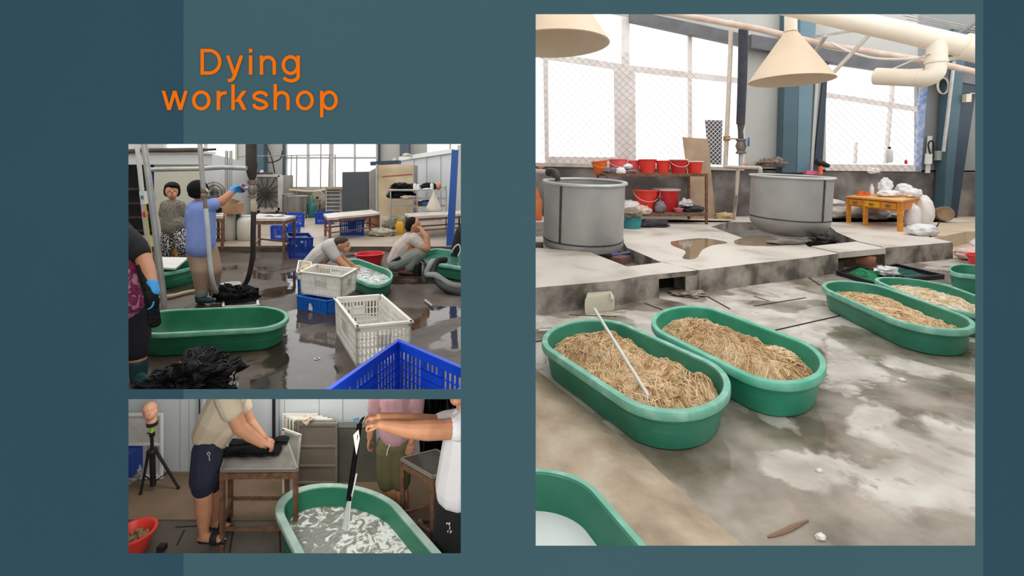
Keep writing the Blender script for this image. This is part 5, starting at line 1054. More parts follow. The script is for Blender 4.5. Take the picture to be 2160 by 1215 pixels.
crate_px('bright blue low crate under the white crate, with a white label', [(626, 624), (690, 635), (725, 626)], .165, Z1, lb_, group='stacked crates beside the stooping man', nx=12, ny=8, nz=2, taper=.97)
cw2 = M('white_crate_plastic', '#efece4', '#e2ded4', scale=4, rough=.45)
crate_px('white crate stacked on the bright blue crate', [(632, 572), (721, 583), (753, 566)], .285, -.035, cw2, group='stacked crates beside the stooping man', nx=20, ny=10, nz=3, taper=.96)
crate_px('big empty white crate in the foreground, behind the blue crate corner', [(706, 628), (751, 687), (869, 676)], .375, Z1, cw2, nx=14, ny=12, nz=4, taper=.96)
crate_px('blue crate under the small white tray behind the stacked crates', [(627, 583), (660, 588), (668, 570)], .27, Z1, lb_, group='stacked crates beside the stooping man', nx=8, ny=6, nz=2)
tr = crate_px('small white tray of tan hair behind the white crate', [(625, 574), (656, 578), (657, 552)], .10, .075, cw2, nx=8, ny=8, nz=2, handle=False, solid=False)
bag('tan hair lying in the small white tray', V((-2.95, 6.85, .09)), (.09, .22, .05), fib, 95, 'hair', 'tan_hair', .4)
lbl = M('white_label', '#e6e2da', rough=.6)
lo = crate_px  # label on the low crate
t = MB(); a = P(652, 640, 5.86); t.prism([a, a+V((.06, -.015, 0)), a+V((.055, -.015, -.09)), a+V((-.005, 0, -.075))], (0, -.006, 0)); t.build('paper_label', lbl, None, 'torn white label hanging on the bright blue low crate', 'label', smooth=False)
cutp = (P(600, 829, 2.0), V((0, -(829-PY)/F, -1)).normalized())
def cutd(o_, pl=cutp):
    me = o_.data; bm = bmesh.new(); bm.from_mesh(me); off = origin(o_)
    bmesh.ops.bisect_plane(bm, geom=bm.verts[:]+bm.edges[:]+bm.faces[:], plane_co=pl[0]-off, plane_no=pl[1], clear_outer=True); bm.to_mesh(me); bm.free()
crate_px('big blue crate cut by the lower right of the hall view', [(672, 835), (840, 717), (1000, 785)], .42, Z1, M('vivid_blue_plastic', '#1040c4', '#1448d0', scale=4, rough=.35), nx=20, ny=16, nz=5, taper=.97, cut=cutp)
crate_px('white crate under the black hair at the lower left', [(352, 790), (372, 764), (503, 760)], .17, Z1, cw2, nx=12, ny=8, nz=2, cut=cutp, bottom_slats=False)
def hairheap(label, c, rad, seed, nst, cut=None, flat=.5):
    t = thing('hair_heap', label, 'hair', c); t['kind'] = 'stuff'; MB().blob(c+V((0, 0, rad[2]*flat)), rad, seed, .5, 2.6, 48, 28, flat=flat).build('matted_mass', hairk, t, ang=80)
    rnd = random.Random(seed); mb = MB(); cc = c+V((0, 0, rad[2]*flat))
    for i in range(nst):
        th = rnd.random()*6.283; ph = rnd.random()*1.3; q = []
        d0 = rnd.random()*6.283
        for k in range(8):
            th += .10*math.cos(d0)+rnd.gauss(0, .03); ph = max(.05, ph+.07*math.sin(d0)); d = V((math.sin(ph)*math.cos(th), math.sin(ph)*math.sin(th), math.cos(ph)))
            qn = 1+.5*NZ.noise(d*2.6+V((seed*7.3, seed*3.1, seed)))+.25*NZ.noise(d*2.6*2.7+V((seed, 5, seed*2)))
            q.append(cc+V((d.x*rad[0], d.y*rad[1], d.z*rad[2]))*qn*1.01)
        mb.tube(q, [.003, .007, .009, .010, .009, .008, .006, .002], 5)
    mb.build('locks', hairk2, t)
    if cut:
        for o_ in t.children: cutd(o_)
    return t
hairheap('heap of wet black hair in the white crate at the lower left', V(((408-PX)/F*3.68, 3.66, -.19)), (.27, .30, .175), 101, 460, cutp)
tr2 = crate_px('low white tray under the small black hair heap beside the hose', [(470, 646), (546, 643), (543, 630)], .05, Z1, cw2, nx=8, ny=5, nz=1, solid=False)
hairheap('small heap of black hair behind the front green tub', g1(487, 645)+V((0, .12, .03)), (.26, .14, .13), 103, 140)
# ---- tubs
tub('front green oval tub, empty, beside the black hair', (-3.068, 4.824), (.37, .062), (-.232, .39), Z1, .235, M('deep_green_plastic', '#1f6a48', '#2a7a57', scale=4, rough=.42, c3='#246f4e'), 'green tubs in the hall', lipmat=M('pale_worn_rim', '#5c9c7f', '#86b79f', scale=8, rough=.5), lip=.035)
t2b = dict(c=(-2.282, 7.288), u=(.293, -.342), v=(.006, .485)); t3 = dict(c=(-1.083, 8.218), u=(.264, -.191), v=(-.001, .677))
tub('green oval tub of splashing water before the stooping man', t2b['c'], t2b['u'], t2b['v'], Z1, .21, green, 'green tubs in the hall', lipmat=greenr)
tub('green tub with a grey hose over its rim at the right', t3['c'], t3['u'], t3['v'], Z1, .24, green, 'green tubs in the hall', lipmat=greenr)
splash = M('splashing_water', '#8d948f', '#e6e8e4', scale=9, rough=.06, spec=.8, bump=1.0, bscale=11, sharp=.15, wob=1.5)
calm = M('green_water', '#3f6e5c', '#52806d', scale=5, rough=.04, spec=.8, bump=.3, bscale=8)
for d, mt, zz_, lb in ((t2b, splash, Z1+.13, 'splashing water in the tub before the stooping man'), (t3, calm, Z1+.14, 'dark water in the tub with the grey hose')):
    mb = MB(); rings(mb, [stadium(d['c'], d['u'], d['v'], .82, zz_-.02), stadium(d['c'], d['u'], d['v'], .84, zz_)]); mb.build('tub_water', mt, None, lb, 'water')
tub('small dark green tub under a white tray behind the poles', ((368-PX)/F*7.4, 7.4), (.17, .02), (.0, .55), Z1, .25, M('deep_green_plastic', '#1f6a48'), 'green tubs in the hall', lipmat=greenr)
MB().prism([G(x, y, .085) for x, y in ((330, 567), (370, 569), (397, 546), (338, 545))], (0, 0, .025)).build('white_tray', whitep, None, 'white tray lying across the small tub behind the poles', 'tray', smooth=False)
p = g1(780, 557); MB().lathe(p, [(.19, 0), (.2, .005), (.25, .18), (.275, .185), (.275, .2), (.24, .2), (.19, .02), (.001, .015)], 36).build('red_basin', M('hall_red_plastic', '#c5202a', '#cf2a33', rough=.38), None, 'round red basin between the two crouching men', 'basin')
t = thing('white_bowl', 'white ringed bowl of brown liquid beside the end of the black hose', 'bowl', g1(484, 616)); p = g1(484, 614)
MB().lathe(p, [(.09, 0), (.1, .005), (.135, .1), (.145, .105), (.13, .105), (.09, .015), (.001, .01)], 28).build('bowl_shell', whitep, t); MB().lathe(p+V((0, 0, .06)), [(.001, 0), (.108, 0)], 24, cap=False).build('liquid', M('brown_liquid', '#8f6f4a', rough=.1), t)
bucket('small black pail between the crouching man and the grey hose', g1(880, 582), .075, .2, black, None, taper=.85, name='pail')
# ---- poles, pipes and hoses
def pole(label, pts, r, mat, Z, nm='pole', cat='pole'): return MB().tube([P(x, y, Z+(d[0] if d else 0)) for x, y, *d in pts], r, 12).build(nm, mat, None, label, cat)
wpole = M('white_pole', '#d3d2cc', '#c2c1bb', scale=4, rough=.4)
pole('thin white pole leaning at the left edge with a small control box', [(287, 290), (295, 360), (305, 460), (318, 560), (331, 622)], .028, wpole, 6.6)
pole('thicker grey pole leaning beside the thin white pole', [(302, 290), (314, 380), (327, 480), (347, 646)], .036, galv, 6.1)
t = thing('standpipe', 'grey standpipe in front of the reaching man, ending in a white hose', 'pipe', P(437, 480, 5.75))
MB().tube([P(421, 290, 5.75), P(424, 340, 5.75), P(429, 398, 5.75)], .027, 12).build('upper_tube', galv, t)
MB().lathe(P(430, 415, 5.75), [(.03, -.02), (.034, 0), (.034, .03), (.027, .04), (.034, .06), (.034, .1), (.03, .11)], 14).build('coupling', M('worn_brass', '#a08a78', '#8a7565', scale=9, rough=.4, metal=.6), t)
MB().tube([P(434, 398, 5.72), P(440, 405, 5.66)], .012, 8).build('tap_lever', galv, t)
MB().tube([P(431, 412, 5.75), P(434, 444, 5.75)], .022, 10).build('nipple', M('worn_brass', '#a08a78'), t)
MB().tube(spline([P(434, 440, 5.75), P(438, 480, 5.75), P(442, 540, 5.78), P(448, 590, 5.85), P(459, 621, 6.2)], 6), .025, 10).build('white_hose', M('milky_hose', '#d6d8d8', '#c6c9c9', scale=5, rough=.35), t)
pole('level grey pipe joining the poles behind the heads', [(318, 358), (420, 356), (470, 353), (520, 355)], .03, galv, 6.35, 'level_pipe', 'pipe')
t = thing('steam_valve', 'black lagged steam pipe with a valve that the blue glove grips', 'pipe', P(531, 450, 6.5))
MB().tube([P(530, 290, 6.5), P(530, 338, 6.5), P(531, 350, 6.5), P(530, 358, 6.5), P(532, 372, 6.5), P(532, 380, 6.5)], [.07, .07, .075, .068, .055, .035], 16).build('lagging', M('black_pipe_wrap', '#2b2622', '#403831', scale=4, rough=.65, bump=.4), t)
MB().lathe(P(532, 400, 6.5), [(.03, -.11), (.06, -.105), (.06, -.08), (.04, -.07), (.055, -.02), (.055, .03), (.04, .07), (.06, .08), (.06, .11), (.062, .115), (.062, .13), (.03, .135)], 18).build('valve_body', M('valve_bronze', '#a3948a', '#7c6d64', scale=9, rough=.35, metal=.6), t)
MB().tube([P(532, 396, 6.5), P(514, 397, 6.45)], .025, 10).build('valve_stem', galv, t)
MB().lathe(P(513, 397, 6.45), [(.001, -.02), (.05, -.015), (.06, 0), (.05, .015), (.001, .02)], 18, (1, .1, 0)).build('handwheel', M('red_wheel', '#8c2f2a', rough=.5), t)
MB().tube([P(533, 415, 6.5), P(534, 424, 6.5), P(536, 435, 6.5), P(535, 446, 6.5)], [.03, .035, .045, .035], 12).build('cloth_wrap', M('cream_cloth_wrap', '#c9bda6', '#ab9e87', scale=9, rough=.85), t)
MB().tube(spline([P(535, 442, 6.5), P(534, 490, 6.5), P(532, 545, 6.55), P(522, 590, 6.6), P(505, 612, 6.68), P(490, 618, 6.72)], 7), .033, 12).build('rubber_hose', M('dark_rubber_hose', '#2e2a28', '#3b3633', scale=5, rough=.5), t)
MB().tube(spline([g1(325, 634)+V((0, 0, .03)), g1(360, 630)+V((0, 0, .03)), g1(395, 621)+V((0, 0, .03)), g1(425, 617)+V((0, 0, .03))], 5), .027, 8).build('cream_hose', M('cream_hose', '#b9a583', rough=.5), None, 'cream hose lying on the wet floor at the feet of the reaching man', 'hose')
t = thing('control_box', 'small white control box with a blue plate on the thin pole', 'box', P(299, 431, 6.5)); slab('housing', [(293, 404), (303, 403), (306, 430), (297, 432)], 6.5, .06, whitep, parent=t, smooth=False); slab('plate', [(296, 413), (301, 412.5), (302, 419.5), (297, 420)], 6.49, .012, M('blue_plate', '#3d8fae', rough=.4), parent=t, smooth=False)
MB().tube(spline([P(306, 430, 6.45), P(311, 470, 6.5), P(317, 520, 6.5), P(323, 560, 6.52), P(330, 600, 6.5)], 5), .012, 6).build('yellow_cable', M('yellow_cable', '#d9cf6a', rough=.5), None, 'yellow cable running down from the control box', 'cable')
bag('red net scrap tied to the thin pole', P(307, 458, 6.5), (.035, .03, .05), red, 110, 'net', 'net_scrap', .5); bag('dark blue rag tied between the poles', P(320, 459, 6.3), (.04, .035, .055), M('blue_rag', '#2a3580', rough=.8), 111, 'rag', 'blue_rag', .4)
bag('pale blue face mask hanging beside the thicker pole', P(325, 428, 6.2), (.02, .012, .085), M('mask_blue', '#7fbfd6', rough=.7), 112, 'mask', 'face_mask', .2)
bag('dark blue cord bundle above the face mask', P(321, 396, 6.3), (.022, .02, .11), M('blue_rag', '#2a3580'), 113, 'cord', 'cord_bundle', .3)
gh = M('grey_flat_hose', '#8b8d8a', '#7a7c79', scale=5, rough=.5)
MB().tube(spline([P(928, 553, 7.3), P(915, 548, 7.25), P(907, 558, 7.15), P(900, 577, 7.1), P(918, 580, 7.0), P(936, 592, 6.95), P(955, 601, 6.9), P(990, 605, 6.9)], 6), .045, 10, flat=.5).build('flat_hose', gh, None, 'grey flat hose looping over the rim of the right tub', 'hose')
MB().tube(spline([P(940, 548, 7.4), P(922, 552, 7.25), P(914, 575, 7.1), P(922, 592, 7.0), P(945, 612, 6.7), P(990, 626, 6.6)], 6), .05, 10).build('black_hose', black, None, 'thick black hose hanging over the right tub beside the grey one', 'hose')
for x0, y0, x1, y1, lb in ((897, 637, 912, 649, 'thin pale pipe lying on the wet floor at the right'),):
    MB().tube([g1(x0, y0)+V((0, 0, .02)), g1(x1, y1)+V((0, 0, .02))], .018, 8).build('loose_pipe', galv, None, lb, 'pipe')
for x, y, lb in ((601, 707, 'white foam ring on the wet floor right of the front tub'), (669, 757, 'white foam ring on the wet floor left of the big white crate')):
    MB().lathe(g1(x, y), [(.022, 0), (.028, .004), (.022, .006), (.018, .003), (.022, 0)], 18, cap=False).build('foam_ring', whitep, None, lb, 'foam ring')
bag('white scrap on the wet floor behind the bright blue crate', g1(611, 609), (.035, .02, .008), bagw, 114, 'scrap', 'white_scrap', .5)
# ---- people of the hall
tee = lambda n, a, b, **k: M(n, a, b, rough=.85, bump=.25, bscale=7, **{**dict(scale=3), **k})
# woman in the grey print blouse
f = Fig('woman in a grey print blouse and black floral trousers behind the poles', 9.3, 368, Z1, .012); Q = f.part
Q('body', skinl, [[(364, 424, 0, 6), (364, 414, 0, 6)], [(348, 436, 0, 7), (342, 458, 0, 6), (346, 474, -.05, 5), (353, 490, -.1, 4)], [(381, 436, 0, 7), (388, 458, .05, 6), (388, 478, .02, 5)], [(364, 440, 0, 16), (366, 480, 0, 16)], [(355, 490, 0, 9), (353, 530, 0, 7), (352, 543, 0, 6)], [(380, 490, 0, 9), (386, 530, 0, 7), (387, 543, 0, 6)]], [(363, 403, 0, 11.5, 13, 16), (363, 405, -.125, 2.2, 2.5, 4), (363, 412, -.06, 8, 7, 8)], vox=.009,
  extra=lambda mb: (hand(mb, f.J((353, 490, -.1)), V((.25, -.2, -1)), V((1, 0, .2)), .15, .8), hand(mb, f.J((388, 478, .02)), V((.1, -.1, -1)), V((-1, 0, 0)), .15, .6)))
Q('hair', hairm, [], [(363, 396, .035, 14.5, 14.5, 13), (350.5, 403, .06, 3.4, 7, 12), (375.5, 403, .06, 3.4, 7, 12), (363, 391.5, -.065, 11.5, 6, 4.5), (363, 406, .08, 13, 8, 14)], vox=.01)
for x in (358, 368.5): f.spot('eye', dark, x, 403.5, -.118, 1.5, 1, .9)
f.spot('mouth', M('lip', '#9c5a4c', rough=.5), 363, 412.5, -.127, 3, 1, .9)
prb = M('grey_print_cloth', '#8f887c', '#57524b', scale=55, rough=.85, sharp=.2, detail=2)
Q('blouse', prb, [[(350, 433, 0, 10.5), (345, 450, 0, 9.5)], [(379, 433, 0, 10.5), (385, 450, .03, 9.5)], [(356, 434, 0, 13), (372, 434, 0, 13)], [(363, 440, 0, 19), (366, 478, 0, 22)], [(360, 470, 0, 18), (374, 472, 0, 19)]])
flo = M('floral_cloth', '#17151c', '#d5d0cf', scale=42, rough=.85, sharp=.12, detail=1, c3='#1d1a24')
Q('trousers', flo, [[(358, 486, 0, 15), (376, 486, 0, 15)], [(358, 490, 0, 15), (352, 520, -.05, 13), (350, 540, 0, 11)], [(378, 490, 0, 15), (387, 520, -.05, 13), (389, 540, 0, 11)]])
for x in (349, 390): Q('shoe', black, [[(x, 543, .05, 5), (x, 544, -.12, 5)]])
# reaching man, back view
f = Fig('man in a light blue shirt seen from behind, reaching to the valve', 6.2, 432, Z1, .011); Q = f.part
Q('body', skinl, [[(422, 428, 0, 9), (420, 414, 0, 9)], [(443, 436, -.0, 9), (468, 424, .05, 10), (478, 416, .1, 8.5), (492, 402, .2, 6.5)], [(404, 440, .02, 10), (402, 480, .1, 9), (406, 505, .15, 7)], [(424, 450, 0, 18), (424, 520, 0, 18)], [(420, 535, 0, 12), (424, 600, 0, 9), (426, 632, 0, 8)], [(444, 535, .06, 11), (450, 590, .1, 10), (452, 622, .1, 7)]], [(419, 400, 0, 17, 19, 21), (436, 402, 0, 2.5, 4, 6)], vox=.01)
Q('hair', hairm, [], [(417, 398, -.03, 20, 19.5, 19), (416, 409, -.05, 17.5, 14, 10), (430, 401, .01, 8, 14, 12)], vox=.011)
gl = MB(); capsule(gl, f.J((488, 405, .18)), f.J((496, 398, .24)), .05, .05); hand(gl, f.J((492, 402, .21)), V((.8, .12, .35)), V((.4, -.6, -.7)), .19, 1.1, 1); fuse(gl, 'glove', glove, f.t, .007)
shb = tee('light_blue_shirt', '#8ba0dc', '#7e94d2')
Q('shirt', shb, [[(411, 436, 0, 14), (440, 436, 0, 14)], [(424, 445, 0, 24), (423, 520, 0, 27.5)], [(413, 450, 0, 18), (412, 514, 0, 17)], [(436, 450, 0, 17), (436, 512, 0, 17)], [(440, 436, -.01, 15), (451, 431, .0, 14)], [(408, 440, .02, 14), (402, 474, .08, 13)]])
kh = tee('khaki_trousers', '#a98f78', '#9a806a')
Q('trousers', kh, [[(415, 528, 0, 19), (438, 528, .05, 19)], [(416, 532, 0, 20), (422, 570, -.04, 16.5), (425, 612, 0, 11.5)], [(441, 532, .06, 18), (451, 570, .03, 15.5), (452, 600, .1, 11)]])
cuff = M('grey_cuff', '#8b8a84', '#7a7973', rough=.85)
Q('cuff', cuff, [[(425, 611, 0, 12.5), (425.5, 619, 0, 12)]]); Q('cuff', cuff, [[(452, 598, .1, 12), (452, 606, .1, 11.5)]])
shoe_ = M('dark_teal_shoe', '#14353d', '#1c434c', scale=5, rough=.5)
for (x, y, d) in ((423, 633, 0), (452, 619, .14)):
    Q('shoe', shoe_, [[(x-2, y-6, d, 9), (x, y-2, d, 9)], [(x-3, y, d, 7.5), (x+10, y, d-.05, 7), (x+22, y+1, d-.12, 5.5)]], vox=.008)
# person at the left edge
f = Fig('person in a black top and magenta print apron cut by the left edge', 3.95, 285, Z1, .011); Q = f.part
Q('body', skin, [[(222, 450, 0, 20), (214, 425, 0, 18)], [(272, 508, -.05, 16), (303, 545, -.1, 15), (313, 575, -.18, 14), (322, 605, -.25, 10)], [(228, 520, 0, 46), (240, 640, 0, 45)], [(286, 660, 0, 26), (291, 740, 0, 17), (292, 790, 0, 14)], [(240, 660, .1, 26), (240, 740, .1, 17), (240, 790, .1, 14)]], [(204, 390, 0, 30, 34, 40)], vox=.012)
Q('hair', hairm, [], [(201, 378, .03, 34, 38, 36)], vox=.014)
Q('black_top', tee('black_top_cloth', '#15141a', '#1c1b22'), [[(205, 480, 0, 30), (256, 500, 0, 26)], [(228, 500, 0, 46), (242, 590, 0, 44)], [(262, 502, -.02, 26), (284, 520, -.07, 23), (293, 533, -.09, 21)]])
mag = M('magenta_print', '#8e2b57', '#d58aa5', scale=14, rough=.8, sharp=.25, c3='#5e1d3d', wob=1.5)
Q('apron', mag, [[(262, 560, -.05, 42), (264, 640, -.06, 36)], [(278, 600, -.08, 22), (284, 635, -.09, 20)]])
gl = MB(); capsule(gl, f.J((319, 600, -.24)), f.J((325, 618, -.27)), .048, .042); hand(gl, f.J((324, 612, -.27)), V((.22, -.1, -1)), V((-.9, -.3, -.2)), .19, 1.0, 1); fuse(gl, 'glove', glove, f.t, .007)
Q('trousers', M('black_trousers', '#14141a', '#1b1b22', rough=.85, bump=.3, bscale=8), [[(250, 650, 0, 50), (276, 655, 0, 32)], [(282, 660, 0, 32), (289, 715, 0, 25), (290, 742, 0, 21)], [(240, 660, .1, 32), (238, 735, .1, 24)]])
Q('boot', shoe_, [[(292, 764, 0, 16.5), (292, 792, 0, 16)], [(291, 800, 0, 14), (312, 808, -.1, 12), (318, 810, -.13, 10)]], vox=.009)
Q('boot', shoe_, [[(240, 764, .1, 16), (240, 790, .1, 15)], [(240, 800, .1, 13), (258, 806, 0, 11)]], vox=.009)
MB().tube(spline([f.J((302, 560, -.16)), f.J((318, 620, -.30)), f.J((322, 650, -.30)), f.J((328, 690, -.30))], 5), [.05]*4+[.048]*6+[.042]*5+[.02], 12, flat=.5).build('hair_bundle', hairk, None, 'long black hair bundle hanging from the blue glove at the left edge', 'hair bundle')
# stooping man by the splashing tub
f = Fig('stooping man in a pale grey shirt washing in the splashing tub', 7.5, 672, Z1, .011); Q = f.part
Q('body', skin, [[(702, 516, 0, 9), (712, 516, -.02, 9)], [(697, 528, -.1, 10), (718, 552, -.15, 8), (735, 566, -.2, 6)], [(700, 524, .12, 9), (722, 546, .15, 7), (742, 560, .1, 6)], [(690, 530, 0, 18), (662, 556, 0, 19)], [(662, 566, .05, 15), (694, 570, -.1, 12), (672, 588, 0, 8)], [(660, 566, .15, 15), (688, 572, .2, 11), (668, 588, .15, 8)]], [(722, 516, 0, 15.5, 14, 14.5), (731, 526, -.02, 6, 9, 7), (738, 523, -.02, 2.5, 2.5, 2.5), (716, 518, -.11, 3, 2, 4)], vox=.009,
  extra=lambda mb: (hand(mb, f.J((735, 566, -.2)), V((1, -.1, -.3)), V((0, -.3, -1)), .17, .5, 1), hand(mb, f.J((742, 560, .1)), V((1, -.1, -.3)), V((0, .3, -1)), .17, .5, -1)))
Q('hair', cap_h, [], [(719, 510, 0, 16, 15, 11.5), (710, 514, 0, 8, 13.5, 9)], vox=.01)
f.spot('eye', dark, 733, 519, -.1, 1.2, 1.2, 1.0)
Q('shirt', tee('pale_grey_shirt', '#c9c3be', '#bcb6b1'), [[(700, 521, 0, 19), (676, 538, 0, 21), (656, 560, 0, 20)], [(694, 520, -.1, 15), (708, 542, -.12, 12)], [(700, 518, .1, 13), (712, 538, .14, 11)]])
Q('trousers', tee('dark_grey_trousers', '#4d4f52', '#434548'), [[(656, 566, 0, 18), (668, 570, .1, 18)], [(662, 570, .03, 16), (696, 572, -.1, 13), (672, 588, 0, 10)], [(660, 570, .15, 16), (690, 574, .2, 13), (668, 588, .15, 10)]])
for d in (0, .15): Q('shoe', black, [[(668, 588, d, 5), (682, 588, d, 4.5)]], vox=.01)
# crouching man with his hand at his face
f = Fig('crouching man in a pale shirt and grey-green trousers resting his face on his hand', 7.9, 850, Z1, .011); Q = f.part
Q('body', skinl, [[(868, 497, .02, 8), (871, 486, 0, 8)], [(878, 508, -.1, 10), (890, 522, -.14, 8.5), (901, 524, -.14, 7.5), (900, 500, -.1, 6.5), (890, 488, -.07, 5.5)], [(864, 505, .15, 9), (884, 530, .15, 8), (896, 520, .1, 6)], [(862, 510, 0, 17), (838, 545, 0, 18)], [(836, 556, -.05, 14), (884, 530, -.1, 11), (862, 566, -.08, 8)], [(836, 556, .12, 14), (882, 534, .15, 11), (860, 566, .12, 8)]], [(874, 475, 0, 13, 13, 16), (880, 483, 0, 7.5, 8.5, 7.5), (887, 478, 0, 2.5, 2.5, 2.5), (872, 478, -.105, 3, 2, 4)], vox=.009,
  extra=lambda mb: hand(mb, f.J((892, 492, -.08)), V((-.45, .1, 1)), V((-.8, .4, -.1)), .16, .7, -1))
Q('hair', hairm, [], [(869, 471, 0, 14.5, 14.5, 14), (864, 478, 0, 9.5, 13, 11)], vox=.01)
f.spot('eye', dark, 884, 475, -.085, 1.2, 1, .9)
Q('shirt', tee('pale_check_shirt', '#c7bab2', '#b9aca4', scale=20), [[(866, 504, 0, 16), (848, 525, 0, 20), (834, 550, 0, 18)], [(874, 504, -.08, 14), (888, 517, -.12, 11)], [(860, 502, .12, 12), (872, 516, .15, 10)]])
Q('belt', black, [[(826, 553, -.1, 4), (842, 544, -.17, 3.5)]], vox=.009, sm=2)
Q('trousers', tee('grey_green_trousers', '#8c928c', '#7f857f'), [[(834, 558, 0, 16), (840, 556, .08, 15)], [(838, 556, -.05, 16), (886, 533, -.1, 14), (866, 562, -.08, 11.5)], [(838, 556, .12, 16), (884, 536, .15, 14), (864, 562, .12, 11)], [(868, 545, -.05, 14), (860, 560, 0, 13)]])
for d in (-.08, .12): Q('shoe', M('dull_red_shoe', '#7f4a45', '#6d3d39', rough=.6), [[(846, 573, d, 5.5), (864, 575, d, 5.5), (872, 577, d, 4)]], vox=.009)
# person at the right edge
f = Fig('person in black clothes cut by the right edge behind the right tub', 8.9, 975, Z1, .014); Q = f.part
Q('body', skin, [[(978, 520, 0, 14), (972, 540, 0, 14)], [(985, 480, 0, 7), (986, 470, 0, 7)], [(970, 545, 0, 10), (962, 552, -.05, 6)]], [(986, 456, 0, 12, 13, 15)])
Q('hair', hairm, [], [(987, 452, .02, 13, 14, 13)])
Q('black_clothes', tee('black_cloth_suit', '#15151a', '#1d1d24'), [[(978, 492, 0, 18), (972, 520, 0, 20), (966, 545, 0, 17)], [(966, 545, 0, 14), (984, 550, 0, 14)]])
MB().tube(spline([P(952, 533, 8.55), P(960, 520, 8.5), P(968, 516, 8.5), P(971, 528, 8.5), P(966, 540, 8.5)], 5), .012, 8).build('white_tube', whitep, None, 'bent white tube before the person in black at the right edge', 'tube')
# ================================================================ LOWER LEFT ROOM : rinsing corner, floor z = -2.31
Z3 = -2.31; W3 = 6.01
def g3(x, y, z=Z3): return G(x, y, z)
def rect3(x0, x1, ya, yb, z): return [G(x0, ya, z), G(x1, ya, z), G(x1, yb, z), G(x0, yb, z)]
brf = M('brown_concrete', '#86715b', '#65533f', scale=1.6, sharp=.5, rough=.55, rough2=.35, c3='#776350', bump=.25, bscale=14)
brd = M('dark_wet_tiles', '#655c52', '#4b4239', scale=1.8, sharp=.5, rough=.28, rough2=.18, c3='#585047', bump=.2, bscale=12)
MB().prism([V((-6.5, 1.05, Z3)), V((-.15, 1.05, Z3)), V((-.4, 5.215, Z3)), V((-6.5, 5.215, Z3))], (0, 0, -.1)).build('floor', brd, kind='structure', label='dark wet tiled floor of the lower left room')
MB().prism([V((-6.5, 5.215, Z3+.012)), V((-.4, 5.215, Z3+.012)), V((-.4, W3+.3, Z3+.012)), V((-6.5, W3+.3, Z3+.012))], (0, 0, -.11)).build('floor_strip', brf, kind='structure', label='brown concrete strip along the wall of the lower left room')
mb = MB()
for a, b in (((389, 1118), (373, 1150)), ((492, 1118), (484, 1166)), ((590, 1120), (592, 1166)), ((370, 1112), (470, 1107)), ((500, 1112), (596, 1112)), ((860, 1102), (960, 1102))):
    mb.prism(joint(a, b, Z3+.001, .008), (0, 0, .002))
mb.build('floor_joints', dark, kind='structure', label='tile joints of the dark wet floor')
panel3 = M('cold_white_panel', '#c6cbcd', '#b9c0c4', scale=.9, rough=.4, c3='#c0c6c9')
slab('wall_back', [(150, 690), (1040, 690), (1040, 1003), (150, 1003)], W3, .15, panel3, kind='structure', label='white panel wall of the lower left room')
slab('baseboard_back', [(150, 996), (1040, 996), (1040, 1003), (150, 1003)], W3-.02, .02, M('dirty_skirting', '#8f8a80', '#6f685e', scale=5, rough=.6), kind='structure', label='dirty skirting along the panel wall')
for x in (380, 399, 503, 600, 673, 723): MB().tube([P(x, 800, W3-.002), P(x, 998, W3-.002)], .004, 4).build('trim_6', M('seam_grey', '#8f9698', rough=.5), kind='structure', label='fine seam in the panel wall')
slab('trim_7', [(414, 800), (425, 800), (425, 996), (414, 996)], W3-.03, .03, M('grey_door_post', '#a3a9ac', '#969c9f', scale=2, rough=.4), kind='structure', label='grey door post left of the beige-shirted man')
slab('trim_8', [(419, 800), (421, 800), (422, 990), (420, 990)], W3-.04, .01, black, kind='structure', label='black gap in the grey door post')
slab('trim_9', [(581, 800), (588, 800), (588, 996), (581, 996)], W3-.03, .03, M('grey_door_post', '#a3a9ac'), kind='structure', label='grey post behind the metal table')
slab('trim_10', [(574, 800), (580, 800), (580, 996), (574, 996)], W3-.035, .02, black, kind='structure', label='black rubber door gap behind the metal table')
MB().prism([V((-6.5, 3.8, -.262)), V((-.4, 3.8, -.262)), V((-.5, W3+.3, -.262)), V((-6.5, W3+.3, -.262))], (0, 0, -.02)).build('ceiling', white, kind='structure', label='ceiling of the lower left room')
# mannequin head on its tripod
t = thing('tripod_stand', 'black tripod with a lime green sleeve holding the mannequin head', 'tripod', g3(322, 1033)); Zt = 5.68; bl_ = M('black_paint', '#131314', '#1c1c1d', scale=6, rough=.45)
MB().tube([P(323, 1024, Zt), P(321, 950, Zt)], .030, 12).build('centre_post', bl_, t); MB().tube([P(321, 950, Zt), P(320, 908, Zt)], .018, 12).build('upper_pole', bl_, t)
MB().tube([P(320, 912, Zt), P(321, 897, Zt)], .019, 12).build('lime_sleeve', M('lime_plastic', '#9fd23a', rough=.5), t)
MB().lathe(P(321, 952, Zt), [(.03, -.03), (.055, -.02), (.06, .0), (.05, .025), (.03, .03)], 16).build('collar', bl_, t)
MB().lathe(P(321, 918, Zt), [(.02, -.012), (.03, -.01), (.03, .03), (.02, .035)], 14).build('clamp', bl_, t); MB().tube([P(320, 914, Zt), P(311, 914, Zt)], .008, 8).build('clamp_knob', bl_, t)
for (x0, x1, y1, d) in ((313, 297, 1043, -.06), (331, 376, 1031, .04), (322, 322, 1024, .1)):
    e = G(x1, y1, Z3+.012); MB().tube([P(x0, 954, Zt), e+V((0, 0, .015))], [.018, .013], 10).build('leg', bl_, t); MB().tube([e+V((0, 0, .0)), e+V((0, 0, .03))], .018, 10).build('rubber_foot', black, t)
for x, y in ((306, 1003), (352, 998)): MB().tube([P(323, 1018, Zt), P(x, y, Zt)], .007, 6).build('brace', bl_, t)
t = thing('mannequin_head', 'bald pinkish mannequin head on the black tripod', 'mannequin head', P(321, 893, Zt)); mh = M('mannequin_skin', '#dba487', '#d19a7d', scale=4, rough=.45)
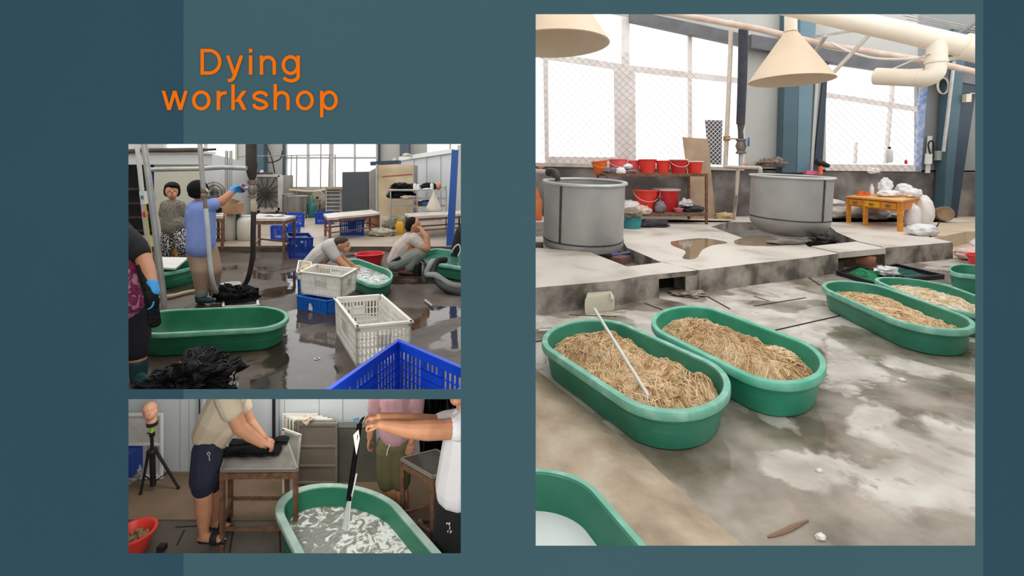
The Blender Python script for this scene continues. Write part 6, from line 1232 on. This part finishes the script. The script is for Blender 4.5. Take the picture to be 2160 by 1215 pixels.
mb = MB(); capsule(mb, P(315.5, 862, Zt), P(316.5, 871, Zt), .08, .07); ellip(mb, P(317, 875, Zt-.03), (.055, .065, .06)); capsule(mb, P(319, 876, Zt+.01), P(320, 889, Zt), .056, .054); ellip(mb, P(317, 872, Zt-.10), (.012, .02, .022)); ellip(mb, P(330, 868, Zt), (.012, .022, .03)); fuse(mb, 'head', mh, t, .006)
MB().lathe(P(321, 894, Zt), [(.001, -.02), (.055, -.02), (.058, 0), (.058, .022), (.001, .022)], 20).build('black_base', black, t)
# framed panel, blue thing and plastic at the left
t = thing('leaning_panel', 'white framed plastic-covered panel leaning on the wall behind the tripod', 'panel', g3(300, 1012)); wf = M('white_frame', '#d7d9d8', rough=.4)
slab('sheet', R(220, 878, 338, 1006), 5.9, .015, M('film_sheet', '#b9b3ab', '#cfccc8', scale=3, rough=.25, wob=1.5, bump=.5, bscale=5), parent=t, smooth=False)
for q in (R(220, 873, 341, 878), R(337, 878, 341, 1004), R(220, 937, 337, 940), R(220, 1004, 341, 1011)): slab('frame_bar', q, 5.88, .03, wf, parent=t, smooth=False)
t = thing('blue_box', 'blue plastic box standing at the left edge by the framed panel', 'box', g3(262, 1030)); slab('box_body', R(236, 959, 277, 1008), 5.72, .2, M('navy_blue_plastic', '#1d3f8e', rough=.45), parent=t, smooth=False)
bag('clear plastic sheet crumpled on the floor at the left edge', g3(276, 1016), (.10, .09, .09), M('grey_film', '#a9aaa8', '#7d7c7a', scale=7, rough=.3, bump=.6), 201, 'plastic sheet', 'plastic_sheet', .5)
bag('grey film heap beside the framed panel', P(285, 1006, 5.85), (.08, .05, .10), M('grey_film', '#a9aaa8'), 202, 'plastic sheet', 'plastic_sheet', .5)
# perforated trays stacked upright
def perf(name, c0, c1, sx, sz):
    m = bpy.data.materials.new(name); m.use_nodes = True; nt = m.node_tree; N = nt.nodes; L = nt.links; b = N['Principled BSDF']; b.inputs['Roughness'].default_value = .45; b.inputs['Metallic'].default_value = .3
    tc = N.new('ShaderNodeTexCoord'); mp = N.new('ShaderNodeMapping'); mp.inputs['Scale'].default_value = (sx, 0, sz); mp.inputs['Rotation'].default_value = (0, math.radians(45), 0); L.new(tc.outputs['Object'], mp.inputs[0])
    v = N.new('ShaderNodeTexVoronoi'); v.inputs['Randomness'].default_value = 0; v.inputs['Scale'].default_value = 1; L.new(mp.outputs[0], v.inputs['Vector'])
    r = N.new('ShaderNodeValToRGB'); r.color_ramp.elements[0].position = .30; r.color_ramp.elements[1].position = .36; r.color_ramp.elements[0].color = lin(c1); r.color_ramp.elements[1].color = lin(c0); L.new(v.outputs['Distance'], r.inputs[0]); L.new(r.outputs[0], b.inputs['Base Color']); return m
pm = perf('perforated_sheet', '#9a8f82', '#3d352d', 62, 62); pfm = M('tray_frame_metal', '#9c958b', '#857d72', scale=4, rough=.4, metal=.35)
def ptray(label, x0, x1, y0, Z, mats=(pm, pfm)):
    yb = 358+3848/Z-2; t = thing('perforated_tray', label, 'tray', V((((x0+x1)/2-PX)/F*Z, Z, Z3+.012)), 'perforated drying trays stacked on edge')
    slab('perforated_sheet', R(x0+2, y0+2, x1-2, yb-1), Z, .012, mats[0], parent=t, smooth=False)
    for q in (R(x0, y0, x1, y0+5), R(x0, yb-5, x1, yb), R(x0, y0+5, x0+4, yb-5), R(x1-4, y0+5, x1, yb-5)): slab('frame_bar', q, Z-.012, .03, mats[1], parent=t, smooth=False)
    if x0 > 620:
        for y in (942, 983): slab('cross_bar', R(x0, y-1.5, x1, y+1.5), Z-.01, .02, mats[1], parent=t, smooth=False)
wt = M('white_tray_frame', '#d9d6cc', '#c9c5ba', scale=5, rough=.45)
for lb, x0, x1, y0, Z, ms in (('front perforated tray of the stack by the wall', 627, 711, 893, 5.78, (pm, pfm)), ('second perforated tray behind the front one', 622, 706, 888, 5.815, (pm, pfm)), ('third perforated tray in the stack', 616, 700, 885, 5.85, (pm, wt)), ('fourth perforated tray in the stack', 609, 690, 882, 5.885, (pm, wt)), ('fifth perforated tray in the stack, with a pale frame', 603, 680, 879, 5.92, (pm, wt)), ('rearmost white framed tray of the stack', 595, 670, 874, 5.955, (wt, wt))): ptray(lb, x0, x1, y0, Z, ms)
bag('cream cloth thrown over the top of the perforated trays', P(647, 888, 5.80), (.08, .06, .04), M('cream_cloth', '#d3c9b6', '#bfb39e', scale=9, rough=.9), 203, 'cloth', 'cream_cloth', .6)
MB().prism([P(638, 884, 5.75), P(656, 884, 5.75), P(650, 894, 5.745), P(646, 898, 5.745), P(640, 892, 5.745)], (0, .012, 0)).build('cloth_corner', M('cream_cloth', '#d3c9b6'), bpy.data.objects['cream_cloth'], smooth=False)
t = thing('framed_screen', 'small white framed screen leaning beside the metal table', 'screen', P(615, 1040, 5.55)); sc4 = [(598, 904), (634, 917), (622, 1040), (598, 1040)]
slab('screen_sheet', sc4, 5.60, .012, M('screen_grey', '#c3c3bc', '#b4b4ad', scale=2, rough=.6), parent=t, smooth=False)
for a, b in (((597, 905), (634, 918)), ((634, 917), (622, 1040)), ((598, 904), (598, 1040))): MB().bar(P(a[0], a[1], 5.59), P(b[0], b[1], 5.59), .022).build('frame_bar', wt, t, smooth=False)
t = thing('grey_sheet', 'dark grey metal sheet leaning on the wall right of the perforated trays', 'sheet', g3(750, 1022)); slab('sheet_metal', [(711, 893), (792, 890), (796, 1018), (711, 1018)], 5.84, .012, M('grey_green_metal', '#7b7c73', '#65665d', scale=2, rough=.3, metal=.5), parent=t, smooth=False)
slab('top_fold', R(711, 890, 792, 902), 5.83, .02, M('fold_metal', '#9a9b95', rough=.35, metal=.4), parent=t, smooth=False)
t = thing('hair_curtain', 'black hair bundles hanging behind the pink-shirted man at the right', 'hair', V((((930-PX)/F)*5.85, 5.85, Z3+.7))); t['kind'] = 'stuff'
def hc(u, v): x = 884+120*u; return P(x+2*math.sin(v*9+u*20), 800+180*v, 5.85+.05*math.sin(u*60)+.03*math.sin(v*14+u*9))
mb = MB(); mb.grid(hc, 60, 20); mb.grid(lambda u, v: hc(u, v)+V((0, .12, 0)), 60, 20); mb.build('hair_mass', M('dark_hair_curtain', '#0e0f14', '#181a22', scale=12, rough=.5), t)
# tables
ms = M('worn_table_metal', '#8b8680', '#5f5750', scale=3.5, rough=.32, metal=.45, c3='#7a746d', sharp=.6, wob=1.0)
rust3 = M('rusty_brown_frame', '#5b4030', '#7c5a42', scale=16, rough=.75, bump=.4)
def table3(label, quad, zt, rail, ms=ms):
    p = [G(x, y, zt) for x, y in quad]; c = sum(p, V())/4; t = thing('metal_table', label, 'table', V((c.x, c.y, Z3)))
    MB().prism(p, (0, 0, -.03)).build('table_top', ms, t, smooth=False); ins = [c+(q-c)*.96 for q in p]
    for i in range(4):
        a, b = p[i], p[(i+1) % 4]; MB().bar(a-V((0, 0, .012)), b-V((0, 0, .012)), .02, .03).build('edge_strip', M('bright_edge', '#8f8a82', rough=.35, metal=.4), t, smooth=False)
    for q in ins: MB().box((q.x-.02, q.y-.02, Z3), (q.x+.02, q.y+.02, zt-.03)).build('leg', rust3, t, smooth=False)
    for i in range(4):
        a, b = ins[i], ins[(i+1) % 4]; MB().bar(V((a.x, a.y, zt-.07)), V((b.x, b.y, zt-.07)), .03, .06).build('apron_rail', rust3, t, smooth=False); MB().bar(V((a.x, a.y, Z3+rail)), V((b.x, b.y, Z3+rail)), .028).build('stretcher', rust3, t, smooth=False)
    return t
T3 = -1.48
table3('worn metal table under the beige-shirted man\'s hands', [(466, 990), (627, 989), (608, 934), (484, 934)], T3, .22)
table3('worn metal table at the right between the pink and the white shirts', [(912, 1004), (985, 985), (920, 948), (846, 966)], T3, .25, M('dark_wet_table', '#3a3632', '#4d4842', scale=4, rough=.25, metal=.2))
# black hair strips on the left table
def strip(label, pts, wd, th, z, sd):
    t = thing('hair_strip', label, 'hair strip', G(*pts[0], z)); rnd = random.Random(sd); cl = spline([G(x, y, z) for x, y in pts], 6); mb = MB(); L, Rr = [], []
    for i, q in enumerate(cl):
        d = (cl[min(i+1, len(cl)-1)]-cl[max(i-1, 0)]).normalized(); n = V((-d.y, d.x, 0))*wd/2*(1+.1*math.sin(i*1.3)); h = V((0, 0, th*(1+.3*math.sin(i*.9+sd))))
        L.append([q-n, q-n*.7+h, q+n*.7+h, q+n])
    ls = L; rings(mb, ls); mb.build('strip_body', hairk, t, ang=80); mb = MB()
    for k in range(26):
        o = rnd.uniform(-.8, .8); mb.tube([lerp(l[0], l[3], .5+o*.5)+V((0, 0, th*(1.05+.25*math.sin(i*.9+sd)))) for i, l in enumerate(ls)], .003, 4)
    mb.build('strands', hairk2, t); return t
strip('long black hair strip lying along the back of the metal table', [(486, 940), (530, 935), (575, 934), (608, 931)], .14, .035, T3+.002, 1)
strip('black hair strip on the table pressed by the beige-shirted man', [(470, 957), (520, 955), (565, 955), (592, 953)], .15, .03, T3+.002, 2)
bag('pale torn paper stuck under the metal table', P(585, 1012, 5.3), (.06, .02, .05), M('peach_paper', '#d9b698', '#c7c2bb', scale=8, rough=.8), 204, 'paper', 'torn_paper', .6)
# tub, water, stream
c_, u_, v_ = (-1.296, 4.201), (.381, -.441), (.589, .069)
tub('large green oval tub of cloudy water in the lower left room', c_, u_, v_, Z3, .5, M('clear_green_plastic', '#237355', '#2c8062', scale=3, rough=.4), None, lipmat=M('scuffed_pale_rim', '#93b5a7', '#b9cfc5', scale=7, rough=.5), lip=.05, kin=.855)
cloud = bpy.data.materials.new('cloudy_water'); cloud.use_nodes = True; nt = cloud.node_tree; N = nt.nodes; Lk = nt.links; b = N['Principled BSDF']; b.inputs['Roughness'].default_value = .07; b.inputs['Specular IOR Level'].default_value = .7
gg = N.new('ShaderNodeNewGeometry'); n1 = N.new('ShaderNodeTexNoise'); n1.inputs['Scale'].default_value = 9; n1.inputs['Detail'].default_value = 6; n1.inputs['Distortion'].default_value = 1.6; Lk.new(gg.outputs['Position'], n1.inputs['Vector'])
n2 = N.new('ShaderNodeTexNoise'); n2.inputs['Scale'].default_value = 1.3; n2.inputs['Detail'].default_value = 2; Lk.new(gg.outputs['Position'], n2.inputs['Vector'])
ad = N.new('ShaderNodeMath'); ad.operation = 'MULTIPLY_ADD'; Lk.new(n2.outputs['Fac'], ad.inputs[0]); ad.inputs[1].default_value = .55; Lk.new(n1.outputs['Fac'], ad.inputs[2])
rp = N.new('ShaderNodeValToRGB'); e = rp.color_ramp.elements; e[0].position = .72; e[0].color = lin('#8d8f88'); e[1].position = .84; e[1].color = lin('#f4f4f0'); q_ = e.new(.77); q_.color = lin('#a7a89f'); Lk.new(ad.outputs[0], rp.inputs[0]); Lk.new(rp.outputs[0], b.inputs['Base Color'])
bp = N.new('ShaderNodeBump'); bp.inputs['Strength'].default_value = .8; bp.inputs['Distance'].default_value = .02; Lk.new(n1.outputs['Fac'], bp.inputs['Height']); Lk.new(bp.outputs[0], b.inputs['Normal'])
WZ3 = Z3+.30
mb = MB(); rings(mb, [stadium(c_, u_, v_, .81, WZ3-.03), stadium(c_, u_, v_, .84, WZ3)]); mb.build('tub_water', cloud, None, 'cloudy foaming water in the large lower left tub', 'water')
# people
beige = tee('beige_shirt', '#c9bba5', '#bdae97'); navyc = tee('navy_shorts', '#22263a', '#1c2032')
f = Fig('man in a beige shirt and navy shorts leaning over the metal table', 4.94, 440, Z3, .008); Q = f.part
Q('body', skin, [[(478, 838, -.17, 16), (506, 902, -.18, 14), (530, 920, -.16, 12), (555, 936, -.14, 8.5)], [(502, 838, .17, 15), (526, 892, .15, 13), (556, 926, .05, 8.5)], [(500, 815, 0, 14), (478, 850, 0, 27), (442, 935, 0, 20)],
  [(434, 965, -.08, 16), (430, 1045, -.12, 16), (430, 1072, -.1, 16.5), (430, 1118, -.1, 9.5), (430, 1130, -.1, 9)], [(450, 965, .1, 16), (453, 1040, .16, 14.5), (454, 1062, .17, 14.5), (454, 1098, .18, 9), (454, 1105, .18, 9)],
  [(424, 1136, -.1, 7), (440, 1134, -.11, 9), (464, 1137, -.13, 7.5), (472, 1139, -.13, 5)], [(449, 1106, .18, 6.5), (462, 1106, .17, 8), (480, 1109, .16, 6)]], [(524, 792, 0, 20, 22, 26)],
  extra=lambda mb: (hand(mb, f.J((552, 934, -.14)), V((1, .1, -.35)), V((-.15, -.25, -1)), .17, 1.3, 1, thumb=.2), hand(mb, f.J((556, 926, .05)), V((1, -.1, -.4)), V((-.1, .2, -1)), .165, 1.2, -1)), vox=.006)
Q('hair', hairm, [], [(526, 786, .01, 22, 24, 22)])
Q('shirt', beige, [[(480, 842, 0, 37), (460, 885, 0, 39), (444, 912, 0, 34)], [(474, 900, 0, 27), (458, 926, 0, 24)], [(478, 838, -.16, 23), (488, 868, -.18, 20)], [(502, 838, .16, 22), (512, 862, .16, 19)]])
Q('shorts', navyc, [[(437, 948, -.07, 28), (431, 1010, -.12, 27), (430, 1024, -.12, 23)], [(445, 948, .06, 22), (447, 1010, .13, 20), (449, 1022, .13, 18)], [(440, 944, 0, 28), (438, 970, 0, 29)]])
MB().lathe(P(440, 957, f.Z-.30), [(.012, -.003), (.018, 0), (.012, .003), (.009, 0), (.012, -.003)], 16, (0, 1, 0), cap=False).build('key_ring', galv, f.t); MB().tube([P(441, 961, f.Z-.29), P(442, 972, f.Z-.29)], .005, 6).build('key', galv, f.t)
for x, y, d in ((446, 1141, -.115), (464, 1112, .17)):
    s_ = Q('sandal', black, [[(x-24, y, d, 5), (x+26, y+2, d-.03, 5)]], vox=.007); mb = MB(); c = f.J((x+10, y-7, d)); mb.lathe(c, [(.062, -.035), (.066, 0), (.058, .035), (.052, .033), (.058, 0), (.055, -.033)], 20, (1, 0, .1), cap=False); mb.build('strap', black, s_)
pinkc = tee('dusty_pink_shirt', '#c69aa0', '#b98c93'); olive = tee('olive_shorts', '#6b6647', '#5f5a3d')
f = Fig('man in a dusty pink shirt and olive shorts standing behind the tub', 5.3, 838, Z3, .008); Q = f.part
Q('body', skin, [[(790, 850, 0, 11), (785, 890, 0, 9.5), (780, 922, -.03, 6.5)], [(880, 850, 0, 11), (876, 890, 0, 10), (868, 932, -.08, 7)], [(838, 830, 0, 12), (838, 870, 0, 26), (836, 920, 0, 20)], [(818, 955, 0, 15), (820, 1030, 0, 14), (824, 1050, 0, 14), (828, 1080, 0, 8)], [(846, 955, 0, 15), (846, 1030, 0, 15), (849, 1050, 0, 15), (854, 1078, 0, 8)], [(826, 1083, 0, 6), (828, 1085, -.1, 6)], [(854, 1082, 0, 6), (856, 1084, -.1, 6)]], [(838, 790, 0, 20, 22, 27)],
  extra=lambda mb: (hand(mb, f.J((780, 924, -.03)), V((-.1, -.15, -1)), V((1, 0, -.1)), .165, .9, -1), hand(mb, f.J((868, 932, -.08)), V((-.25, -.35, -1)), V((-.1, .9, -.3)), .165, .35, 1)), vox=.006)
Q('hair', hairm, [], [(838, 780, .02, 22, 24, 22)])
Q('shirt', pinkc, [[(838, 840, 0, 34), (838, 880, 0, 36), (836, 904, 0, 36)], [(822, 850, 0, 24), (876, 850, 0, 18)], [(795, 838, 0, 17), (790, 862, 0, 15)], [(880, 838, 0, 17), (878, 868, 0, 15.5)]])
Q('shorts', olive, [[(822, 935, 0, 26), (848, 935, 0, 26)], [(818, 945, 0, 26), (816, 1000, 0, 22), (817, 1016, 0, 19)], [(846, 945, 0, 25), (845, 1000, 0, 22), (846, 1014, 0, 20)]])
MB().tube(spline([f.J((820, 934, -.15)), f.J((822, 940, -.16)), f.J((818, 948, -.15)), f.J((816, 960, -.145))], 4), .006, 6).build('drawstring', whitep, f.t)
for x, d in ((827, 0), (855, 0)): Q('sandal', black, [[(x, 1089, d+.03, 4.5), (x+1, 1091, d-.13, 4.5)]], vox=.008)
wtee = tee('white_shirt', '#e3e2e6', '#d8d7dc')
f = Fig('man in a white shirt at the right holding the black strip over the tub', 4.52, 968, Z3, .008); Q = f.part
fd = V((-.9, .05, -.45))
Q('body', skinl, [[(972, 900, -.18, 21), (938, 906, -.25, 19), (903, 907, -.31, 19.5), (861, 906, -.35, 16), (803, 896, -.42, 9)], [(965, 885, .2, 15), (915, 888, .02, 13), (861, 884, -.15, 12), (800, 880, -.33, 8.5)], [(978, 858, 0, 16), (975, 835, 0, 16)], [(985, 900, 0, 40), (972, 1060, 0, 42)]], [(970, 826, 0, 21, 24, 25), (964, 842, -.03, 15, 17, 11)],
  extra=lambda mb: (hand(mb, f.J((806, 896, -.42)), V((-1, .05, .12)), V((-.15, .05, -1)), .185, 1.55, 1, thumb=.5), hand(mb, f.J((802, 880, -.33)), V((-1, -.1, .1)), V((-.15, -.1, -1)), .18, 1.5, -1, thumb=.5)), vox=.006)
Q('hair', hairm, [], [(973, 818, .02, 23, 26, 22)])
Q('shirt', wtee, [[(985, 905, 0, 46), (976, 975, 0, 50), (972, 1024, 0, 54)], [(975, 880, 0, 22), (990, 890, 0, 30)], [(985, 892, -.15, 30), (968, 902, -.2, 26)], [(975, 880, .18, 20), (938, 884, .08, 17), (928, 887, .05, 16)]])
Q('trousers', M('black_sweatpants', '#131317', '#1a1a1f', rough=.9, bump=.3, bscale=8), [[(970, 1066, 0, 52), (966, 1120, 0, 53), (962, 1180, -.05, 40), (962, 1200, -.05, 30)], [(985, 1110, .05, 45), (992, 1180, .1, 36), (992, 1200, .1, 28)]])
em = M('white_embroidery', '#c9c9c9', rough=.7); zq = f.Z-.242
mb = MB()
for x, y, a, b in ((948, 1105, .010, .013), (949, 1114, .006, .02), (943, 1104, .009, .003), (950, 1123, .004, .012), (945, 1121, .007, .006), (952, 1121, .007, .006)): ellip(mb, P(x, y, zq+.012), (a, .012, b))
mb.build('emblem', em, f.t)
for x, d in ((962, -.05), (992, .1)): Q('shoe', black, [[(x+10, 1204, d, 9), (x-20, 1206, d-.05, 7)]], vox=.01)
# hanging strip, tag and stream
t = thing('hair_strip', 'wet black hair strip hanging from the white-shirted man\'s hands into the tub', 'hair strip', P(737, 1050, 4.2))
pts = [P(768, 880, 4.1), P(760, 892, 4.1), P(757, 915, 4.1), P(752, 950, 4.12), P(746, 990, 4.14), P(740, 1030, 4.17), P(737, 1054, 4.18)]
MB().tube(spline(pts, 5), [.012]*2+[.024]*8+[.030]*10+[.028]*8+[.02]*3, 14, flat=.5).build('strip_body', hairk, t, ang=80)
mb = MB(); rnd = random.Random(5)
for k in range(14):
    o = rnd.uniform(-.022, .022); mb.tube([p+V((o, -.016, 0)) for p in spline(pts[1:], 4)], .003, 4)
mb.build('strands', hairk2, t)
MB().prism([P(756, 906, 4.07), P(759, 925, 4.07), P(752, 960, 4.08), P(750, 952, 4.08), P(745, 918, 4.07)], (0, .003, 0)).build('paper_tag', whitep, t, smooth=False)
MB().tube([P(757, 884, 4.1), P(745, 887, 4.09)], .012, 8).build('blue_clip', M('blue_clip', '#2c6f8d', rough=.5), t)
sm_ = M('running_water', '#dfe8e6', rough=.05, alpha=.42, spec=.8)
MB().tube(spline([P(738, 1050, 4.18), P(733, 1075, 4.19), P(730, 1100, 4.2), P(728, 1112, 4.2)], 5), [.014, .016, .018, .02, .021, .022, .023, .024, .025, .026, .027, .028, .028, .029, .03, .032], 14).build('water_stream', sm_, None, 'stream of water running off the black strip into the tub', 'water stream')
MB().tube(spline([P(752, 1000, 4.13), P(746, 1030, 4.15), P(739, 1062, 4.18), P(736, 1108, 4.2)], 5), .008, 8).build('water_thread', M('bright_water', '#eef3f2', rough=.05, alpha=.75, spec=.8), None, 'thin bright thread of water beside the stream', 'water stream')
# red basin with stones
p = g3(283, 1160); t = thing('red_basin', 'red plastic basin of stones at the lower left corner', 'basin', p); rb_ = M('bright_red_basin', '#dd3a30', '#e5463b', scale=3, rough=.4)
MB().lathe(p, [(.115, 0), (.12, .005), (.165, .16), (.195, .172), (.198, .192), (.172, .196), (.158, .18), (.125, .03), (.001, .025)], 40).build('basin_shell', rb_, t)
stn = M('tan_stone', '#a68364', '#c9ab8c', scale=14, rough=.8, c3='#8c6c50', bump=.3, bscale=30)
rnd = random.Random(12)
for k in range(22):
    a = rnd.random()*6.283; q = rnd.random()**.5*.115; MB().blob(p+V((math.cos(a)*q, math.sin(a)*q, .118+.03*(1-q/.115)+rnd.uniform(-.004, .008))), (rnd.uniform(.018, .03), rnd.uniform(.016, .026), rnd.uniform(.012, .02)), k, .3, 2, 12, 8).build('stone', stn, None, 'tan stone in the red basin at the lower left corner', 'stone', 'stones in the red basin')
MB().lathe(p+V((0, 0, .1)), [(.001, .012), (.06, .012), (.135, 0)], 30, cap=False).build('stone_fill', M('dark_gravel', '#6f5743', '#8c715a', scale=30, rough=.9), t)
t = MB(); q = g3(337, 1166); t.box((q.x-.035, q.y, Z3), (q.x+.035, q.y+.06, Z3+.055)); t.build('black_block', black, None, 'small black block on the floor right of the red basin', 'block')
bag('pale stone behind the leg of the right table', g3(886, 1112), (.035, .03, .05), M('pale_stone', '#a89a86', '#8c7f6d', scale=8, rough=.9), 206, 'stone', 'pale_stone')
